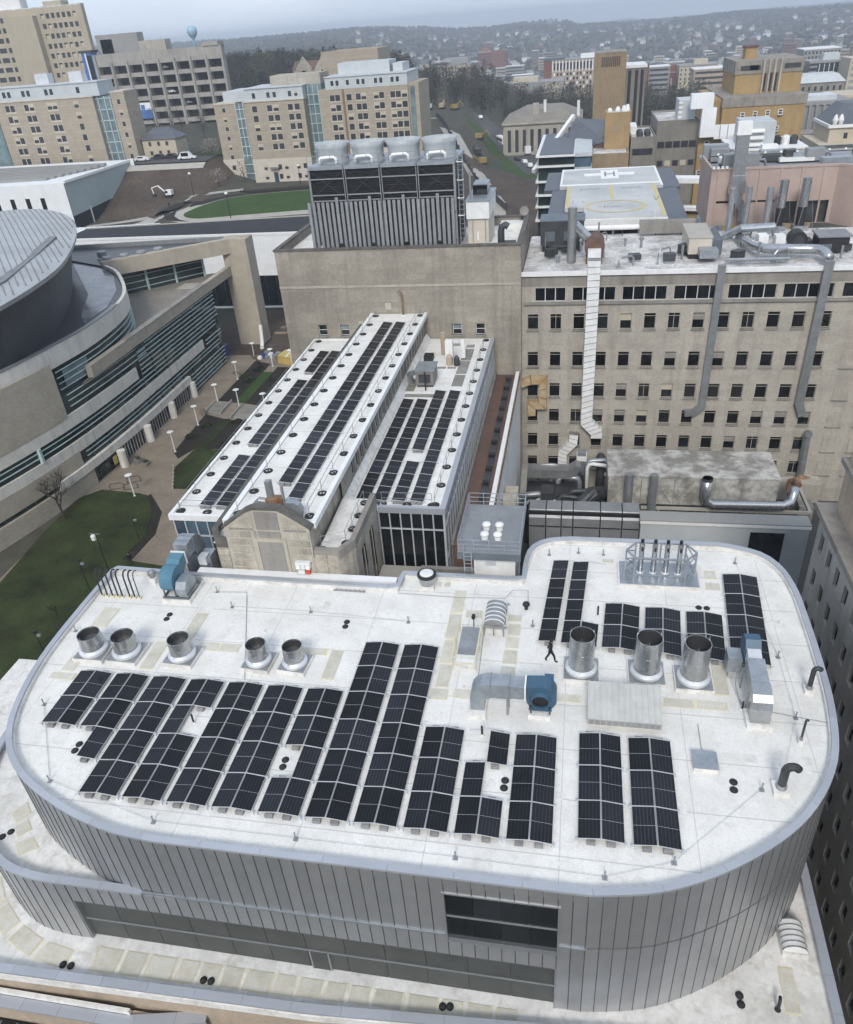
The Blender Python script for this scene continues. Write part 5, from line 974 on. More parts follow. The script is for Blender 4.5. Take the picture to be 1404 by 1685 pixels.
for x in cols:
    for a, b in rows:
        q = rv.random(); win_thing(CB, Vector((x + .62, 86.24, (a + b) / 2)) - CB.location, 0, 1.24, 1.76, 'stone_joint', 'black_glass' if q < .8 else 'dark_glass', ((), (.52,)) if q < .9 else ((0,), (.52,)), .05, 'stone_grey', 'stone_grey' if .55 < q < .74 else 'cream' if .85 < q < .89 else None, (b - a) / 1.76)
for a, b in strips:
    n = max(1, round((b - a) / 1.16)); sm = win_mesh('strip_window', (b - a) / n, 1.5, 'frame_alu', 'black_glass', ((), ()), .05)
    for i in range(n): inst('strip_window', sm, CB, Vector((a + (i + .5) * (b - a) / n, 86.2, 25.6)) - CB.location)
for x in [28.2, 31.0, 33.8]:
    for a, b in rows[1:]: 
        q = MB().box(x, x + 1.5, 85.94, 85.99, a - .1, b + .1).build('blind_window', 'limestone', CB); MB().box(x - .1, x + 1.6, 85.85, 86.0, a - .22, a - .1).build('sill', 'stone_grey', q)
def ribbed(name, P, w, dp, label, mt='white_metal', step=.7, y=86, ribm='steel_dull'):
    """box duct against the facade following (x,z) points, in ribbed sections"""
    t = thing(name, label, 'duct', (P[-1][0], y - dp, P[-1][1]), 0, 'ducts running down the hospital facade')
    D = [((b[0] - a[0]) / math.dist(a, b), (b[1] - a[1]) / math.dist(a, b)) for a, b in zip(P[:-1], P[1:])]; Lf, Rt = [], []
    for i, p in enumerate(P):
        d0, d1 = D[max(0, i - 1)], D[min(len(D) - 1, i)]; nx_, nz = -(d0[1] + d1[1]), d0[0] + d1[0]; l = math.hypot(nx_, nz); nx_, nz = nx_ / l, nz / l; k = w / 2 / max(.5, nx_ * -d0[1] + nz * d0[0])
        Lf.append((p[0] + nx_ * k, p[1] + nz * k)); Rt.append((p[0] - nx_ * k, p[1] - nz * k))
    lp = lambda a, b, f: (a[0] + (b[0] - a[0]) * f, a[1] + (b[1] - a[1]) * f)
    for i in range(len(D)):
        MB().extr([Lf[i], Lf[i + 1], Rt[i + 1], Rt[i]], 'y', y - dp, y - .02).build('duct_section', mt, t)
        n = max(1, round(math.dist(P[i], P[i + 1]) / step))
        for j in range(n + (i == len(D) - 1)):
            f0, f1 = j / n - .03 / n, j / n + .05 / n; q = [lp(Lf[i], Lf[i + 1], f0), lp(Lf[i], Lf[i + 1], f1), lp(Rt[i], Rt[i + 1], f1), lp(Rt[i], Rt[i + 1], f0)]; c = (sum(p[0] for p in q) / 4, sum(p[1] for p in q) / 4)
            MB().extr([(c[0] + (p[0] - c[0]) * 1.04, c[1] + (p[1] - c[1]) * 1.04) for p in q], 'y', y - dp - .03, y - .03).build('joint_band', ribm, t)
    return t
ribbed('wall_duct', [(1.5, 29.5), (1.4, 10.4), (2.65, 9.1), (2.65, 8.4)], 1.3, 1.0, 'wide white ribbed duct running down most of the facade')
ribbed('wall_duct', [(14.57, 28.5), (14.37, 12.4), (13.6, 11.7), (12.6, 11.6)], .75, .6, 'narrow grey duct in the middle of the facade, curling to a window', 'steel_dull', 1.6)
ribbed('wall_duct', [(24.93, 28.7), (24.74, 13.0), (25.3, 11.6)], .85, .65, 'grey dented duct near the bricked-up windows', 'steel_dull', 1.6)
ribbed('wall_duct', [(0.0, 8.8), (-.1, 7.6), (-1.3, 6.2), (-1.3, 2.9)], 1.05, .9, 'short white ribbed duct zigzagging at the foot of the facade', 'white_metal', .6)
ribbed('rusty_duct', [(-6.5, 15.2), (-5.2, 15.7), (-3.8, 15.7), (-3.8, 12.5), (-5.1, 12.5), (-5.1, 11.2)], .9, .8, 'rust-stained yellow duct stepping round a window at the corner', 'rust_pale', .95, ribm='rust')
t = thing('wall_pipe', 'thick grey pipe leaning up the facade by the bricked-up windows', 'pipe', (26.4, 85.5, 3)); MB().tube([(26.5, 85.6, 3.2), (26.3, 85.6, 9.0), (26.3, 85.3, 9.4), (26.3, 84.9, 9.4)], .42, 12).build('pipe', 'steel_dull', t); MB().lathe([(.46, 5.6), (.46, 5.75)], 26.42, 85.6, 12).build('band', 'galv', t)
# roof plant on the hospital block
t = thing('roof_flue', 'tall grey flue pipe at the corner of the stained hospital roof', 'flue', (-1.0, 90, 28)); MB().cyl(-1.0, 90.1, 27.9, 33.9, .5, 16).build('pipe', 'steel_dull', t); MB().lathe([(.53, 30.8), (.53, 31)], -1.0, 90.1, 16).build('band', 'galv', t)
t = thing('drum_fan', 'dark brown drum fan feeding the wide white duct', 'fan', (1.5, 91, 28)); MB().tube([(1.5, 88.8, 29.9), (1.5, 91.6, 29.9)], 1.1, 20).build('drum', 'red_roof', t); MB().tube([(-.7, 90.3, 32.0), (.1, 90.4, 31.2), (.8, 90.4, 30.5)], .55, 12).build('elbow', 'steel', t); MB().box(.8, 2.2, 88, 89.2, 28, 29.8).build('outlet_box', 'white_metal', t); MB().box(.6, 2.4, 89.4, 91.4, 27.95, 28.9).build('base', 'rust', t)
t = thing('chiller_unit', 'dark rooftop chiller with grey top at the block corner', 'chiller', (-2.2, 95.5, 28)); MB().box(-4.7, .3, 95, 98.5, 28.7, 31.4).build('casing', 'dark_metal', t); MB().box(-4.8, .4, 94.9, 98.6, 31.4, 31.55).build('lid', 'blue_steel', t)
for x in (-4.2, -2.0): MB().box(x, x + 1.2, 94.9, 95.0, 29.2, 30.3).build('coil_panel', 'blue_steel', t)
for x in (-4.4, -.2): MB().box(x - .1, x + .1, 95.1, 98.3, 27.95, 28.7).build('skid', 'black', t)
t = thing('roof_pipe', 'long white insulated pipe along the back of the hospital roof', 'pipe', (3, 102, 28)); MB().tube([(.4, 101.8, 29.0), (7, 101.8, 29.0)], .3, 10).build('pipe', 'white_paint', t); MB().box(7, 13.5, 101.2, 102.4, 28.3, 29.7).build('duct_run', 'stone_grey', t)
for x in (2, 5, 9, 12): MB().beam((x, 101.8, 27.9), (x, 101.8, 28.8), .1).build('support', 'dark_metal', t)
t = thing('rooftop_unit', 'beige air handling unit with blue end on the hospital roof', 'air unit', (12.8, 92.5, 28)); MB().box(11.6, 14.0, 90.3, 97, 28.5, 30.2).build('casing', 'dorm_stone', t); MB().box(14.05, 15.2, 91, 96, 28.2, 29.8).build('fan_section', 'blue_steel', t); MB().box(11.7, 13.9, 90.5, 96.8, 27.95, 28.5).build('skid', 'black', t); MB().box(12.6, 14.5, 88.4, 90.3, 28.5, 29.3).build('outlet', 'galv', t); MB().box(11.5, 14.1, 90.2, 97.1, 30.2, 30.28).build('lid', 'pale_pave', t)
t = thing('roof_duct', 'silver round duct snaking along the hospital roof edge', 'duct', (22, 90, 28)); MB().tube([(18.0, 97, 28.6), (18.2, 94, 28.9), (18.6, 91.5, 29.0), (19.4, 90.0, 29.0), (23.6, 89.4, 29.0), (24.6, 89.2, 29.0), (24.95, 88.2, 29.0), (24.95, 86.2, 28.9)], .5, 12).build('duct_body', 'steel', t, smooth=True); MB().tube([(15.2, 87.6, 28.5), (21.5, 87.6, 28.5)], .22, 8).build('pipe', 'steel', t); MB().tube([(16.5, 98, 28.5), (18, 96.8, 29.6), (21.5, 97.2, 29.6), (22.2, 98.5, 28.5)], .45, 10).build('bend', 'galv', t)
for x, y in ((19.3, 93), (21, 92.6)): MB().box(x, x + 1.0, y, y + 1.5, 28, 29.6).build('plenum', 'white_metal', t)
t = thing('chiller_unit', 'black rooftop chiller near the pink screen opening', 'chiller', (26.5, 92, 28)); MB().box(25.1, 28.1, 91.2, 94, 28.1, 29.7).build('casing', 'black', t); MB().box(24.9, 28.3, 91, 94.2, 29.7, 29.85).build('lid', 'grey_metal', t); MB().box(25.4, 26.4, 91.1, 91.2, 28.3, 29.0).build('coil_panel', 'blue_steel', t)
t = thing('fan_unit', 'black round-faced fan on the hospital roof', 'fan', (23.4, 93.5, 28)); MB().tube([(23.4, 92.8, 29.0), (23.4, 94.6, 29.0)], .95, 18).build('drum', 'black', t); MB().tube([(23.4, 92.7, 29.0), (23.4, 92.8, 29.0)], .55, 16).build('hub', 'dark_metal', t); MB().box(22.6, 24.2, 93, 94.5, 27.95, 28.4).build('base', 'grey_metal', t); MB().box(24.3, 25.0, 93.2, 95, 28, 28.9).build('motor_box', 'dark_metal', t)
for i, (x, y, z, r, lab) in enumerate([(16.8, 98.3, 33.7, .33, 'slim grey flue closest to the silver tower duct'), (19.2, 101.5, 33.2, .33, 'second slim flue in front of the pink screen'), (21.5, 101.3, 33.1, .38, 'third slim flue in front of the pink screen'), (23.2, 102.6, 33.6, .48, 'thick flue with black lower half before the pink screen'), (25.6, 102.4, 33.8, .5, 'thick silver-topped flue by the pink screen opening')]):
    t = thing('roof_flue', lab, 'flue', (x, y, 28), 0, 'flues before the pink screen'); zz = 28 + (z - 28) * .45
    MB().cyl(x, y, 27.9, zz, r, 12).build('lower_pipe', 'black' if i > 2 else 'steel_dull', t); MB().cyl(x, y, zz, z, r * 1.02, 12).build('upper_pipe', 'steel' if i > 2 else 'steel_dull', t); MB().box(x - r * 1.6, x + r * 1.6, y - r * 1.6, y + r * 1.6, 27.9, 28.5).build('base', 'galv', t)
    for k in range(3): MB().tube([(x + r, y, z - .3), (x + r * 3 * math.cos(k * 2.1), y + 2 * math.sin(k * 2.1), 28)], .02, 4).build('guy_wire', 'grey_metal', t)
t = thing('tower_duct', 'tall bright silver duct rising over the pink screen', 'duct', (18.3, 104.5, 28)); MB().box(17.5, 18.9, 104.0, 105.0, 34.0, 38.4).build('upper_section', 'steel', t); MB().box(17.4, 19.0, 103.9, 105.1, 38.4, 39.8).build('cap_box', 'white_metal', t); MB().extr([(17.4, 33.0), (19.2, 33.0), (18.9, 34.0), (17.5, 34.0)], 'y', 103.8, 105.1).build('transition', 'steel', t); MB().extr([(17.5, 32.0), (18.6, 32.0), (19.6, 30.4), (19.6, 28.5), (18.8, 28.5), (18.7, 30.0)], 'y', 103.8, 105.0).build('offset_bend', 'steel', t); MB().box(17.3, 19.2, 103.8, 105.1, 32, 33).build('collar', 'steel', t)
rv = random.Random(9); SVG = 'small vents scattered over the hospital roof'
for i in range(34):
    x, y = rv.uniform(-5, 36), rv.uniform(87.5, 100); h = rv.uniform(.5, 1.7); r = rv.uniform(.08, .28); k = i % 4
    t = thing('small_roof_vent', ['thin pipe vent on the stained hospital roof', 'squat capped vent on the stained hospital roof', 'small boxed fan on the stained hospital roof', 'bent pipe vent on the stained hospital roof'][k], 'roof vent', (x, y, 27.95), rv.random(), SVG)
    if k == 0: MB().cyl(0, 0, 0, h + .6, r * .5, 8).build('pipe', 'steel_dull', t, w=False); MB().cyl(0, 0, 0, .2, r * 1.2, 8).build('boot', 'dirty_roof', t, w=False)
    elif k == 1: MB().cyl(0, 0, 0, h * .7, r, 10).build('neck', 'galv', t, w=False); MB().lathe([(r * 1.7, h * .7), (r * 1.7, h * .85), (0, h)], n=10, cap=(True, False)).build('cap', 'steel_dull', t, w=False)
    elif k == 2: MB().box(-.6, .6, -.5, .5, .25, .3 + h * .6).build('casing', 'dark_metal', t, w=False); MB().box(-.5, .5, -.4, .4, 0, .25).build('curb', 'galv', t, w=False)
    else: MB().tube([(0, 0, 0), (0, 0, h), (.3, 0, h + .3), (1.6, 0, h + .3), (1.9, 0, h), (1.9, 0, 0)], r * .7, 8).build('pipe', 'steel' if i % 8 == 3 else 'steel_dull', t, w=False); MB().cyl(0, 0, 0, .2, r * 1.3, 8).build('boot', 'galv', t, w=False)
for i in range(16):
    x, y = rv.uniform(17, 35), rv.uniform(107.5, 118); w, h = rv.uniform(.6, 2.2), rv.uniform(.5, 2.0)
    t = thing('screened_unit', 'plant unit on the deck behind the pink screen', 'air unit', (x, y, 33.75), 0, 'units behind the pink screen'); MB().box(-w, w, -.7, .7, .2, h).build('casing', ['white_metal', 'grey_metal', 'galv', 'dark_metal'][i % 4], t, w=False); MB().box(-w * .8, w * .8, -.6, .6, 0, .2).build('skid', 'black', t, w=False); MB().tube([(w, 0, h * .6), (w + .7, 0, h * .6), (w + .9, 0, h * .3), (w + .9, 0, 0)], .15, 8).build('pipe', 'steel', t, w=False)
# pink equipment screen
PK = thing('pink_screen', 'dull pink panelled screen wall enclosing roof plant', 'screen wall', (23, 108, 28))
F = Face((15.6, 105.5, 28), (1, 0, 0), (0, -1, 0))
holed(MB(), F, 0, 14.0, 0, 6.5, [(8.7, 13.6, 0, 2.6), (.6, 2.6, 2.6, 2.9), (4.2, 7.4, 2.6, 2.85)], .3).build('front_panel', 'pink_panel', PK)
MB().prism([(29.6, 105.5), (31.6, 103.2), (32.1, 103.6), (30.0, 106)], 27.9, 34.4).build('angled_panel', 'pink_panel', PK); MB().box(15.3, 15.6, 105.5, 116, 27.9, 34.6).build('side_panel', 'pink_panel', PK); MB().box(31.6, 40, 103.4, 104, 27.9, 34).build('dark_panel', 'black', PK)
MB().prism([(15.4, 105.4), (29.6, 105.4), (31.8, 103.1), (32.2, 103.7), (30, 106), (15.4, 106)], 34.4, 34.62).build('top_rail', 'pink_panel', PK)
MB().box(15.6, 33, 106.2, 118, 27.9, 33.6).build('plant_core', 'dark_metal', PK); MB().box(15.6, 36, 106.1, 122, 33.6, 33.75).build('plant_roof', 'grey_metal', PK)
for i in range(6): MB().box(16.0 + i * 2.4, 16.2 + i * 2.4, 105.4, 105.5, 28, 34.4).build('panel_joint', 'pink_panel', PK)
LB = finst('light_ball', MB().lathe([(0, -.16), (.14, -.1), (.18, 0), (.14, .1), (0, .16)], n=10, cap=(False, False)), 'lamp_white', True)
for i in range(11): inst('lamp_ball', LB, PK, Vector((17 + i * 1.9, 113.5, 35.0)) - PK.location)
MB().tube([(16, 113.5, 34.8), (37, 113.5, 34.8)], .06, 5).build('lamp_rail', 'dark_metal', PK)
for i in range(4): MB().box(15.32 + i * .5, 15.6 + i * .5, 105.2, 105.42, 34.62, 34.9).build('vent_square', 'white_metal', PK)
# ---------------------------------------------------------------- alley between the blocks
AC = thing('air_handler', 'huge stained pale air handling unit on steel legs in the alley', 'air unit', (12.3, 76.2, 0))
MB().box(3.8, 20.9, 73.4, 79.2, 6.6, 9.9).build('casing', 'stained_unit', AC) if 'stained_unit' in MATS else None
MB().box(3.7, 21.0, 73.3, 79.3, 9.9, 10.05).build('lid', 'stained_unit', AC)
for x in (7.2, 10.6, 14.0, 17.4): MB().box(x, x + .06, 73.33, 73.4, 6.6, 9.9).build('panel_joint', 'grey_metal', AC)
for a, b in (((4, 73.36, 6.7), (6, 73.36, 9.7)), ((8.5, 73.36, 9.7), (10.4, 73.36, 6.7)), ((10.7, 73.36, 6.7), (12.6, 73.36, 9.7))): MB().beam(a, b, .05).build('brace', 'stone_grey', AC)
MB().box(3.6, 24.5, 72.9, 73.15, 6.2, 6.5).build('platform_beam', 'pale_pave', AC); MB().box(3.6, 24.5, 79.8, 80.1, 6.2, 6.5).build('platform_beam', 'pale_pave', AC); MB().box(24.2, 24.5, 73.15, 79.8, 6.2, 6.5).build('platform_beam', 'pale_pave', AC)
for x in (3.9, 9.2, 14.2, 19.2, 24.2):
    for y in (73.0, 79.9): MB().beam((x, y, 0), (x, y, 6.2), .22).build('leg', 'rust', AC)
MB().box(3.8, 21, 73.4, 79, 6.45, 6.6).build('deck', 'dark_metal', AC)
for x, z1 in ((5.9, 10.6), (8.4, 10.6)):
    t = thing('side_flue', 'dark grey flue against the long stained air unit' + (', nearer its end' if x < 6 else ', second along'), 'flue', (x, 72.7, 0), 0, 'flues beside the stained air unit'); MB().cyl(x, 72.7, 2, z1, .45, 14).build('pipe', 'steel_dull', t); MB().lathe([(.48, 5.0), (.48, 5.1)], x, 72.7, 14).build('band', 'galv', t)
t = thing('bent_duct', 'bright steel pipe bending along the side of the stained air unit', 'duct', (17, 72.4, 6)); MB().tube([(13.7, 72.5, 10.5), (13.7, 72.5, 8.4), (13.9, 72.45, 7.7), (14.5, 72.4, 7.4), (21.4, 72.5, 7.4), (22.2, 72.8, 7.7), (22.5, 73.4, 8.3), (22.6, 73.8, 9.0)], .5, 14).build('pipe', 'steel', t, smooth=True); MB().lathe([(.54, 10.2), (.54, 10.5)], 13.7, 72.5, 14).build('rim', 'dark_metal', t)
t = thing('rusty_ducts', 'jumble of rusty bends beside the stained air unit', 'duct', (25, 79, 4)); MB().tube([(23.0, 77, 6.6), (23.0, 77, 7.8), (23.4, 76.4, 8.3), (23.4, 75.4, 8.2)], .35, 10).build('bend', 'rust', t); MB().tube([(24.8, 82, 3), (24.8, 82, 4.8), (25.4, 82, 5.4), (26.4, 82, 5.1)], .4, 10).build('bend', 'rust', t); MB().box(25.2, 27.4, 80.5, 82.5, 3, 5.4).build('box', 'limestone', t); MB().box(25.0, 26.5, 78.5, 80.2, 1, 3.6).build('box', 'stone_grey', t)
rv = random.Random(13)
for i in range(14):
    x, y = rv.uniform(-4.5, 3), rv.uniform(72.5, 84); h = rv.uniform(4.5, 7.2)
    t = thing('alley_pipe', 'tangled service pipe in the dark alley corner', 'pipe', (x, y, 0), 0, 'service pipes in the alley'); d = rv.choice([-1, 1]); q = .16 + .2 * rv.random()
    MB().tube([(0, 0, 0), (0, 0, h - .5), (d * .2, 0, h - .1), (d * .6, 0, h), (d * 2.0, rv.uniform(-.6, .6), h), (d * 2.4, 0, h - .3), (d * 2.5, 0, h - 2)], q, 10).build('pipe', rv.choice(['steel_dull', 'galv', 'dark_metal', 'steel_dull', 'white_metal']), t, w=False, smooth=True); MB().lathe([(q * 1.15, h * .5), (q * 1.15, h * .5 + .12)], n=10).build('band', 'galv', t, w=False)
GW = thing('alley_building', 'low grey-walled plant building in the alley behind the curved roof', 'building', (12, 70, 0)); MB().box(7.0, 23.0, 68, 69.6, 0, 7.9).build('wall', 'dorm_grey', GW); MB().box(6.9, 23.1, 67.9, 69.7, 7.9, 8.05).build('roof', 'grey_far', GW); MB().box(17.6, 20.8, 67.93, 68.0, 2.0, 7.0).build('doorway', 'black_glass', GW)
MB().box(6.9, 23.1, 67.85, 67.95, 7.6, 7.9).build('gutter', 'white_metal', GW)
for i in range(32): 
    x = 20.9 + i * .066
    if i % 2: MB().box(x, x + .03, 67.94, 68.0, 1, 7.5).build('wall_rib', 'dorm_grey', GW)
GD = thing('plant_ducts', 'row of dark grey duct boxes with black joints in the alley', 'duct', (1.3, 69, 0))
xx = [-4.4, -2.6, -1.0, .2, 3.0, 5.2, 7.0]
for a, b in zip(xx[:-1], xx[1:]):
    q = MB().extr([(68.8, 3.0), (68.8, 7.3), (69.4, 8.0), (71.2, 8.0), (71.2, 3.0)], 'x', a + .06, b - .06).build('duct_section', 'grey_metal', GD); MB().box(a + .1, b - .1, 68.74, 68.8, 6.2, 6.32).build('joint', 'black', q)
MB().box(-4.5, 7.1, 69, 71, 0, 7.9).build('core', 'black', GD)
t = thing('dark_blower', 'dark blower unit with curved ducts in the alley corner', 'blower', (-2, 76, 0)); MB().box(-5.2, .2, 74.5, 80, 0, 5.2).build('base', 'black', t); MB().box(-3.4, -2.0, 74.2, 76.2, 4.6, 7.0).build('fan_box', 'dark_metal', t); MB().tube([(1.2, 73.6, 3), (1.2, 74.6, 6.0), (2.4, 75.2, 6.6), (3.4, 76, 6.2)], .8, 12).build('bend', 'dark_metal', t)
MB().extr([(-5.8, 5.9), (-.2, 5.9), (.5, 6.4), (.9, 7.4), (.3, 7.6), (-.5, 7.0), (-5.4, 7.0), (-5.8, 6.6)], 'y', 79.5, 81).build('curved_duct', 'steel_dull', t); MB().extr([(74, 2.5), (79.6, 6.0), (80.6, 6.8), (80.6, 7.2), (79.4, 7.1), (74, 3.4)], 'x', -5.9, -5.2).build('side_duct', 'stone_grey', t); MB().box(.5, 1.5, 82.6, 83.8, 0, 7.5).build('riser', 'galv', t); MB().box(.4, 1.6, 82.5, 83.9, 6.6, 7.2).build('riser_collar', 'white_metal', t); MB().box(.6, 1.4, 82.5, 82.6, 3.4, 3.9).build('hatch', 'white_metal', t)
MB().tube([(3.3, 84.8, 6), (3.3, 84.0, 6.4), (3.3, 83.0, 6), (3.3, 82.6, 4.5), (3.2, 82.6, 2)], .55, 12).build('hood_bend', 'dark_metal', t)
t = thing('alley_roof', 'narrow rust-red flat roof between the glass annex and the alley', 'roof', (-8.2, 70, 0)); MB().box(-9.2, -6.9, 50, 84.9, 0, 16.6).build('slab', 'red_roof', t); MB().box(-6.9, -6.5, 50, 84.95, 0, 17.0).build('parapet', 'white_paint', t); MB().box(-7.9, -7.3, 52, 84.5, 16.6, 16.75).build('dark_duct', 'dark_roof', t); MB().box(-9.3, -9.1, 50, 84.9, 16.5, 17.1).build('ledge', 'stone_grey', t)
for i in range(12): MB().box(-7.9, -7.35, 54 + i * 2.6, 54.5 + i * 2.6, 16.75, 17.05).build('roof_block', 'black', t)
for i in range(24): MB().box(-6.5, -6.42, 52 + i * 1.4, 52.35 + i * 1.4, 0, 16.4).build('wall_rib', 'dorm_grey', t)
MB().box(-6.5, -6.4, 50, 84.9, 16.4, 16.95).build('rust_strip', 'rust', t)
t = thing('limestone_stack', 'stack of pale stone blocks beside the vent platform', 'stone stack', (-5.6, 60, 0))
MB().box(-6.3, -5.2, 57, 66, 0, 12.0).build('pier', 'limestone', t)
for i in range(5): MB().box(-6.35, -5.1 + (i % 2) * .1, 59 + i * 1.2, 60.1 + i * 1.2, 12.02, 12.9 + (i % 3) * .5).build('block', 'rust_pale' if i == 1 else 'stone_joint', t)
patch('alley_floor', [(-6, 47.4), (17, 47.4), (30, 60), (30, 86), (-6, 86)], 'asphalt', 0.03)
# ---------------------------------------------------------------- dark stone building at the right edge
RB = thing('stone_office', 'tall grey stone building with small dark windows and beige setback', 'building', (24, 35, 0))
F = Face((17, 48.8, 0), (0, -1, 0), (-1, 0, 0)); hol = []
for r in range(7):
    for i in range(20):
        y = .9 + i * 1.95; hol.append((y, y + .8, 19.04 - r * 2.96, 20.52 - r * 2.96))
holed(MB(), F, 0, 40, -.1, 21.7, hol, .3).build('side_wall', 'office_stone', RB)
for h in hol: win_thing(RB, Vector(F.p((h[0] + h[1]) / 2, (h[2] + h[3]) / 2, .26)) - RB.location, F.rz(), .8, 1.48, 'dark_metal', 'black_glass', ((), (.1,)), .05)
mw = MB(); mw.add([(17, 48.8, 0), (36, 48.8, 0), (36, 48.8, 21.7), (17, 48.8, 21.7), (36, 8, 0), (36, 8, 21.7), (17, 8.8, 0), (17, 8.8, 21.7)], [(0, 1, 2, 3), (1, 4, 5, 2), (4, 6, 7, 5)]).build('other_walls', 'office_stone', RB)
MB().box(16.6, 36, 8.8, 49.2, 21.7, 22.15).build('cornice', 'cornice', RB); MB().box(17.7, 36, 9, 48.4, 22.15, 25.6).build('setback_wall', 'stone_warm', RB); MB().box(17.4, 36, 8.9, 48.7, 25.6, 26.0).build('cornice', 'cornice', RB)
rect_ring(MB(), 17.8, 36, 9, 48.3, 26.0, 27.2, .35).build('parapet', 'stone_warm', RB); rect_ring(MB(), 17.72, 36.1, 8.9, 48.4, 27.2, 27.3, .5).build('parapet_cap', 'pale_pave', RB); MB().box(18, 35.9, 9.2, 48, 26.0, 26.2).build('roof_deck', 'dark_roof', RB)
# ---------------------------------------------------------------- arena on the left
AN = thing('arena', 'large curved arena with striped glass front and pale domed roof', 'arena', (-80, 100, 0))
AO = AN.location
LP = resample(catmull([(-74.5, 56), (-71.8, 63), (-69.3, 71), (-67.4, 79), (-66.5, 85), (-66.0, 91), (-65.7, 98), (-65.6, 106)], 6) + [(-65.6, 130.6)], 1.3)
UP = resample(catmull([(-75.5, 56), (-72.6, 63), (-69.9, 71), (-67.9, 79), (-66.9, 86), (-66.4, 94), (-67.6, 104), (-70.6, 111.5), (-77.4, 121.4), (-82, 125.6)], 6), 1.3)
def band(P, z0, z1, d0, d1, mt, name, root=AN):
    A = offset(P, -d0, False); B = offset(P, -d1, False)          # negative: to the right of travel (outwards, +x)
    m = MB(); n = len(P); vs = [(*p, z0) for p in A] + [(*p, z1) for p in A] + [(*p, z1) for p in B] + [(*p, z0) for p in B]; fs = []
    for i in range(n - 1):
        for k in range(4): fs.append((k * n + i, k * n + i + 1, ((k + 1) % 4) * n + i + 1, ((k + 1) % 4) * n + i))
    fs += [(0, n, 2 * n, 3 * n), (n - 1, 2 * n - 1, 3 * n - 1, 4 * n - 1)]
    return m.add(vs, fs).build(name, mt, root)
def sub(P, y0, y1): return [p for p in P if y0 <= p[1] <= y1]
band(LP, 0, 13.9, -.6, 0, 'green_glass', 'glass_wall'); band(UP, 13.5, 19.0, -.6, 0, 'green_glass', 'glass_wall')
band(UP, 17.4, 19.95, -.3, .22, 'arena_white', 'parapet_band'); band(sub(UP, 0, 104), 19.95, 20.1, -.4, .26, 'grey_metal', 'parapet_cap')
L88 = sub(LP, 0, 101)
band(L88, 9.3, 11.1, 0, .25, 'arena_white', 'white_band'); band(sub(LP, 0, 123), 5.7, 7.3, 0, .25, 'arena_white', 'white_band'); band(sub(LP, 78, 115.4), 2.5, 3.7, 0, .6, 'arena_white', 'canopy_band')
band(sub(LP, 0, 84), 10.9, 18.4, .0, .3, 'arena_brick', 'brick_wall'); band(sub(LP, 0, 84.6), 3.3, 5.9, 0, .28, 'arena_brick', 'brick_wall'); band(sub(LP, 0, 85.2), 0, 2.6, 0, .45, 'arena_brick', 'brick_wall')
for z in (11.9, 12.7, 13.5, 14.3, 15.1, 15.9, 16.7): band(sub(LP if z < 14 else UP, 84, 105) if z < 14 else sub(UP, 84, 125), z, z + .07, 0, .2, 'teal_frame', 'sun_louvre')
for z in (8.0, 8.7): band(sub(LP, 0, 130), z, z + .07, 0, .2, 'teal_frame', 'sun_louvre')
for z in (4.4, 5.05): band(sub(LP, 84.5, 130), z, z + .06, 0, .2, 'teal_frame', 'sun_louvre')
for z in (9.4, 10.1, 10.8, 11.5, 12.2, 12.9, 13.5): band(sub(LP, 101, 131), z, z + .07, 0, .2, 'teal_frame', 'sun_louvre')
for z in (.4, 1.1, 1.8, 2.5, 3.2): band(sub(LP, 115.4, 131), z, z + .06, 0, .2, 'teal_frame', 'sun_louvre')
for z in (5.9, 6.6): band(sub(LP, 123, 131), z, z + .06, 0, .2, 'teal_frame', 'sun_louvre')
VM = finst('mullion', MB().box(-.06, .06, -.08, .08, 0, 1), 'dark_metal')
for i, p in enumerate(LP[::3]):
    if p[1] > 84: inst('mullion', VM, AN, Vector((p[0] + .06, p[1], 7.3)) - AO, sc=(1, 1, 6.4 if p[1] > 100 else 2))
    inst('mullion', VM, AN, Vector((p[0] + .06, p[1], 0)) - AO, sc=(1, 1, 5.7))
for y, x in ((69, -69.75), (77.5, -67.6)):
    MB().box(x - .1, x + .35, y - .2, y + .2, 7.3, 9.3).build('column_fin', 'teal_frame', AN)
for x, y in ((-64.75, 89.9), (-64.75, 98.0), (-64.9, 106.4), (-65.0, 114.7)): MB().cyl(x, y, 0, 2.6, .62, 18).build('pillar', 'arena_white', AN)
for y in (91.5, 94.6, 99.6, 102.7, 108, 111): MB().box(-65.7, -65.45, y, y + 2.6, .05, 2.4).build('door_leaf', 'dark_glass', AN); 
for y in [91.3 + i * .78 for i in range(30)]: MB().box(-65.45, -65.35, y, y + .08, 0, 2.45).build('door_frame', 'frame_alu', AN)
for y in (90.6, 88.4): MB().box(-65.3, -65.22, y, y + .9, 1.0, 2.2).build('banner', 'yellow_tarp', AN)
band(sub(UP, 86, 92), 14.4, 16.6, .02, .06, 'pale_glass', 'pale_glass_strip')  # paler glass sheet over part of the upper glass wall
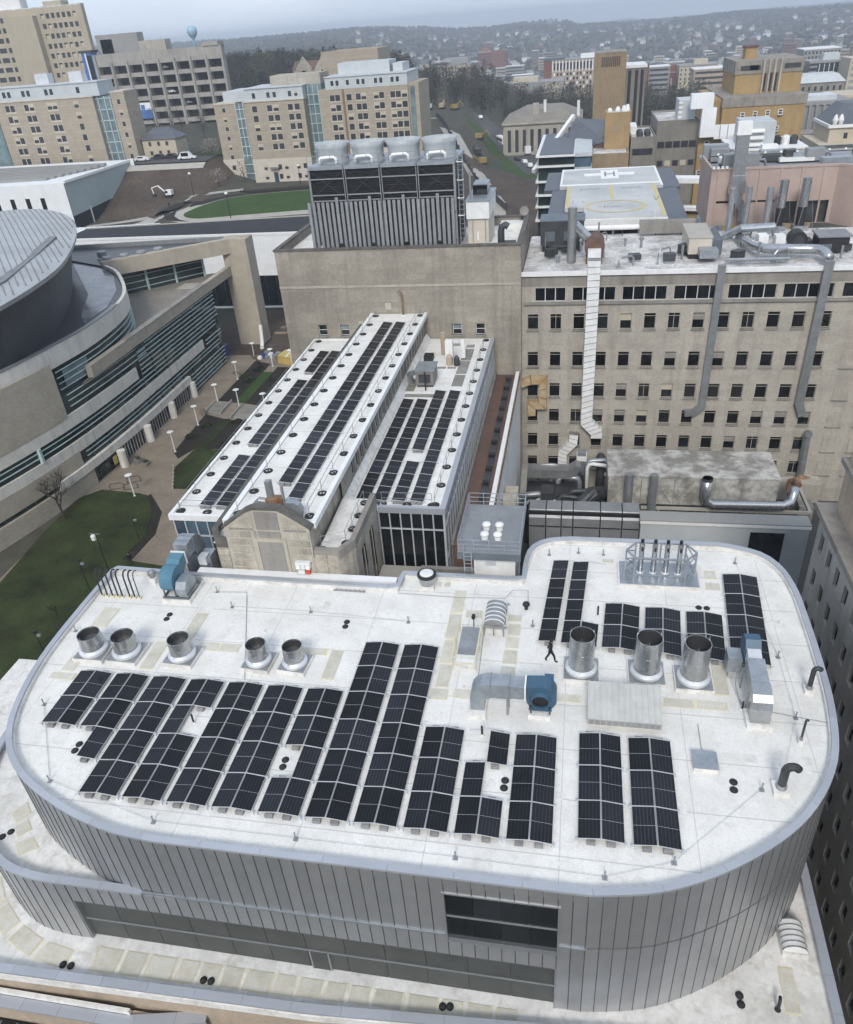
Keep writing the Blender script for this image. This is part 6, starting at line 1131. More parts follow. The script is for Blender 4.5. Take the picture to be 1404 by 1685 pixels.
# roofs and terrace
MB().prism([(-65.9, 88), (-65.9, 141), (-70, 141), (-83, 127), (-82, 125.6), (-77.4, 121.4), (-70.6, 111.5), (-67.6, 104), (-66.4, 94)], 13.6, 13.95).build('terrace_deck', 'brown_deck', AN)
MB().box(-66.2, -65.3, 90, 140.5, 13.9, 15.6).build('terrace_beam', 'arena_beam', AN); MB().box(-66.3, -65.2, 100, 128, 15.6, 15.68).build('beam_cap', 'stone_grey', AN)
MB().box(-72.6, -69.4, 131, 134.5, 13.95, 14.02).build('terrace_pad', 'pale_pave', AN)
MB().prism([(-66.4, 139.9), (-61.4, 139.9), (-61.4, 143.6), (-66.4, 143.6)], 0, 20.4).build('corner_pier', 'arena_beam', AN)
MB().prism([(-82.4, 125.4), (-61.4, 142.4), (-61.9, 143.6), (-83.4, 126.6)], 17.9, 20.5).build('wing_beam', 'arena_beam', AN)
MB().prism([(-83, 126.4), (-62, 143.5), (-97, 139), (-98, 134)], 18.6, 19.6).build('wing_roof', 'dark_roof', AN); MB().prism([(-62, 143.3), (-62, 143.9), (-98, 139.8), (-98, 139.2)], 18, 20.3).build('wing_back_parapet', 'grey_metal', AN)
wp = [(-81.8, 127.6), (-70.5, 139.5)]; band(resample(wp, 2), 13.95, 18.2, -.4, 0, 'green_glass', 'wing_glass')
for z in (14.6, 15.7, 16.8): band(resample(wp, 2), z, z + .1, 0, .15, 'teal_frame', 'wing_louvre')
for k in (0, .33, .66, 1): MB().box(wp[0][0] + 11.3 * k - .18, wp[0][0] + 11.3 * k + .18, wp[0][1] + 11.9 * k - .4, wp[0][1] + 11.9 * k - .1, 13.95, 18).build('wing_fin', 'teal_frame', AN)
MB().prism([(x - .3, y) for x, y in UP] + [(-98, 139), (-140, 139), (-140, 56)], 18.7, 19.3).build('main_roof', 'dark_roof', AN)
MB().prism([(-96, 136.3), (-91.3, 136.6), (-84, 127.5), (-78, 121), (-72.6, 112.2), (-69.5, 104), (-68.8, 96.5), (-71.6, 100), (-76.5, 110.5)][::-1], 19.3, 19.34).build('wet_roof_patch', 'wet_roof', AN)
for x, y in ((-86.1, 131.8), (-82.6, 127.6), (-80.2, 129.3), (-77.8, 131.1), (-75.6, 133.3)):
    t = thing('roof_fan', 'round grey roof fan on white curb on the arena wing', 'fan', (x, y, 19.6), 0, 'round fans on the arena wing roof'); MB().lathe([(1.0, 0), (1.0, .25)], n=18).build('curb', 'white_paint', t, w=False); MB().lathe([(.8, .25), (.85, 1.2), (.7, 1.35), (.3, 1.4)], n=18).build('drum', 'grey_metal', t, w=False)
RIM = resample(catmull([(-65.2, 77.4), (-66.05, 84.6), (-69.05, 96.2), (-77.75, 113.8), (-87.2, 127), (-98.5, 135.0), (-108, 133), (-118, 122), (-123, 105), (-120, 85), (-108, 70), (-90, 62), (-75, 64), (-67.5, 70.5), (-65.2, 77.4)], 6), 3.0)[:-1]
CX, CY = -95.0, 99.0; n = len(RIM)
BASE = [(CX + (x - CX) * .90 - 1, CY + (y - CY) * .90) for x, y in RIM]
m = MB(); m.add([(*p, 19.3) for p in BASE] + [(*p, 27.2) for p in [(CX + (x - CX) * .955, CY + (y - CY) * .955) for x, y in RIM]], [(i, (i + 1) % n, n + (i + 1) % n, n + i) for i in range(n)]); m.build('drum_wall', 'drum', AN)
m = MB(); rings = [(.955, 27.2), (1, 27.45), (1.004, 28.0), (.985, 28.12), (.75, 28.9), (.5, 29.4), (.25, 29.65)]
m.add([(CX + (x - CX) * s, CY + (y - CY) * s, z) for s, z in rings for x, y in RIM] + [(CX, CY, 29.7)], [(k * n + i, k * n + (i + 1) % n, (k + 1) * n + (i + 1) % n, (k + 1) * n + i) for k in range(len(rings) - 1) for i in range(n)] + [((len(rings) - 1) * n + i, (len(rings) - 1) * n + (i + 1) % n, len(rings) * n) for i in range(n)])
m.build('dome_roof', 'dome_metal', AN)
def domez(x, y):
    dx, dy = x - CX, y - CY; best = 9; r = math.hypot(dx, dy); a = math.atan2(dy, dx)
    for p in RIM:
        d = abs((math.atan2(p[1] - CY, p[0] - CX) - a + math.pi) % (2 * math.pi) - math.pi)
        if d < best: best = d; R = math.dist(p, (CX, CY))
    s = r / R
    if s > .985: return None
    P = [(0, 29.7), (.25, 29.65), (.5, 29.4), (.75, 28.9), (.985, 28.12)]
    for (a0, z0), (a1, z1) in zip(P[:-1], P[1:]):
        if a0 <= s <= a1: return z0 + (z1 - z0) * (s - a0) / (a1 - a0)
m = MB(); dxs, dys = .635, -.772
for k in range(-60, 61):
    ox, oy = CX + k * .85 * .772, CY + k * .85 * .635; pts = []
    for j in range(-26, 27):
        x, y = ox + dxs * j * 1.7, oy + dys * j * 1.7; z = domez(x, y)
        if z: pts.append((x, y, z + .02))
    for a, b in zip(pts[:-1], pts[1:]): m.beam(a, b, .09, .16)
stuff(m.build('roof_seams', 'dome_seam', AN))
m = MB(); gr = [(-77.6, 108.6), (-74.3, 99.4), (-71.9, 92.1), (-69.8, 85.4), (-68.9, 79)]
m.prism(gr + [(x - 1.4, y + .3) for x, y in gr[::-1]], 28.2, 28.75).build('roof_groove', 'dome_seam', AN)
MB().box(-76.5, -75.0, 78.5, 79.5, 0, 2.3).build('loading_door', 'pale_pave', AN)
# promenade lamps: white disc lamps
LG = 'white disc lamps along the promenade'
def disc_lamp(x, y, label):
    t = thing('disc_lamp', label, 'street lamp', (x, y, 0), 0, LG); MB().cyl(0, 0, 0, 3.35, .085, 10, .07).build('pole', 'lamp_white', t, w=False); MB().lathe([(.1, 3.3), (.48, 3.36), (.52, 3.41), (.42, 3.46), (0, 3.5)], n=20, cap=(True, False)).build('lamp_disc', 'lamp_white', t, w=False, smooth=True); MB().cyl(0, 0, 0, .15, .16, 10).build('base', 'lamp_white', t, w=False)
for i, (x, y) in enumerate([(-58.85, 81.65), (-58.97, 94.5), (-59.3, 103.5), (-59.5, 112.0), (-59.95, 122.0), (-60.2, 131.4), (-54.8, 110.0), (-55.5, 128.3), (-51.5, 127.8), (-49.6, 108.5)]):
    disc_lamp(x, y, ['white disc lamp at the tip of the dark lawn', 'white disc lamp at the point of the mulch bed', 'white disc lamp beside the bare sapling in the bed', 'white disc lamp at the head of the promenade stairs', 'white disc lamp by the far mulch bed on the promenade', 'farthest promenade lamp, before the arena corner pier', 'white disc lamp between the two stair flights', 'white disc lamp at the far end of the grass strip', 'white disc lamp in front of the yellow tarpaulin', 'white disc lamp half hidden by the narrow annex roof'][i])
def dark_lamp(x, y, h, label, big=False):
    t = thing('park_lamp', label, 'street lamp', (x, y, 0), 0, 'dark park lamps by the lawn'); MB().cyl(0, 0, 0, h, .07, 8, .05).build('pole', 'black', t, w=False)
    if big: MB().lathe([(.1, h - .9), (.28, h - .8), (.3, h - .3), (.12, h - .15)], -.35, 0, 12).build('globe', 'lamp_white', t, w=False); MB().beam((-.7, 0, h - .05), (.5, 0, h - .05), .06).build('arm', 'grey_metal', t, w=False)
    else: MB().box(-.2, .2, -.2, .2, h, h + .12).build('head', 'black', t, w=False); MB().box(.1, .5, -.12, .12, h - .5, h - .3).build('lamp_box', 'grey_metal', t, w=False)
dark_lamp(-53.0, 71.7, 3.3, 'short dark lamp at the edge of the lawn path'); dark_lamp(-50.5, 61.5, 7.9, 'tall dark lamp with white globe behind the roof corner', True); dark_lamp(-51.0, 58.3, 6.6, 'dark lamp on the lawn next to the goosenecks'); dark_lamp(-50.5, 48.8, 5.0, 'dark lamp low on the lawn beside the curved roof edge')
# bollards, planters, benches, bike racks
for i, (x, y) in enumerate([(-63.2, 91.0), (-61.6, 90.2)]):
    t = thing('planter', ['round planter tub nearest the arena doors', 'round planter tub out on the promenade'][i], 'planter', (x, y, 0), 0, 'planter tubs'); MB().lathe([(.45, 0), (.6, .6), (.5, .6), (.48, .5)], n=14).build('tub', 'stone_grey', t, w=False); b = MB()
    for k in range(40): a = rnd.random() * 6.28; r = rnd.random() * .45; z = .55 + rnd.random() * .4; b.quad((r * math.cos(a), r * math.sin(a), z), (r * math.cos(a) + .15, r * math.sin(a), z + .05), (r * math.cos(a) + .15, r * math.sin(a) + .12, z + .12), (r * math.cos(a), r * math.sin(a) + .12, z + .06))
    stuff(b.build('foliage', 'leaf2', t, w=False))
for i, (x, y) in enumerate([(-61.0, 85.5), (-62.5, 83.5), (-60.4, 83.6)]):
    t = thing('bike_rack', 'black hoop bike rack on the brown paving', 'bike rack', (x, y, 0), .4, 'bike racks'); MB().tube([(-.9, 0, 0), (-.9, 0, .7), (-.7, 0, .85), (.7, 0, .85), (.9, 0, .7), (.9, 0, 0)], .05, 6).build('hoop', 'black', t, w=False); MB().box(-1, 1, -.05, .05, 0, .04).build('foot', 'black', t, w=False)
for i in range(6):
    t = thing('post_bollard', 'pale post along the path edge by the small lawn', 'bollard', (-56.6 + i * .5, 89.2 - i * 1.1, 0), 0, 'path edge posts'); MB().cyl(0, 0, 0, .8, .09, 8).build('post', 'pale_pave', t, w=False); MB().lathe([(.11, .8), (.08, .9), (0, .93)], n=8, cap=(True, False)).build('cap', 'pale_pave', t, w=False)
# bare trees
def bare_tree(name, x, y, z, h, label, seed, spread=.55, group='bare young trees', levels=4, twig='bark'):
    r = random.Random(seed); t = thing(name, label, 'tree', (x, y, z), 0, group); m = MB(); tw = MB(); 
    def grow(p, d, L, rad, lev):
        q = p + d * L * .5 + Vector((r.uniform(-1, 1), r.uniform(-1, 1), 0)) * L * .06; e = q + (d + Vector((r.uniform(-.2, .2), r.uniform(-.2, .2), r.uniform(0, .25)))).normalized() * L * .5
        (m if lev >= levels - 1 else tw).tube([p[:], q[:], e[:]], [rad, rad * .8, rad * .6], 5 if lev > 1 else 3, cap=False)
        if lev == 0: return
        for i in range(r.choice([3, 4]) if lev > 1 else 4):
            a = r.uniform(0, 6.28); f = r.uniform(.35, 1.0); s = p + (e - p) * f
            nd = (d * .75 + Vector((math.cos(a), math.sin(a), r.uniform(.0, .5))) * spread * 1.25).normalized(); grow(s, nd, L * r.uniform(.55, .78), rad * .55, lev - 1)
    grow(Vector((0, 0, -.1)), Vector((r.uniform(-.08, .08), r.uniform(-.08, .08), 1)).normalized(), h * .42, h * .022, levels)
    m.build('trunk', 'bark', t, w=False); stuff(tw.build('crown', twig, t, w=False)); return t
bare_tree('bare_tree', -65.6, 75.4, .1, 8.4, 'wide bare tree on the lawn in front of the arena wall', 3, .75, None)
for i, (x, y) in enumerate([(-58.2, 104.5), (-58.6, 120.5), (-57.6, 127.5), (-55, 56.8), (-50.8, 92.8), (-48, 101.6)]): bare_tree('bare_sapling', x, y, 0, 3.6 + (i % 3) * .5, ['bare sapling in the mulch bed below the stairs', 'bare sapling in the far mulch bed', 'bare sapling near the farthest promenade lamp', 'slim bare tree on the dark lawn near the lamps', 'bare shrub tree on the small lawn by the annex', 'bare shrub tree in the bed beside the annex'][i], 20 + i, .5, levels=3)
def shrub(x, y, z, r0, label, seed, mt='leaf2', h=.8, group='low shrubs in the planting beds'):
    r = random.Random(seed); t = thing('shrub', label, 'shrub', (x, y, z), 0, group); b = MB()
    for k in range(130):
        a = r.random() * 6.28; q = r0 * math.sqrt(r.random()); zz = h * (1 - (q / r0) ** 2) * r.uniform(.3, 1); p = Vector((q * math.cos(a), q * math.sin(a), zz)); u = Vector((r.uniform(-1, 1), r.uniform(-1, 1), r.uniform(-.4, .4))) * .2; v = Vector((r.uniform(-1, 1), r.uniform(-1, 1), r.uniform(0, 1))) * .16
        b.quad((p - u)[:], (p + v)[:], (p + u)[:], (p - v)[:])
    stuff(b.build('foliage', mt, t, w=False, fix=False)); MB().tube([(0, 0, 0), (.05, .02, h * .6)], .03, 4).build('stem', 'bark', t, w=False)
k = 0
for x0, x1, y0, y1, nn in ((-53.8, -45, 96, 105, 9), (-53.8, -45, 113, 126, 12), (-58.8, -57, 97, 105, 4), (-59, -57, 114, 128, 6)):
    for i in range(nn): shrub(rnd.uniform(x0, x1), rnd.uniform(y0, y1), .06, rnd.uniform(.5, 1.1), 'low dark shrub in the planting beds by the promenade', 100 + k, rnd.choice(['leaf2', 'leaf4', 'leaf0', 'leaf2']), rnd.uniform(.4, .9)); k += 1
# tarpaulins and boxes at the far end of the promenade
t = thing('yellow_tarp', 'yellow tarpaulin over materials by the stone block corner', 'tarpaulin', (-53, 131, 0)); MB().prism([(-55.0, 130), (-51.4, 128.6), (-50.8, 131.6), (-54.4, 133)], 0, 1.5).build('cover', 'yellow_tarp', t); MB().box(-53.2, -52.9, 129.2, 132.4, 1.5, 1.56).build('strap', 'white_paint', t)
t = thing('blue_container', 'dark blue skip beside the arena corner pier', 'skip', (-67.6, 134, 0)); MB().prism([(-70.3, 132.6), (-66.8, 132.6), (-66.8, 135), (-70.3, 135)], 0, 1.9).build('body', 'blue_tarp', t); MB().box(-70.4, -66.7, 132.5, 135.1, 1.9, 2.0).build('rim', 'blue_tarp', t)
t = thing('debris_heap', 'heap of white and blue wrapped materials by the far lamp', 'materials', (-57.6, 133, 0))
for i in range(9): MB().box(-59.8 + i * .5, -59.0 + i * .5, 131.8 + (i % 3) * .6, 132.6 + (i % 3) * .6, 0, .5 + (i * 37 % 5) * .14).build('bundle', ['white_paint', 'blue_tarp', 'grey_metal', 'galv'][i % 4], t)
t = thing('white_chute', 'white pipe standing at the foot of the corner pier', 'pipe', (-61, 139, 0)); MB().tube([(-61.0, 137.6, .3), (-61.2, 138.6, 1.2), (-61.3, 139.4, 4.2)], .35, 10).build('pipe', 'white_paint', t); MB().cyl(-61.0, 137.5, 0, .3, .4, 10).build('foot', 'white_paint', t)
# ---------------------------------------------------------------- background buildings
FW = {}
def fwin(w, h, fr, gl, bars=((), ()), blind=None, sill=None):
    k = (round(w, 2), round(h, 2), fr, gl, bars, blind, sill)
    if k not in FW: FW[k] = win_mesh('window', w, h, fr, gl, bars, min(.12, w * .12), sill, blind)
    return FW[k]
def put_windows(root, F, us, zs, w, h, fr='frame_alu', gl='far_glass', skip=0, bars=((), ()), blinds=0, sill=None, seed=1):
    r = random.Random(seed)
    for u in us:
        for z in zs:
            if r.random() < skip: continue
            b = 'cream' if r.random() < blinds else None
            inst('window', fwin(w, h, fr, gl, bars, b, sill), root, Vector(F.p(u, z, -.02)) - root.location, F.rz())
def block(root, x0, x1, y0, y1, z0, z1, wall, roof='dirty_roof', par=.5):
    MB().box(x0, x1, y0, y1, z0, z1).build('wall', wall, root)
    MB().box(x0 + .3, x1 - .3, y0 + .3, y1 - .3, z1, z1 + .05).build('roof', roof, root)
    if par: rect_ring(MB(), x0 - .04, x1 + .04, y0 - .04, y1 + .04, z1, z1 + par, .3).build('parapet', wall, root)
def FS(x0, y0, z0=0): return Face((x0, y0, z0), (1, 0, 0), (0, -1, 0))      # front, facing the viewer
def FL(x0, y1): return Face((x0, y1, 0), (0, -1, 0), (-1, 0, 0))           # side facing left
def FR(x1, y0): return Face((x1, y0, 0), (0, 1, 0), (1, 0, 0))             # side facing right
def rng(a, st, n): return [a + st * i for i in range(n)]
# --- low white building behind the arena wing
t = thing('white_hall', 'low hall with white panel wall over dark glass and dark roof', 'building', (-82, 166, 0))
MB().box(-116, -40, 163.2, 171, 0, 7.3).build('glass_base', 'dark_glass', t); MB().box(-116, -40, 163, 171.2, 7.3, 16.0).build('upper_wall', 'white_clad', t); MB().prism([(-116, 163.4), (-40, 163.4), (-40, 182), (-116, 174)], 15.9, 16.1).build('roof', 'black_flat_roof', t); MB().box(-116.1, -39.9, 162.9, 163.4, 15.9, 16.35).build('roof_edge', 'white_paint', t); MB().box(-116, -40, 162.4, 163.1, 0, .5).build('plinth', 'white_paint', t)
MB().prism([(-116, 174), (-40, 182), (-40, 182.5), (-116, 174.5)], 12, 16.3).build('roof_edge', 'pale_pave', t)
for i in range(30): MB().box(-116 + i * 2.5, -115.9 + i * 2.5, 163.1, 163.2, .5, 7.3).build('mullion', 'dark_metal', t)
tsheet('dirt_yard', [((-74, y), (-34, y)) for y in (134, 142, 150, 158, 163)], 'dirt', .04)
for i in range(9):
    t = thing('timber_pile', 'pile of planks lying on the dirt yard', 'planks', (-60 + (i % 3) * 4.5, 146 + (i // 3) * 4, 0), .3 * i, 'plank piles on the dirt yard'); 
    for k in range(3): MB().box(-1.4, 1.4, -.5 + k * .35, -.2 + k * .35, 0.02, .25 + .1 * (k % 2)).build('plank', 'rust' if (i + k) % 3 == 0 else 'stone_grey', t, w=False)
# --- white sports building, far left
t = thing('white_sports_building', 'white panelled sports building with slanted teal end wall', 'building', (-180, 234, 8))
MB().add([(-250, 215.6, 6), (-146.5, 215.6, 6), (-146.5, 215.6, 20.4), (-250, 215.6, 19.2), (-146, 254, 6), (-146, 254, 20.9), (-250, 256, 20.5), (-250, 256, 6)], [(0, 1, 2, 3), (4, 7, 6, 5), (0, 3, 6, 7)]).build('wall', 'white_clad', t)
MB().add([(-250, 215.6, 19.2), (-146.5, 215.6, 20.4), (-146, 254, 20.9), (-250, 256, 20.5)], [(0, 1, 2, 3)]).build('roof', 'white_clad', t)
MB().add([(-146.45, 215.8, 11.2), (-146.0, 253.4, 12.6), (-146.0, 253.4, 20.6), (-146.45, 215.8, 20.1)], [(0, 1, 2, 3)]).build('end_panel', 'teal_panel', t)
MB().add([(-146.6, 215.8, 6.5), (-146.2, 253.4, 7.5), (-146.2, 253.4, 12.6), (-146.6, 215.8, 11.2)], [(0, 1, 2, 3)]).build('end_glass', 'dark_glass', t)
for y in (225, 238, 247): MB().box(-146.4, -146.1, y, y + .3, 7, 12.4).build('mullion', 'frame_alu', t)
MB().prism([(-146.5, 252.6), (-144.6, 253.5), (-145.6, 255)], 11, 21.1).build('end_fin', 'white_paint', t)
MB().prism([(-146.6, 215.5), (-145.9, 215.5), (-145.6, 254), (-146.4, 254)], 20.3, 21.0).build('roof_edge', 'white_paint', t)
MB().prism([(-147, 214), (-143, 216), (-143.5, 254), (-146, 254)], 6.0, 7.2).build('base_ledge', 'pale_pave', t)
for i in range(9): MB().box(-245, -156 + i * 1.0, 222 + i * 2.4, 223.6 + i * 2.4, 20.2 + i * .1, 20.9 + i * .1).build('roof_louvre', 'grey_far', t)
for x in (-155.4, -160.3, -165.4, -170.5): MB().box(x, x + 1.4, 215.5, 215.62, 12.6, 16.6).build('slot_window', 'black_glass', t)
t = thing('footbridge', 'white roofed footbridge running from arena to plaza', 'footbridge', (-114, 182, 12)); MB().prism([(-127, 179), (-102, 181), (-104.5, 188.5), (-127.5, 186.5)], 13.0, 14.0).build('roof', 'white_clad', t); MB().prism([(-126, 180), (-103.5, 182), (-105, 187.5), (-126.5, 185.5)], 10, 13).build('walls', 'dark_glass', t)
for i in range(12): MB().box(-126 + i * 1.9, -125.9 + i * 1.9, 179.2 + i * .15, 187 + i * .1, 14.0, 14.08).build('roof_seam', 'frame_alu', t)
# --- oval lawn plaza
OV = catmull([(-107.5, 208), (-106, 222), (-100, 230.5), (-82, 236), (-64, 236.5), (-53, 225), (-60, 210.5), (-76, 206.5), (-90, 203.5), (-101, 201.3)], 6, True)
OV = OV[::-1]
struct(MB().prism(offset(OV, -4.2), 8, 12.05).build('plaza_path', 'pale_pave')); struct(MB().prism(offset(OV, -.7), 11.9, 12.22).build('lawn_kerb', 'pale_pave')); struct(MB().prism(OV, 11.9, 12.28).build('oval_lawn', 'lawn_green'))
struct(MB().prism([(-116, 205), (-108.5, 199), (-100, 197.5), (-70, 200), (-55, 206), (-50, 199), (-70, 190), (-100, 188), (-118, 196)], 8, 12.0).build('plaza', 'pale_pave'))
struct(MB().prism([(-114.5, 210), (-111.5, 203.5), (-107, 200), (-102, 198.6), (-106, 201.5), (-109.6, 206), (-111.8, 212)], 12.0, 12.12).build('planting_bed', 'mulch'))
struct(MB().prism([(-113, 226), (-110.5, 218), (-107.8, 224), (-103, 231.5), (-98, 234.6), (-103, 236)], 12.0, 12.12).build('planting_bed', 'mulch'))
struct(MB().prism([(-103, 238), (-72, 244), (-50, 243), (-50, 240), (-72, 240.5), (-98, 235)], 8, 12.6).build('planting_bed', 'mulch'))
tsheet('ramp_path', [((-145, 217), (-145, 220)), ((-136, 221), (-137, 224)), ((-126, 226), (-127, 229)), ((-116, 231), (-117, 234))], 'pale_pave', .12)
tsheet('plaza', [((-128, 200), (-128, 206)), ((-120, 199), (-121, 213)), ((-112, 203), (-113, 213))], 'pale_pave', .1)
tsheet('campus_path', [((-118, 233), (-118, 236)), ((-110, 237), (-111, 240)), ((-103, 240), (-104, 243.5))], 'pale_pave', .14)
tsheet('campus_path', [((-147, 249.5), (-147, 252.5)), ((-130, 249.5), (-130, 252.5)), ((-119, 249.5), (-119, 252.5))], 'pale_pave', .14)
tsheet('grass_bank', [((-131, y), (-117, y)) for y in (263, 268, 274, 282)], 'lawn', .08)
tsheet('planting_bed', [((-124, y), (-114, y)) for y in (214, 219, 224)], 'mulch', .09)
tsheet('dirt_slope', [((-146, y), (-110, y)) for y in (226, 232, 238, 244, 250, 256, 262)], 'dirt', .06)
def tall_lamp(x, y, z, h, label):
    t = thing('plaza_lamp', label, 'street lamp', (x, y, z), 0, 'tall black lamps around the oval lawn'); MB().cyl(0, 0, 0, h, .12, 8, .08).build('pole', 'black', t, w=False); MB().lathe([(.2, h), (.45, h + .15), (.4, h + .5), (.1, h + .65)], n=10).build('globe', 'lamp_white', t, w=False)
tall_lamp(-116.7, 234.6, 12, 6.3, 'tall black lamp by the excavator'); tall_lamp(-90.8, 200.6, 12, 6.0, 'tall black lamp in front of the oval lawn'); tall_lamp(-84, 240, 12, 6.3, 'tall black lamp before the residence entrance')
person(-116.8, 218, 12.05, 1.0, 'person in dark clothes on the plaza path by the oval lawn', 1.8); 
t = thing('excavator', 'white mini excavator with raised arm on the dirt slope', 'excavator', (-126.5, 237, 12)); MB().box(-128, -124.6, 236, 237.0, 12, 12.7).build('track', 'black', t); MB().box(-128, -124.6, 238, 239, 12, 12.7).build('track', 'black', t); MB().box(-127.2, -124.4, 236.3, 238.7, 12.7, 14.6).build('cab', 'white_paint', t); MB().box(-127.25, -126, 236.25, 238.0, 13.4, 14.4).build('cab_glass', 'dark_glass', t)
MB().beam((-127.5, 237.5, 13.6), (-130.5, 237.5, 16.4), .45).beam((-130.5, 237.5, 16.4), (-133.6, 237.5, 15.6), .35).build('boom', 'white_paint', t); MB().beam((-133.6, 237.5, 15.6), (-133.2, 237.5, 13.2), .3).build('stick', 'white_paint', t); MB().box(-134, -132.4, 236.9, 238.1, 12.2, 13.2).build('bucket', 'dark_metal', t); t.scale = (.72, .72, .72)
# --- vehicles
def car(x, y, z, rz, mt, label, kind='car', group='parked and moving cars', L=4.5, H=1.5):
    t = thing('car' if kind == 'car' else kind, label, kind, (x, y, z), rz, group); W2 = .9
    pf = [(-L / 2, .35), (L / 2, .35), (L / 2, .8), (L * .3, .92), (L * .14, H), (-L * .3, H), (-L * .46, .95), (-L / 2, .85)]
    MB().add([(p[0], -W2, p[1]) for p in pf] + [(p[0], W2, p[1]) for p in pf], [tuple(range(8)), tuple(range(15, 7, -1))] + [(i, (i + 1) % 8, 8 + (i + 1) % 8, 8 + i) for i in range(8)]).build('body', mt, t, w=False)
    MB().box(-L * .28, L * .12, -W2 - .01, W2 + .01, .98, H - .12).build('side_glass', 'black_glass', t, w=False)
    for px in (-L * .31, L * .31):
        for py in (-W2 + .05, W2 - .05): MB().tube([(px, py - .12, .33), (px, py + .12, .33)], .33, 10).build('wheel', 'black', t, w=False)
    return t
zt = lambda x, y: T(x, y) + .08
car(-127, 256.5, zt(-127, 256.5), .1, 'car_white', 'white van on the road below the small stone house', L=6.0, H=2.2); car(-143.5, 257.5, zt(-143.5, 257.5), .05, 'car_white', 'white car parked at the end of the dark row of cars', L=5)
for i in range(3): car(-138.6 + i * 4.3, 260.5 + i * .3, zt(-138.6 + i * 4.3, 260.5), .05, 'car_dark', 'dark car in the row parked below the small stone house')
tsheet('campus_road', [((-147 + i * 7, 253.5), (-147 + i * 7, 262.5)) for i in range(5)], 'asphalt', .07)
car(-24.0, 345.3, zt(-24, 345), 1.9, 'car_white', 'white car parked kerbside, farther of two'); car(-21.3, 336.2, zt(-21, 336), 1.9, 'car_white', 'white car parked kerbside, nearer of two'); car(-27.4, 353, zt(-27, 353), 1.9, 'car_dark', 'dark car parked behind the white cars'); car(-18.6, 327, zt(-18, 327), 1.9, 'car_dark', 'dark car nearest the striped glass building'); car(-52, 432, zt(-52, 432), 1.9, 'car_white', 'white car far up the road near the wood')
tsheet('street', [((-70, 470), (-62, 474)), ((-58, 440), (-48, 443)), ((-46, 405), (-33, 408)), ((-36, 375), (-23, 378)), ((-28, 345), (-15, 348)), ((-20, 315), (-7, 318)), ((-12, 280), (0, 283))], 'asphalt', .06)
tsheet('grass_verge', [((-57, 415), (-47.6, 408)), ((-48, 392), (-39, 385)), ((-38, 360), (-31.5, 355)), ((-31, 333), (-22, 328)), ((-22, 312), (-14, 308))], 'lawn_green', .06)
tsheet('site_road', [((-76, 400), (-67, 402)), ((-62, 370), (-54, 373)), ((-50, 335), (-43, 338)), ((-38, 295), (-32, 298)), ((-31, 270), (-25, 270)), ((-27, 240), (-22, 240)), ((-24, 200), (-19, 200))], 'pale_pave', .08)
tsheet('dirt_bank', [((-66, 360), (-34, 330)), ((-58, 320), (-16, 305)), ((-48, 280), (-8, 275)), ((-40, 240), (-6, 240)), ((-36, 200), (-8, 200)), ((-34, 170), (-8, 170))], 'dirt', .05)
t = thing('bus', 'white and grey city bus on the street beside the long stone hall', 'bus', (-38, 397, zt(-38, 397)), 1.9); MB().box(-6, 6, -1.25, 1.25, .4, 3.1).build('body', 'white_paint', t, w=False); MB().box(-5.8, 5.8, -1.28, 1.28, 1.4, 2.5).build('window_band', 'black_glass', t, w=False)
for px in (-4, 4):
    for py in (-1.2, 1.2): MB().tube([(px, py - .12, .5), (px, py + .12, .5)], .5, 10).build('wheel', 'black', t, w=False)
t = thing('box_truck', 'white box truck parked beside the long stone hall', 'truck', (-24.5, 367, zt(-24, 367)), 1.9); MB().box(-3, 2.4, -1.2, 1.2, .8, 3.6).build('box', 'white_paint', t, w=False); MB().box(2.5, 4.2, -1.1, 1.1, .5, 2.4).build('cab', 'white_paint', t, w=False)
for px in (-2, 3.2):
    for py in (-1.1, 1.1): MB().tube([(px, py - .12, .45), (px, py + .12, .45)], .45, 10).build('wheel', 'black', t, w=False)
for i, (x, y, mt) in enumerate([(-47, 385, 'paint_yellow_machine'), (-64, 428, 'paint_yellow_machine'), (-71, 432, 'rust_pale'), (-44, 352, 'dark_metal'), (-78, 430, 'white_paint'), (-40.5, 338, 'paint_yellow_machine')]):
    z = zt(x, y); t = thing('site_digger', ['yellow digger on the pale site road', 'yellow digger at the head of the site', 'tan machine beside the far digger', 'dark loader on the dirt bank', 'white site trailer near the residence end', 'small yellow roller on the dirt bank'][i], 'digger', (x, y, z), .7 * i, 'construction machines on the site')
    MB().box(-2, 2, -1.2, -.6, 0, .8).build('track', 'black', t, w=False); MB().box(-2, 2, .6, 1.2, 0, .8).build('track', 'black', t, w=False); MB().box(-1.8, 1.2, -1.1, 1.1, .8, 2.6).build('cab', mt, t, w=False); MB().box(-.2, 1.23, -.9, .9, 1.6, 2.4).build('cab_glass', 'black_glass', t, w=False)
    MB().beam((1, 0, 1.6), (3.4, 0, 3.8), .4).beam((3.4, 0, 3.8), (5, 0, 1.2), .3).build('boom', mt, t, w=False)
for i in range(26):
    x = -66 + i * 1.75; y = 398 - i * 5.6; t = thing('barrier_panel', 'dark fence panel along the edge of the site road', 'barrier', (x - 2, y, T(x - 2, y)), 1.9, 'site fence panels'); MB().box(-2.6, 2.6, -.08, .08, .3, 2.4).build('panel', 'dark_metal', t, w=False); MB().box(-2.6, -2.45, -.12, .12, 0, 2.5).build('post', 'black', t, w=False)
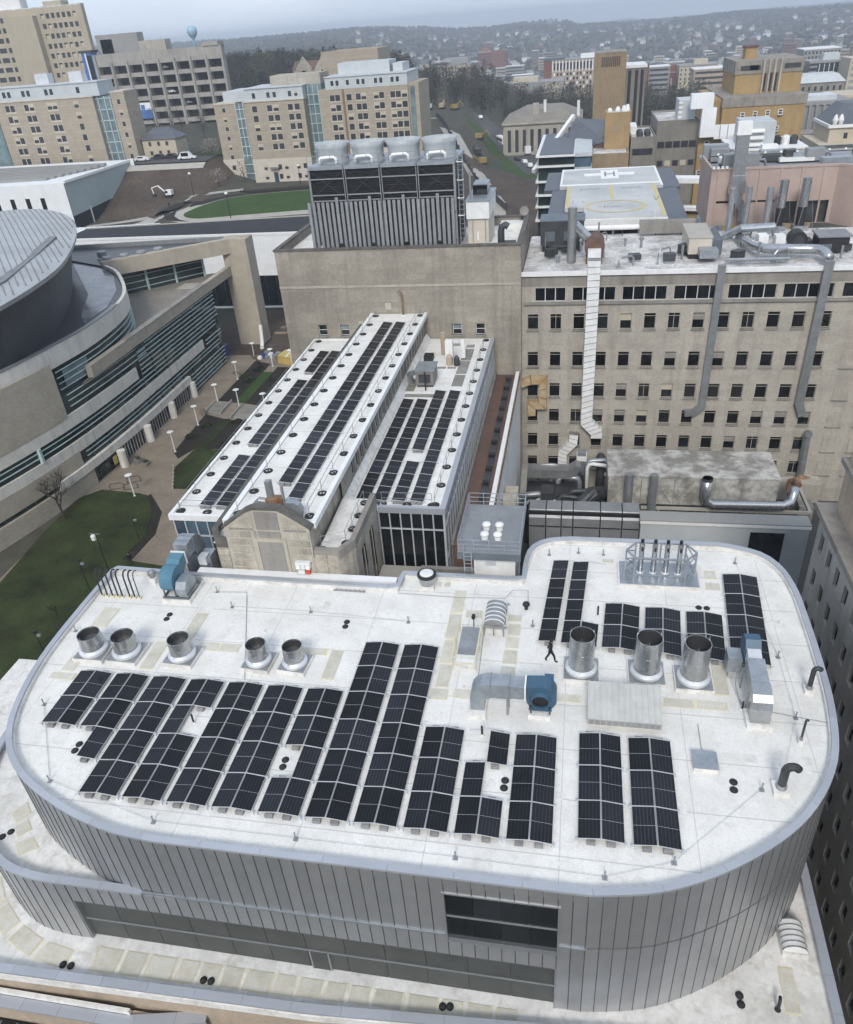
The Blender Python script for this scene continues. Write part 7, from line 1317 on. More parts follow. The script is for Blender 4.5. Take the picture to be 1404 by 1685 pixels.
# --- residence halls
def gable_pairs(c, d): return [c - d / 2, c + d / 2]
DB = thing('residence_hall', 'long tan brick residence hall with grey top floor beyond the oval lawn', 'building', (-82, 262, 12), 0, 'residence halls')
MB().box(-103.6, -84.2, 254, 272, 12, 19).box(-103.6, -84.2, 254.05, 272, 19, 35.2).build('wall', 'dorm_brick', DB); MB().box(-103.75, -84.1, 253.85, 272, 12, 19).build('stone_base', 'dorm_stone', DB)
MB().box(-103.0, -84.2, 254.4, 272, 35.2, 38.5).build('top_floor', 'dorm_grey', DB); MB().box(-103.4, -84, 254.1, 272.2, 38.5, 38.75).build('roof_edge', 'dorm_grey', DB); MB().box(-103.9, -84, 253.8, 272, 35.0, 35.3).build('ledge', 'dorm_stone', DB)
MB().box(-114.8, -107.6, 257, 274, 12, 34.7).build('wall', 'dorm_brick', DB); MB().box(-114.95, -107.5, 256.85, 274, 12, 19).build('stone_base', 'dorm_stone', DB); MB().box(-115, -107.4, 256.8, 274, 34.7, 35.1).build('ledge', 'dorm_stone', DB); MB().box(-112, -104, 259, 274, 35, 38).build('top_floor', 'dorm_grey', DB)
MB().box(-107.6, -103.6, 256.5, 272, 12, 34.8).build('stair_glass', 'pale_glass', DB); MB().box(-84.2, -79.2, 257.5, 272, 12, 38.6).build('stair_glass', 'pale_glass', DB)
for x in (-107.5, -106.2, -104.9, -103.7): MB().box(x, x + .2, 256.3, 256.5, 19, 34.8).build('mullion', 'frame_alu', DB)
for x in (-83.6, -82, -80.4): MB().box(x, x + .2, 257.3, 257.5, 12, 38.4).build('mullion', 'teal_frame', DB)
for z in rng(14.5, 2.65, 9): MB().box(-84.1, -79.3, 257.25, 257.5, z, z + .25).build('transom', 'teal_frame', DB); MB().box(-107.5, -103.7, 256.25, 256.5, z, z + .22).build('transom', 'frame_alu', DB)
MB().box(-79.2, -51.7, 254, 272, 12, 37.0).build('wall', 'dorm_brick', DB); MB().box(-79.3, -51.6, 253.85, 272, 12, 20.5).build('stone_base', 'dorm_stone', DB); MB().box(-76.8, -51.7, 253.95, 272, 37.0, 40.1).build('top_floor', 'dorm_grey', DB); MB().box(-77, -51.5, 253.7, 272.2, 40.1, 40.35).build('roof_edge', 'dorm_grey', DB); MB().box(-71.8, -71.3, 253.7, 254, 12, 37).build('downpipe', 'rust', DB)
MB().box(-51.7, -48.6, 254.8, 272, 12, 37.4).build('stair_glass', 'dorm_brick', DB); MB().box(-51.2, -49.8, 254.6, 254.8, 15, 36.5).build('corner_glass', 'pale_glass', DB)
for x0, x1, z1 in ((-96, -80, 41.4), (-74, -58, 43.4), (-57, -54, 42.5)): MB().box(x0, x1, 260, 270, 38.5, z1).build('penthouse', 'dorm_grey' if x0 != -96 else 'limestone', DB)
zr = [34.0 - .9, 31.3 - .9, 28.7 - .9, 26.0 - .9, 23.3 - .9, 20.5 - .9, 17.4 - .9, 14.2 - .5]
F = FS(0, 254); put_windows(DB, F, [-100.2, -95.3, -93.2, -88.6, -86.4], zr[:5], 1.85, 1.95, 'dorm_stone', 'far_glass', 0, ((), ()), .3, None, 3); put_windows(DB, FS(0, 253.85), [-99.6, -94.8, -92.6, -88.6, -86.4], zr[6:], 1.4, 1.7, 'dorm_stone', 'far_glass', 0, ((), ()), .3, None, 4); put_windows(DB, FS(0, 254.4), [-100, -95.3, -93.3, -88.4, -86.4], [36.7], 1.3, 1.7, 'frame_alu', 'far_glass', 0, ((), ()), .2)
put_windows(DB, FS(0, 257), [-111.6], zr[:6], 1.3, 1.4, 'dorm_stone', 'far_glass', 0, ((), ()), .4); put_windows(DB, FS(0, 256.85), [-111.6], zr[6:], 1.4, 1.6, 'dorm_stone')
put_windows(DB, F, [-75.0, -73.4, -69.8, -66.9, -65.3, -61.4, -59.8, -56.3, -54.7, -52.8], [z + 1.6 for z in zr[:6]], 1.8, 1.9, 'dorm_stone', 'far_glass', 0, ((), ()), .28, None, 6); put_windows(DB, FS(0, 253.95), [-74.6, -73, -69.8, -66.6, -65, -61.2, -59.6, -56.2, -54.6], [38.6], 1.2, 1.6, 'frame_alu'); put_windows(DB, FS(0, 253.85), [-75, -73.4, -66.9, -65.3, -61.4, -59.8], [17.6, 14.2], 1.3, 1.6, 'dorm_stone')
for x in (-94.25, -87.5, -74.2, -66.1, -60.6, -55.5): 
    for z in zr[:5]: MB().box(x - 1.7, x + 1.7, 253.9, 254.03, z + (1.6 if x > -80 else 0) - 1.15, z + (1.6 if x > -80 else 0) - .8).build('spandrel', 'dorm_stone', DB)
MB().box(-98, -95, 252.6, 254, 16.2, 16.6).build('door_canopy', 'grey_metal', DB); MB().box(-97.2, -95.8, 253.7, 253.9, 12, 15).build('door', 'blue_glass', DB)
DA = thing('residence_hall', 'tan brick residence hall with glass corner below the hospital tower', 'building', (-172, 266, 12), 0, 'residence halls')
MB().box(-215, -158.4, 262, 272, 5, 39.3).build('wall', 'dorm_brick', DA); MB().box(-215, -155.8, 262.5, 272, 39.3, 43.2).build('top_floor', 'dorm_grey', DA); MB().box(-215, -155.6, 262.2, 272.2, 43.2, 43.5).build('roof_edge', 'dorm_grey', DA); MB().box(-215, -158.2, 261.75, 272, 39.1, 39.45).build('ledge', 'dorm_stone', DA)
MB().box(-158.4, -152, 263.5, 272, 5, 39.1).build('stair_glass', 'pale_glass', DA); MB().box(-152, -147.2, 262.3, 271, 5, 39.9).build('wall', 'dorm_brick', DA); MB().box(-152.1, -147.1, 262.1, 271.1, 39.9, 40.3).build('ledge', 'dorm_stone', DA); MB().box(-215, -195, 261.6, 262, 5, 34).build('stair_glass', 'pale_glass', DA)
for x in (-157.6, -155.2, -153.2): MB().box(x, x + .25, 263.2, 263.5, 8, 39).build('mullion', 'frame_alu', DA)
for z in rng(9, 3.25, 10): MB().box(-158.3, -152.1, 263.2, 263.5, z, z + .3).build('transom', 'teal_frame', DA)
zz = rng(37.2, -3.26, 9); put_windows(DA, FS(0, 262), [-190.4, -188.5, -183.2, -181.3, -174.6, -172.7, -164.8], zz, 1.85, 2.1, 'dorm_stone', 'far_glass', 0, ((), ()), .3, None, 8); put_windows(DA, FS(0, 262.5), [-190.5, -188.6, -183.3, -181.4, -174.8, -172.9, -163.2], [41.3], 1.5, 2.0, 'frame_alu'); put_windows(DA, FS(0, 262.3), [-149.6], zz, 1.4, 1.7, 'dorm_stone', 'far_glass', 0, ((), ()), .3)
for x in (-189.4, -182.2, -173.6):
    for z in zz: MB().box(x - 1.95, x + 1.95, 261.9, 262.02, z - 1.45, z - 1.05).build('spandrel', 'dorm_stone', DA)
for i, (x, y) in enumerate(((-165, 266), (-178, 267))): MB().box(x - 2.4, x + 2.4, y, y + 3, 43.5, 46.5).build('roof_plant', 'frame_alu', DA)
SH = thing('stone_house', 'small cream stone house with dark hipped roof below the garage', 'house', (-141.5, 270, 14)); zb = T(-141, 268) - 3
MB().box(-146.9, -134.8, 266, 274.5, zb, 25.2).build('wall', 'cream', SH); MB().add([(-147.5, 265.4, 25.2), (-134.2, 265.4, 25.2), (-134.2, 275.1, 25.2), (-147.5, 275.1, 25.2), (-143.6, 270.2, 28.4), (-138, 270.2, 28.4)], [(0, 1, 5, 4), (1, 2, 5), (2, 3, 4, 5), (3, 0, 4), (3, 2, 1, 0)]).build('roof', 'slate', SH); put_windows(SH, FS(0, 266), [-144.2, -141, -138], [23.8, 21, 18.6], 1.2, 1.5, 'stone_joint'); MB().box(-146.8, -145, 265.95, 266.05, 17, 19.6).build('garage_door', 'black', SH)
GR = thing('parking_garage', 'grey concrete parking garage with dark open levels', 'parking garage', (-192, 395, 18))
MB().box(-222.8, -161.2, 383.6, 384.4, 8, 49.5).build('shade_backing', 'shaded_inside', GR)  # thin dark sheet standing in for shade behind the open levels
F = FS(-223.4, 380); hol = [(i * 7.8 + .8, i * 7.8 + 7.3, 41.7 - j * 4.9, 44.9 - j * 4.9) for i in range(8) for j in range(7)]
holed(MB(), F, 0, 62.6, 8, 50.0, hol, 3.5).build('front_frame', 'garage', GR); MB().box(-223.4, -160.8, 380.2, 383.6, 49.6, 50.0).build('top_deck', 'garage', GR); [MB().box(x, x + .3, 380.1, 383.5, 8, 50).build('side_wall', 'garage', GR) for x in (-223.4, -161.1)]
for i in range(9): MB().box(-223.9 + i * 7.8, -222.9 + i * 7.8, 379.2, 380.0, 8, 46.5 if 0 < i < 8 else 50).build('pier', 'garage', GR)
MB().box(-169.5, -162, 379.6, 386, 50, 51.6).build('lift_head', 'garage', GR); MB().box(-224, -203, 386, 392, 50, 57.5).build('penthouse', 'grey_far', GR); MB().box(-203, -190, 386, 392, 50, 54).build('penthouse', 'limestone', GR); MB().box(-222, -216, 386, 388, 50, 55.6).build('lift_lobby', 'frame_alu', GR); MB().box(-216.5, -209, 386.6, 387.4, 50.6, 52.2).build('red_sign', 'red_sign', GR); MB().box(-210, -203.4, 387.9, 388, 54, 55.2).build('louvre', 'dark_metal', GR)
MB().box(-229, -223.9, 379, 384, 30, 51).build('stair_tower', 'blue_banner', GR); MB().box(-229.6, -223.6, 378.6, 385, 51, 52).build('stair_cap', 'dark_metal', GR); MB().box(-226.6, -224.2, 378.9, 379, 30, 50).build('stair_glass', 'black_glass', GR); MB().box(-227.3, -226.7, 378.8, 379, 30, 51).build('stair_mullion', 'white_paint', GR)
MB().box(-214.5, -200.5, 378.9, 379.15, 26.5, 29.5).build('banner_top', 'white_clad', GR); MB().box(-214.5, -200.5, 378.9, 379.15, 22.8, 26.5).build('banner', 'blue_banner', GR); MB().box(-212, -206, 378.85, 378.9, 27.6, 28.2).build('banner_text', 'ink', GR); MB().box(-211, -206, 378.85, 378.9, 26.9, 27.3).build('banner_text', 'ink', GR); MB().box(-205.5, -203.5, 378.85, 378.9, 26.6, 28.6).build('banner_figure', 'blue_banner', GR)
for i in range(14): car(-221 + (i * 37 % 59), 382.4, 12.4 + (i * 5 % 7) * 4.9 + .6, .02, ['car_white', 'car_dark', 'car_white', 'car_red', 'grey_metal'][i % 5], 'car parked behind the parapet of the concrete garage', group='cars inside the garage')
HT = thing('hospital_tower', 'tall tan hospital tower with blank shaft at the far left', 'tower', (-280, 430, 20))
F = FS(-330, 420); hol = []
zs = rng(66.8, -4.3, 9)
for z in zs:
    hol += [(330 - 270.5 + i * 3.0, 330 - 270.5 + i * 3.0 + 1.9, z, z + 2.2) for i in range(7)] + [(4 + i * 5.4, 4 + i * 5.4 + 4.2, z - .3, z + 1.9) for i in range(8)]
holed(MB(), F, 0, 82.6, 15, 71.5, hol, .5).build('front_wall', 'tan_tower', HT)
MB().box(-330, -247.4, 420.5, 423, 15, 71.4).build('core', 'shaded_inside', HT); MB().box(-247.4, -247, 420, 423, 15, 71.5).build('side_wall', 'tan_tower', HT); MB().box(-330, -247, 420, 423, 71.5, 72).build('roof', 'dirty_roof', HT); MB().box(-289, -272.5, 416, 420, 15, 68.5).build('blank_shaft', 'tan_tower', HT); MB().box(-330, -281, 422, 428, 72, 76.5).build('penthouse', 'white_metal', HT); MB().box(-268, -258, 421, 428, 72, 74).build('penthouse', 'tan_tower', HT)
wg = finst('window_pane', MB().box(-.95, .95, 0, .1, -1.1, 1.1), 'far_glass'); wg2 = finst('window_pane', MB().box(-2.1, 2.1, 0, .1, -1.1, 1.1), 'far_glass'); wb = finst('window_blind', MB().box(-.85, .85, -.05, 0, -1.1, .4), 'cream')
for h in hol:
    o = inst('window_pane', wg if h[1] - h[0] < 3 else wg2, HT, Vector((h[0] / 2 + h[1] / 2 - 330, 420.4, h[2] / 2 + h[3] / 2)) - HT.location)
    if rnd.random() < .4 and h[1] - h[0] < 3: inst('window_blind', wb, HT, o.location)
t = thing('water_tower', 'pale blue water tower bulb above the garage', 'water tower', (-296, 650, 40)); MB().lathe([(.9, 38), (.8, 52), (1.3, 54), (2.8, 55.6), (3.9, 58), (3.7, 60.4), (2.5, 61.9), (0, 62.5)], -296, 650, 20, (True, False)).build('tank', 'water_tank', t, smooth=True); MB().cyl(-296, 650, 30, 38.5, 2, 12).build('foot', 'water_tank', t)
t = thing('chapel', 'brown stone chapel with pointed gables on the wooded hill', 'church', (-128, 420, 20)); zb = T(-128, 425); MB().box(-144, -112, 425, 437, zb - 2, 36.5).build('nave', 'stone_warm', t); MB().extr([(424.6, 36.5), (437.4, 36.5), (431, 40)], 'x', -144.5, -111.5).build('roof', 'red_roof', t)
for x in (-138, -128): MB().extr([(x - 4, zb), (x + 4, zb), (x + 4, 37), (x, 42), (x - 4, 37)], 'y', 423.5, 425).build('gable', 'stone_old', t); MB().box(x - 1, x + 1, 423.4, 423.5, 31, 36).build('window', 'black_glass', t)
t = thing('brown_block', 'plain brown block behind the residence hall roof', 'building', (-88, 345, 12)); block(t, -103, -80, 340, 362, 8, 44.5, 'dorm_brick'); MB().box(-100, -84, 339.9, 340, 30, 31).build('window_strip', 'far_glass', t)
# --- helipad
HP = thing('helipad', 'pale rooftop helipad with yellow lines and white letter H', 'helipad', (5, 152, 0))
MB().box(-5, 16, 133, 176, 0, 20.5).build('support_building', 'dark_metal', HP); MB().prism([(-4.3, 158.5), (-2.9, 158.5), (-2.9, 139), (.3, 139), (.3, 131), (13.1, 131), (13.1, 156), (14.4, 156), (14.4, 177), (-4.3, 176.8)][::-1], 23.3, 24).build('deck', 'pad_deck', HP)
for p in ([(-7.2, 177), (-4.4, 177), (-4.4, 158.3), (-7.2, 157.5)], [(-5.6, 157.5), (-3.0, 158), (-3.0, 133), (-5.6, 133)], [(14.5, 177), (17.6, 177), (17.6, 157), (14.5, 156)], [(13.2, 156), (16.8, 157), (16.2, 129.8), (13.2, 130.6)]): MB().prism(p, 23.0, 23.5).build('safety_skirt', 'slate', HP)
MB().box(.2, 13.2, 130.4, 131, 22.6, 23.8).build('front_edge', 'white_metal', HP)
mk = MB(); z = 24.0
for b in ((-4.3, -3.9, 158.6, 176.7), (14.0, 14.4, 156.2, 176.9), (-3.9, 14.0, 175.6, 176.6), (-3.9, 14.0, 158.6, 159.8), (.2, 3.4, 168.2, 171.0), (6.8, 9.9, 168.2, 171.0), (3.4, 6.8, 164.8, 174.2)): mk = MB().box(*b, z, z + .03).build('white_marking', 'white_paint', HP)
MB().box(4.1, 4.45, 167, 172, z + .03, z + .05).box(5.8, 6.15, 167, 172, z + .03, z + .05).box(4.45, 5.8, 169.1, 169.9, z + .03, z + .05).build('letter_h', 'ink', HP)
for b in ((-2.85, -2.2, 139.2, 158), (4.8, 5.3, 146, 158), (12.4, 13.0, 131.4, 158)): MB().box(*b, z, z + .03).build('yellow_marking', 'yellow_paint', HP)
cc = [(5.4, 139.2, r) for r in (5.0, 4.5)]; m = MB(); nn = 40
m.add([(5.4 + r * math.cos(2 * math.pi * i / nn), 139.2 + r * math.sin(2 * math.pi * i / nn), z + .03) for r in (5.0, 4.4) for i in range(nn)], [(i, (i + 1) % nn, nn + (i + 1) % nn, nn + i) for i in range(nn)]); m.build('yellow_ring', 'yellow_paint', HP, fix=False)
for x0, x1, y in ((-.4, 3.1, 154.8), (7.0, 10.4, 154.8), (3.6, 6.8, 138.9)):
    k = 0; x = x0; m = MB()
    while x < x1 - .2: m.box(x, x + .12, y - .9 + .3 * (k % 2), y + .9 - .5 * (k % 3), z, z + .02).box(x + .12, x + .4, y - .3 + .5 * (k % 2), y - .05 + .5 * (k % 2), z, z + .02); x += .52; k += 1
    stuff(m.build('faded_lettering', 'ink', HP))
MB().box(-1.7, -1.55, 143, 144.4, z, z + .02).box(.0, .15, 143, 144.4, z, z + .02).build('number_brackets', 'ink', HP)
for x in (1, 5, 9, 12.5): MB().beam((x, 131.5, 12), (x, 131.5, 23.2), .3).build('column', 'grey_metal', HP)
t = thing('windsock_mast', 'thin white mast at the helipad front edge', 'mast', (11.2, 131, 24)); MB().tube([(11.2, 130.8, 20), (11.2, 130.8, 26.5)], .07, 6).build('mast', 'white_paint', t); MB().beam((11.2, 130.8, 26.3), (11.6, 130.8, 27), .06).beam((11.2, 130.8, 26.3), (10.8, 130.8, 27), .06).build('fork', 'dark_metal', t)
t = thing('helipad_ramp', 'white railed walkway leading from the helipad', 'walkway', (20, 165, 22)); MB().prism([(17, 166), (40, 160), (40, 163), (17, 169.5)], 22.4, 23.3).build('deck', 'white_metal', t); MB().prism([(17, 158), (40, 152), (40, 154), (17, 160)], 19, 19.6).build('lower_deck', 'white_metal', t); MB().prism([(17.2, 159), (40, 153), (40, 160), (17.2, 166)], 14, 18.6).build('walls', 'gold_brick', t)
for i in range(6):
    t = thing('slanted_duct', 'slanted white duct beside the helipad', 'duct', (15.5 + i * .9, 124 + (i % 2) * 3, 22), 0, 'slanted ducts beside the helipad'); x = 14.5 + i * 1.1; y = 122 + (i % 3) * 3; MB().tube([(x, y, 20.5), (x + 1.4, y + 2.5, 24.0)], .45, 10).build('pipe', ['white_paint', 'steel_dull', 'galv'][i % 3], t); MB().box(x - .5, x + .5, y - .6, y + .6, 20, 20.8).build('base', 'dark_metal', t)
t = thing('plant_deck', 'dark plant deck with steel stairs below the helipad edge', 'deck', (4, 124, 0)); MB().box(-7, 22, 118, 130, 0, 21).build('base', 'dark_metal', t); MB().extr([(8, 20.9), (11.5, 23.2), (11.5, 22.6), (8.6, 20.9)], 'y', 126, 128).build('stair', 'slate', t); MB().box(11.6, 14, 126, 130.3, 22.6, 23.2).build('landing', 'galv', t)
# --- right-hand city blocks
t = thing('striped_glass_building', 'glass building with white horizontal fins and slate roof', 'building', (-4, 200, 0)); MB().box(-10, -2.2, 190.4, 225, 0, 25).build('wall', 'green_glass', t); MB().box(-2.2, 1.6, 191, 225, 0, 24.6).build('wall', 'blue_glass', t)
for z in (11, 14, 16.5, 19.4, 22.6, 24.7): MB().box(-10.6, -2.0, 189.4, 225.4, z, z + .35).build('fin', 'white_metal', t)
MB().box(-9.8, -2.3, 190.2, 225, 25.05, 25.25).build('roof', 'slate', t)
for z in (12, 15.5, 18.5, 21.4, 24.4): MB().box(-2.0, 1.8, 190.6, 225, z, z + .8).build('band', 'dorm_grey', t)
MB().add([(-6.5, 213, 22.4), (5.5, 207, 24.9), (5.5, 232, 27), (-2.3, 222, 28.9)], [(0, 1, 2, 3), (3, 2, 1, 0)]).build('slate_roof', 'slate', t, fix=False); MB().add([(-6.5, 213, 22.2), (5.5, 207, 24.7), (5.5, 207, 20), (-6.5, 213, 20)], [(0, 1, 2, 3)]).build('gable_wall', 'red_roof', t); MB().beam((-12, 205, 19.5), (-3, 226, 29), .9).build('white_hip', 'white_metal', t)
for i in range(9): MB().beam((-6.0 + i * 1.25, 212.6 - i * .62, 22.75 + i * .27), (-2.0 + i * .85, 222.2 + i * 1.1, 29.0 - i * .2), .12).build('roof_batten', 'slate', t)
t = thing('brown_block', 'dark brown brick block beside the gold brick shaft', 'building', (3, 200, 0)); block(t, 1.8, 10, 196, 215, 0, 23.5, 'tower_tan'); MB().box(2.5, 4, 195.9, 196, 18, 19.5).build('window', 'far_glass', t)
t = thing('gold_shaft', 'square gold brick shaft with white rooftop gear', 'tower', (7.5, 205, 0)); block(t, 4.6, 10.3, 205, 212, 0, 31, 'gold_brick', 'dirty_roof', .4); MB().box(4.7, 10.2, 204.94, 205, 21.6, 22.4).build('louvre_strip', 'dark_metal', t); MB().box(7.1, 7.6, 204.9, 205, 27, 29).build('stain_plate', 'stone_grey', t)
for i, x in enumerate((5.6, 7.4, 8.8, 9.6)): MB().lathe([(.5, 31), (.6, 31.6), (.3, 32.1 + .2 * i)], x, 207.5, 10).build('roof_vent', 'white_metal', t)
t = thing('tan_tower', 'tall tan brick tower with slit louvres at the top', 'tower', (7, 300, 0)); MB().box(2.3, 12.2, 290, 304, 0, 39.7).build('wall', 'tower_tan', t); MB().box(2.2, 12.3, 289.9, 304.1, 39.7, 40.1).build('cap', 'cornice', t); MB().box(12.4, 19, 300, 318, 0, 34.6).build('rear_wall', 'grey_conc', t); MB().box(12.2, 19.4, 299.6, 318.2, 34.6, 35.4).build('rear_cap', 'white_metal', t)
for i in range(10): MB().box(4.5 + i * .6, 4.8 + i * .6, 289.9, 290, 36, 38.8).build('louvre_slot', 'black', t)
for x in (13.4, 15.6, 17.4): MB().box(x, x + 1.0, 299.8, 300, 4, 34).build('dark_slot', 'black', t)
t = thing('grey_annex', 'low grey concrete annex with ribbon window and roof fans', 'building', (13.5, 212, 0)); block(t, 10.7, 16.4, 205.2, 226, 0, 25.4, 'grey_conc', 'dirty_roof', .5); MB().box(11.2, 15.8, 205.12, 205.2, 22.0, 23.4).build('ribbon_window', 'far_glass', t); MB().box(10.9, 12.4, 214, 222, 25.4, 27.2).build('penthouse', 'white_metal', t)
for i in range(4): MB().lathe([(.7, 25.4), (.75, 26.4), (.4, 26.8)], 12.9 + (i % 2) * 1.8, 209 + (i // 2) * 3, 12).build('roof_fan', 'dark_metal', t)
t = thing('grey_block', 'grey concrete block with ribbon windows beside the yellow building', 'building', (21.5, 215, 0)); block(t, 16.8, 26.3, 210, 232, 0, 28, 'grey_conc', 'dirty_roof', .5); 
for i in range(5): MB().box(17.2 + i * 1.8, 18.8 + i * 1.8, 209.9, 210, 22.6, 24).build('window', 'far_glass', t)
for i in range(5): MB().box(17.4 + i * 1.8, 18.7 + i * 1.8, 209.9, 210, 18.6, 19.8).build('window', 'cream' if i % 2 else 'far_glass', t)
MB().box(21.6, 25.4, 212, 220, 28.1, 32.4).build('louvred_penthouse', 'dorm_grey', t)
for i in range(4): MB().box(21.5, 22.4, 211.8, 212, 28.6 + i, 29.1 + i).build('louvre', 'white_metal', t)
YB = thing('yellow_brick_building', 'big yellow brick building with stepped top and grey cornices', 'building', (40, 225, 0))
MB().box(31.9, 50.3, 215, 245, 0, 30).build('wall', 'yellow_brick', YB); MB().box(31.7, 50.5, 214.8, 245, 30, 32).build('cornice', 'cornice', YB); MB().box(29.6, 31.9, 217, 245, 0, 31.6).build('wall', 'yellow_brick', YB); MB().box(35, 50, 222, 242, 32, 36.2).build('upper_wall', 'yellow_brick', YB); MB().box(34.7, 50.1, 221.8, 242, 36.2, 39).build('upper_cornice', 'cornice', YB); MB().box(37.6, 40.3, 228, 232, 39, 41.4).build('penthouse', 'gold_brick', YB); MB().box(37.4, 40.5, 227.8, 232.2, 41.4, 41.8).build('penthouse_cap', 'red_roof', YB)
for x in (41.0, 42.3, 43.5, 44.8): MB().box(x, x + .4, 221.3, 222, 32, 39.2).build('pilaster', 'limestone', YB)
for x in (41.5, 42.8, 44.0): MB().box(x, x + .5, 221.85, 222, 32.4, 37).build('slot_window', 'black', YB)
for x in (36, 38): MB().box(x, x + 4.4 if x == 36 else x + 2, 221.7, 221.82, 37, 38).build('louvre', 'dark_metal', YB)
MB().box(45.8, 49.4, 221.7, 221.82, 37, 38).build('louvre', 'dark_metal', YB); MB().box(26.3, 33.6, 208, 220, 0, 24.6).build('wing_wall', 'yellow_brick', YB)
yw = fwin(1.0, 1.2, 'white_paint', 'far_glass', ((), (0,)), None, 'cornice')
for x, z in ((36.6, 28.2), (39.4, 28.3), (42.2, 28.4), (45, 28.5), (44.6, 25), (47.5, 18), (44, 19)): inst('window', yw, YB, Vector((x, 214.96, z)) - YB.location)
for x, z in ((28.2, 23.4), (27.8, 20.4), (30, 20.6), (26.9 + .2, 17)): inst('window', yw, YB, Vector((x, 207.96, z)) - YB.location)
t = thing('white_duct', 'huge white ribbed duct stepping across the yellow brick building', 'duct', (30, 207, 24)); MB().box(26.2, 29.4, 206, 208, 25, 31).build('riser', 'white_clad', t); MB().box(23.6, 28.5, 206, 209, 31, 34).build('head', 'white_clad', t); MB().box(29.4, 36, 206, 208, 24.5, 27.3).build('run', 'white_clad', t)
for x in (30.5, 32.2, 34): MB().box(x, x + .15, 205.9, 206, 24.4, 27.4).build('joint', 'grey_far', t)
t = thing('chiller_house', 'pale blue-grey chiller house with white louvre banks', 'plant room', (36, 194, 0)); MB().box(32.8, 39.4, 190, 200, 20, 29.5).build('wall', 'dorm_grey', t); MB().box(31, 46, 188.5, 205, 0, 24.2).build('base', 'limestone', t); MB().box(30.9, 46.1, 188.4, 205, 24.2, 24.6).build('base_edge', 'white_metal', t)
for z in (24.9, 26.2, 27.5): MB().extr([(189.2, z), (190, z + .5), (190, z + .7), (189.1, z + .25)], 'x', 33.2, 37.2).build('louvre_bank', 'white_paint', t)
for i in range(3): MB().lathe([(.8, 24.6), (.85, 26), (.4, 26.4)], 40.6 + i * 1.7, 193, 12).build('roof_fan', ['black', 'white_metal', 'dark_metal'][i], t)
t = thing('classical_hall', 'long pale stone hall with columns and tan hipped roof', 'building', (-18, 380, 0)); MB().box(-34, -2, 366, 404, -3, 12.6).build('wall', 'limestone', t)
FSide = Face((-34, 404, 0), (0, -1, 0), (-1, 0, 0))
for i in range(13): MB().box(-34.5, -34, 367 + i * 2.9, 367.9 + i * 2.9, 1.5, 11.4).build('pilaster', 'limestone', t); MB().box(-34.06, -34, 368.4 + i * 2.9, 369.5 + i * 2.9, 2, 10.6).build('window', 'far_glass', t)
for i in range(10): MB().box(-33.6 + i * 3.2, -32.8 + i * 3.2, 365.5, 366, 1.5, 11.4).build('pilaster', 'limestone', t); MB().box(-32.4 + i * 3.2, -31.0 + i * 3.2, 365.94, 366, 2, 10.6).build('window', 'far_glass', t)
MB().box(-34.8, -1.2, 365.2, 404.8, 12.6, 13.4).build('cornice', 'limestone', t); MB().add([(-34.6, 365.4, 13.4), (-1.4, 365.4, 13.4), (-1.4, 404.6, 13.4), (-34.6, 404.6, 13.4), (-26, 374, 17.4), (-10, 374, 17.4), (-10, 396, 17.4), (-26, 396, 17.4)], [(0, 1, 5, 4), (1, 2, 6, 5), (2, 3, 7, 6), (3, 0, 4, 7), (4, 5, 6, 7)]).build('roof', 'brown_deck', t); MB().box(-22, -19.5, 370, 372.5, 13, 20).build('chimney', 'limestone', t); MB().cyl(-17, 372, 14, 21, .6, 8).build('flue', 'white_paint', t); MB().cyl(-3, 372, 14, 20, .6, 8).build('flue', 'white_paint', t)
t = thing('ornate_hall', 'cream hall with dark mansard roof at the right edge', 'building', (80, 262, 0)); MB().box(66, 92, 256, 280, 0, 14.5).build('wall', 'cream', t); MB().box(69, 92, 262, 280, 14.5, 18.4).build('upper_wall', 'cream', t); MB().box(68.4, 92, 261.4, 280, 18.4, 19.2).build('cornice', 'white_paint', t); MB().add([(69, 262, 19.2), (92, 262, 19.2), (92, 280, 19.2), (69, 280, 19.2), (73, 268, 24), (92, 268, 24), (92, 276, 24), (73, 276, 24)], [(0, 1, 5, 4), (1, 2, 6, 5), (2, 3, 7, 6), (3, 0, 4, 7), (4, 5, 6, 7)]).build('mansard_roof', 'slate', t); MB().box(65.6, 92, 255.6, 256, 14.2, 14.8).build('ledge', 'slate', t)
for i in range(6): MB().box(70.5 + i * 3, 72.3 + i * 3, 255.9, 256, 10.5, 12.2).build('window', 'white_paint' if i % 3 else 'far_glass', t)
for i in range(4): MB().box(73 + i * 4, 74 + i * 4, 261.9, 262, 15.5, 17).build('window', 'far_glass', t)
for x in (70, 71.5): MB().lathe([(.5, 19.2), (.8, 20.4), (.4, 21.6), (0, 22)], x, 261.8, 8, (True, False)).build('finial', 'white_paint', t)
t = thing('colonnade_building', 'grey stone building with tall columns behind the yellow one', 'building', (75, 305, 0)); MB().box(66, 84, 300, 318, 0, 20.6).build('wall', 'grey_far', t); MB().box(65.6, 84.4, 299.5, 318, 20.6, 21.6).build('cornice', 'grey_far', t); MB().box(60, 80, 286, 296, 0, 14).build('front_wing', 'stone_grey', t)
for i in range(8): MB().cyl(67.5 + i * 2.1, 299.4, 13.5, 20.6, .5, 8).build('column', 'grey_far', t)
put_windows(t, FS(0, 286), [62, 64.5, 67, 70, 73, 76], [12, 9.4, 6.8], 1.2, 1.6, 'stone_joint'); MB().box(69, 80, 303, 312, 21.6, 23).build('roof_plant', 'frame_alu', t); MB().lathe([(1.4, 20), (1.8, 22), (0, 24.5)], 66, 298, 4, (True, False)).build('turret', 'white_paint', t)
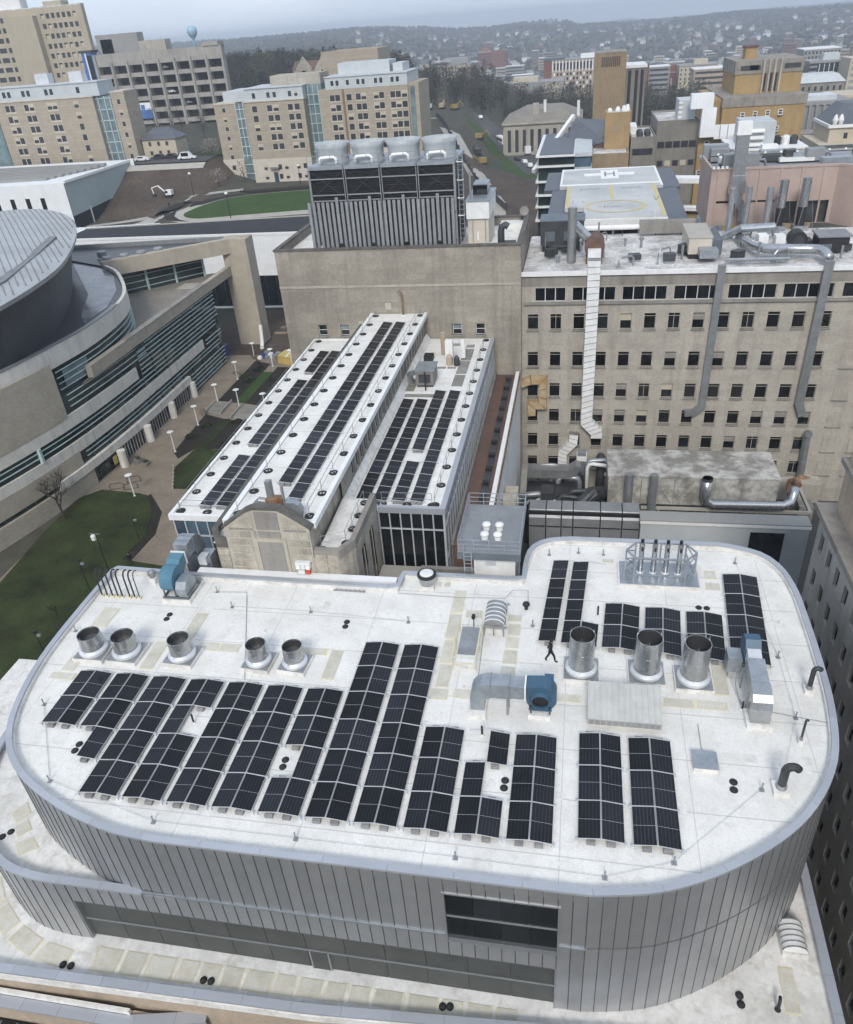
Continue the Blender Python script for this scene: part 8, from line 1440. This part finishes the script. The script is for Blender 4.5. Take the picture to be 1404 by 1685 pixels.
t = thing('arched_hall', 'grey hall with arched windows and pale metal roof', 'building', (103, 425, 0)); MB().box(94, 113, 420, 440, -6, 17).build('wall', 'stone_grey', t); MB().add([(93.5, 419.5, 17), (113.5, 419.5, 17), (113.5, 440, 17), (93.5, 440, 17), (96, 424, 20), (111, 424, 20), (111, 436, 20), (96, 436, 20)], [(0, 1, 5, 4), (1, 2, 6, 5), (2, 3, 7, 6), (3, 0, 4, 7), (4, 5, 6, 7)]).build('roof', 'dorm_grey', t); put_windows(t, FS(0, 420), rng(96, 2.6, 7), [14.6, 11, 7.6], 1.4, 2.2, 'stone_joint')
t = thing('glass_tower_block', 'dark glass office block with white side stripes', 'building', (126, 505, 0)); MB().box(116, 136, 500, 520, -10, 19.4).build('wall', 'far_glass', t); MB().box(115.6, 136.4, 499.6, 520, 19.4, 20.4).build('cap', 'grey_far', t); MB().box(123, 131, 505, 512, 20.4, 23.5).build('penthouse', 'dorm_grey', t)
for z in rng(3, 2.4, 7): MB().box(115.8, 119.5, 499.7, 500, z, z + .9).build('band', 'grey_far', t); MB().box(132.5, 136.2, 499.7, 500, z, z + .9).build('band', 'grey_far', t)
for i in range(5): MB().box(120.5 + i * 2.4, 120.8 + i * 2.4, 499.7, 500, -5, 19).build('mullion', 'white_metal', t)
t = thing('cream_tower', 'cream banded tower cut by the right edge', 'tower', (140, 485, 0)); MB().box(129.5, 150, 478, 496, -8, 22).build('wall', 'cream', t)
for z in rng(0, 2.8, 8): MB().box(130.5, 149, 477.85, 478, z, z + 1.2).build('window_band', 'grey_far', t)
t = thing('villa_roof_building', 'cream hall with columns at the right edge behind the mansard', 'building', (100, 340, 0)); MB().box(88, 110, 335, 352, -2, 18.5).build('wall', 'cream', t); MB().box(87.5, 110.5, 334.5, 352, 18.5, 19.6).build('cornice', 'cream', t); put_windows(t, FS(0, 335), rng(90, 3, 7), [15, 10.5], 1.3, 2.4, 'stone_joint')
# ---------------------------------------------------------------- far city
def farb(name, label, x0, x1, y0, d, z1, wall, cols=0, rws=0, w=1.6, h=1.6, group=None, top=None, fr='far_glass'):
    t = thing(name, label, 'building', ((x0 + x1) / 2, y0 + d / 2, 0), 0, group); zb = T((x0 + x1) / 2, y0 + d / 2) - 6
    MB().box(x0, x1, y0, y0 + d, zb, z1).build('wall', wall, t); MB().box(x0 - .4, x1 + .4, y0 - .4, y0 + d + .4, z1, z1 + .7).build('roof', top or 'grey_far', t)
    if cols:
        pane = finst('window', MB().box(-w / 2, w / 2, -.15, .1, -h / 2, h / 2), fr)
        for i in range(cols):
            for j in range(rws): inst('window', pane, t, (x0 + (i + .5) * (x1 - x0) / cols - t.location.x, y0 - t.location.y, z1 - 2.2 - j * (h + 1.5)))
    return t
t = farb('far_hospital', 'wide cream hospital block rising from the wood', -157, -110, 900, 40, 13, 'cream', 14, 5, 1.5, 1.8); MB().box(-145, -120, 910, 930, 13, 19).build('penthouse', 'grey_far', t); MB().box(-128, -112, 896, 900, -14, 12).build('bay', 'cream', t)
t = farb('far_brick_block', 'dark red brick block in the hazy distance', -158, -117, 1300, 40, 9, 'red_brick', 12, 5, 2, 2); MB().add([(-155, 1310, 9), (-140, 1310, 9), (-140, 1330, 9), (-155, 1330, 9), (-147, 1320, 18)], [(0, 1, 4), (1, 2, 4), (2, 3, 4), (3, 0, 4)]).build('roof_peak', 'red_brick', t); MB().box(-137, -117, 1298, 1300, -12, 11).build('bay', 'red_brick', t)
t = farb('long_stepped_hall', 'long pale hall with curved centre and columns beyond the wood', -68, -18, 700, 30, 5.5, 'cream', 0); 
for i in range(9): MB().cyl(-46.5 + i * 1.6, 699, -6, 5, .5, 8).build('column', 'cream', t)
for z in (-3, .5, 3.6): MB().box(-67, -48, 699.8, 700, z, z + 1).build('window_band', 'grey_far', t); MB().box(-31, -18.4, 699.8, 700, z, z + 1).build('window_band', 'grey_far', t)
MB().box(-58, -38, 708, 724, 6, 9.5).build('penthouse', 'cream', t); MB().prism([(-47, 700), (-42, 696.5), (-37, 696.5), (-32, 700)], -10, 5.2).build('bow_front', 'grey_far', t)
t = farb('checkered_apartments', 'tall apartment block with white framed top floors and brick bands', -31, 8, 800, 30, 15, 'stone_warm', 0, 0)
for i in range(13): MB().box(-30.5 + i * 2.9, -29.6 + i * 2.9, 799.6, 800, 6.4, 15.4).build('white_pier', 'white_paint', t)
for i in range(12): MB().box(-29.4 + i * 2.9, -27.9 + i * 2.9, 799.75, 800, 8, 13.4).build('tall_window', 'black_glass', t)
for i in range(12):
    for j in range(4): MB().box(-29.4 + i * 2.9, -27.9 + i * 2.9, 799.8, 800, 3.4 - j * 3.6, 5.6 - j * 3.6).build('window', 'black_glass' if (i + j) % 3 else 'white_paint', t)
MB().box(-38, -31, 802, 830, -12, 15.5).build('brick_wing', 'red_brick', t); MB().box(-38.5, -20, 801, 831, 15.5, 17.4).build('dark_roof', 'slate', t); MB().box(-6, 9, 806, 830, 15.6, 18.5).build('rear_wing', 'white_metal', t)
t = farb('beige_block', 'beige block with small scattered windows', 69, 97, 700, 24, 10, 'cream', 9, 4, 1.1, 1.5); MB().box(80, 90, 705, 715, 10.5, 14).build('penthouse', 'cream', t); MB().box(91, 98, 698, 722, -14, 9).build('side_wing', 'cream', t)
t = farb('brown_frame_building', 'low brown building with white column frame', 45, 70, 720, 24, 5, 'red_brick', 0); 
for i in range(8): MB().box(47 + i * 2.6, 47.5 + i * 2.6, 719.4, 720, -8, 1.5).build('column', 'white_metal', t)
MB().box(60, 70, 725, 740, 5, 10).build('upper_block', 'red_brick', t)
farb('long_grey_block', 'long grey block with flat white roof near the right edge', 179, 208, 800, 30, 10, 'grey_far', 10, 3, 1.6, 2, top='white_metal')
t = farb('round_stadium', 'broad grey low hall behind the yellow brick building', 100, 150, 620, 40, 9, 'grey_far', 12, 2, 2, 1.6)
CGp = 'mid-size blocks of the hazy city'
r2 = random.Random(5); cmat = ['cream', 'grey_far', 'red_brick', 'stone_warm', 'grey_conc', 'limestone', 'white_metal', 'tower_tan']
spots = []
while len(spots) < 130:
    y = 640 + 1100 * r2.random() ** 1.3; q = r2.uniform(-.17, .37); x = q * y
    if y < 900 and q < .02: continue
    if any(abs(x - a) < 22 and abs(y - b) < 28 for a, b in spots): continue
    spots.append((x, y)); w = r2.uniform(8, 26); h = r2.uniform(6, 15) if r2.random() < .8 else r2.uniform(15, 24); mt = r2.choice(cmat); zb = T(x, y)
    t = thing('city_block', 'x', 'building', (x, y, zb), r2.choice([0, 0, .08, -.12]), CGp); d = r2.uniform(10, 22)
    MB().box(-w / 2, w / 2, 0, d, -5, h).build('wall', mt, t, w=False); MB().box(-w / 2 - .3, w / 2 + .3, -.3, d + .3, h, h + .5).build('roof', r2.choice(['grey_far', 'dirty_roof', 'slate', 'white_metal']), t, w=False)
    for j in range(int(h / 3.4)): MB().box(-w / 2 + 1, w / 2 - 1, -.12, 0, h - 2.6 - j * 3.4, h - 1.2 - j * 3.4).build('window_band', 'far_glass', t, w=False)
def ordn(n): return '%d%s' % (n, 'th' if 10 < n % 100 < 14 else {1: 'st', 2: 'nd', 3: 'rd'}.get(n % 10, 'th'))
cn_ = {'cream': 'cream', 'grey_far': 'grey', 'red_brick': 'red brick', 'stone_warm': 'tan stone', 'grey_conc': 'drab concrete', 'limestone': 'pale stone', 'white_metal': 'white', 'tower_tan': 'brown brick'}
CBK = sorted([o for o in bpy.data.objects if o.get('group') == CGp], key=lambda o: o.location.x / o.location.y)
for i, o in enumerate(CBK):
    wl = [c for c in o.children if c.name.startswith('wall')][0]; hh = wl.dimensions.z; o['label'] = '%s %s block, %s from the left among the hazy city blocks' % ('low' if hh < 13 else 'tall' if hh > 20 else 'mid-height', cn_[wl.data.materials[0].name], ordn(i + 1))
# houses on the far slopes
HM = []
for i, (wm, rm) in enumerate([('white_paint', 'slate'), ('cream', 'slate'), ('red_brick', 'grey_far'), ('grey_far', 'red_roof'), ('white_metal', 'grey_far'), ('stone_warm', 'slate')]):
    m = MB(); m.box(-4, 4, -4.5, 4.5, -4, 5.5).mi(1).extr([(-4.6, 5.3), (4.6, 5.3), (0, 8.6)], 'y', -5, 5).mi(2).box(-2.6, -1.4, -4.56, -4.5, 3, 4.6).box(1.2, 2.4, -4.56, -4.5, 3, 4.6).box(-2.6, -1.4, -4.56, -4.5, 0, 1.6).box(1.2, 2.4, -4.56, -4.5, 0, 1.6).mi(0).box(1.5, 2.4, 1, 2, 6.5, 9.6); HM.append(finst('hillside_house', m, [wm, rm, 'far_glass']))
for i in range(300):
    u = r2.random(); y = 1000 + 1750 * u; q = r2.uniform(-.26, .36) if y > 1300 else r2.uniform(-.2, .36)
    x = q * y; o = bpy.data.objects.new('hillside_house', HM[r2.choice([0, 0, 1, 2, 3, 4, 5, 1])]); COL.objects.link(o); o.location = (x, y, T(x, y) + .5); o.rotation_euler = (0, 0, r2.uniform(-.8, .8) + r2.choice([0, 1.57])); s = r2.uniform(.85, 1.5); o.scale = (s, s, s)
    tag(o, 'small gabled house on the hazy wooded hillside', 'house', 'houses on the far hills')
t = thing('ridge_tank', 'small legged water tank on the far ridge', 'water tower', (-118, 2800, 10)); zt0 = T(-118, 2800); MB().lathe([(9, 22), (11, 24), (11, 31), (0, 34)], -118, 2800, 12, (True, False)).build('tank', 'grey_far', t)
for a in range(4): MB().beam((-118 + 8 * math.cos(a * 1.57), 2800 + 8 * math.sin(a * 1.57), zt0 - 2), (-118 + 8 * math.cos(a * 1.57), 2800 + 8 * math.sin(a * 1.57), 22.5), 1.6).build('leg', 'grey_far', t)
# ---------------------------------------------------------------- woods
def crown(m, x, y, z, h, r, n, rg, mi=0, size=.9):
    m.mi(mi)
    for k in range(n):
        a = rg.uniform(0, 6.283); v = rg.random(); rr = r * math.sqrt(rg.random()) * (1 - .55 * abs(v - .4)); p = Vector((x + rr * math.cos(a), y + rr * math.sin(a), z + h * (.28 + .72 * v)))
        if mi < 2 or mi == 5:
            d_ = Vector((math.cos(a) * .6 + rg.uniform(-.5, .5), math.sin(a) * .6 + rg.uniform(-.5, .5), rg.uniform(.3, 1.2))).normalized() * size * rg.uniform(1.0, 2.0); w_ = Vector((-d_.y, d_.x, rg.uniform(-.3, .3))).normalized() * size * rg.uniform(.12, .28)
            m.add([(p - w_)[:], (p + w_)[:], (p + d_)[:]], [(0, 1, 2)]); continue
        u = Vector((rg.uniform(-1, 1), rg.uniform(-1, 1), rg.uniform(-.7, .7))) * size * rg.uniform(.5, 1.1); w = Vector((rg.uniform(-1, 1), rg.uniform(-1, 1), rg.uniform(-1, 1))) * size * rg.uniform(.3, .8)
        m.add([(p - u)[:], (p + w)[:], (p + u)[:], (p - w)[:]], [(0, 1, 2, 3)])
rw = random.Random(11); leafs = ['leaf0', 'leaf1', 'leaf2', 'leaf3', 'leaf4', 'bark', 'leaf5']
def kind(rg): return rg.choices([0, 1, 2, 3, 4, 6], [32, 28, 18, 8, 8, 4])[0]
def blocked(x, y):
    q = x / y
    return (-86 < x < 20 and 360 < y < 408 and x > -58) or (-75 < x < -20 and y < 440) or (-20 < x < 30 and y < 330) or (-70 < x < -16 and 690 < y < 735) or (-46 < x < 12 and 796 < y < 835)
m = MB(); cnt = 0
while cnt < 1150:
    y = rw.uniform(395, 700); x = rw.uniform(-.46, .14) * y
    if x / y < -.33 and y < 440: continue
    if x / y < -.2 and y < 410: continue
    if blocked(x, y) or (x > 40 and y > 560) or (x > 70) or (x / y > -.2 and y > 560 and rw.random() < .9): continue
    z = T(x, y); h = rw.uniform(7, 12.5); mi = kind(rw); con = mi == 4
    crown(m, x, y, z, h * (1.15 if con else 1), (1.9 if con else rw.uniform(2.6, 4.4)), 130 if mi < 2 else 80, rw, mi, .75 if y < 600 else .9); m.mi(5).tube([(x, y, z - 1), (x, y, z + h * .7)], [.22, .1], 3, cap=False); cnt += 1
stuff(m.build('wood', leafs, fix=False))
TG = 'single trees at the near edge of the wood'
def tree(x, y, h, r, mt, label, n=260, size=.55):
    z = T(x, y); t = thing('woodland_tree', label, 'tree', (x, y, z), 0, TG); m = MB(); rg = random.Random(int(x * 7 + y * 13)); crown(m, 0, 0, 0, h, r, n, rg, 0, size); stuff(m.build('crown', mt, t, w=False, fix=False)); MB().tube([(0, 0, -.5), (.1, 0, h * .4), (0, .1, h * .85)], [h * .02, h * .014, .03], 6).build('trunk', 'bark', t, w=False)
    lm = MB()
    for k in range(5): a = k * 1.3; lm.tube([(0, 0, h * (.25 + .1 * k)), (r * .6 * math.cos(a), r * .6 * math.sin(a), h * (.45 + .1 * k))], [.1, .03], 4, cap=False)
    lm.build('limbs', 'bark', t, w=False)
tree(-38, 452, 13, 5, 'leaf3', 'pale green rounded tree behind the long stone hall'); tree(-29, 446, 11, 4.5, 'leaf3', 'second pale green tree behind the long stone hall'); tree(-54, 455, 12, 3.4, 'leaf5', 'light green slim tree near the bend of the street')
tree(-112, 262 - 40 + 22, 5, 3.0, 'blossom', 'pale blossoming tree by the residence corner', 300, .4); tree(-119, 258, 5.5, 3.6, 'blossom', 'large pale blossoming bush beside the dirt slope', 380, .4)
tree(-106.5, 251, 7, 2.4, 'bark', 'bare brown tree in front of the residence glass stair', 160, .4)
for i in range(14): x = -178 + i * 7.5 + rw.uniform(-2, 2); y = 300 + rw.uniform(0, 60); tree(x, y, rw.uniform(7, 11), rw.uniform(2.4, 3.4), rw.choice(['leaf0', 'leaf1', 'leaf2', 'leaf3']), 'budding tree before the garage, %s from the left' % ordn(i + 1), 150, .5)
for i in range(26): x = -30 + i * 4.2 + rw.uniform(-3, 3); y = 415 + rw.uniform(0, 40) + (60 if x < 8 else 0); tree(x, y, rw.uniform(9, 14), rw.uniform(3, 4.4), rw.choice(['leaf0', 'leaf1', 'leaf0', 'leaf2', 'leaf4']), 'grey-brown tree at the near edge of the wood, %s from the left' % ordn(i + 1), 150, .75)
# wooded far slopes: low clumps
m = MB(); ico = [(math.cos(a) * c, math.sin(a) * c, s) for s, c in ((-.3, .9), (.35, .85)) for a in [i * 6.283 / 6 + (s > 0) * .5 for i in range(6)]] + [(0, 0, .95)]
icf = [(i, (i + 1) % 6, 6 + i) for i in range(6)] + [((i + 1) % 6, 6 + (i + 1) % 6, 6 + i) for i in range(6)] + [(6 + i, 6 + (i + 1) % 6, 12) for i in range(6)]
hp = [(o.location.x, o.location.y) for o in bpy.data.objects if o.name.startswith('hillside_house')]
for k in range(13000):
    u = rw.random(); y = 860 + 2500 * u ** .85; x = rw.uniform(-.80, .46) * y
    if x / y > -.3 and y < 2400 and rw.random() < (.62 if y < 1500 else .3): continue
    z = T(x, y); s = rw.uniform(2.8, 5.2) * (1 + y / 7000); m.mi(rw.choices([0, 1, 2, 3, 4], [38, 26, 18, 6, 12])[0]); j = lambda: rw.uniform(.72, 1.28)
    m.add([(x + a * s * j(), y + b * s * j(), z + 2.5 + c * s * j()) for a, b, c in ico], icf)
stuff(m.build('far_wood', leafs, fix=False))
# left: street trees beyond the garage and on the hill
m = MB()
for k in range(420):
    y = rw.uniform(440, 700); x = rw.uniform(-.62, -.30) * y; z = T(x, y); crown(m, x, y, z, rw.uniform(8, 13), rw.uniform(2.5, 4), 100, rw, kind(rw), .85); m.mi(5).tube([(x, y, z - 1), (x, y, z + 8)], [.22, .1], 3, cap=False)
stuff(m.build('hill_wood', leafs, fix=False))
# ---------------------------------------------------------------- haze
hm = bpy.data.materials.new('haze'); hm.use_nodes = True; hn = hm.node_tree; hn.nodes.clear(); pv = hn.nodes.new('ShaderNodeVolumePrincipled'); pv.inputs['Color'].default_value = (0.80, 0.88, 1.0, 1); pv.inputs['Density'].default_value = HAZE; pv.inputs['Anisotropy'].default_value = 0.1
ho = hn.nodes.new('ShaderNodeOutputMaterial'); hn.links.new(pv.outputs[0], ho.inputs['Volume']); MATS['haze'] = hm
stuff(MB().box(-4100, 4100, -310, 6600, -75, 84).build('haze', 'haze'))
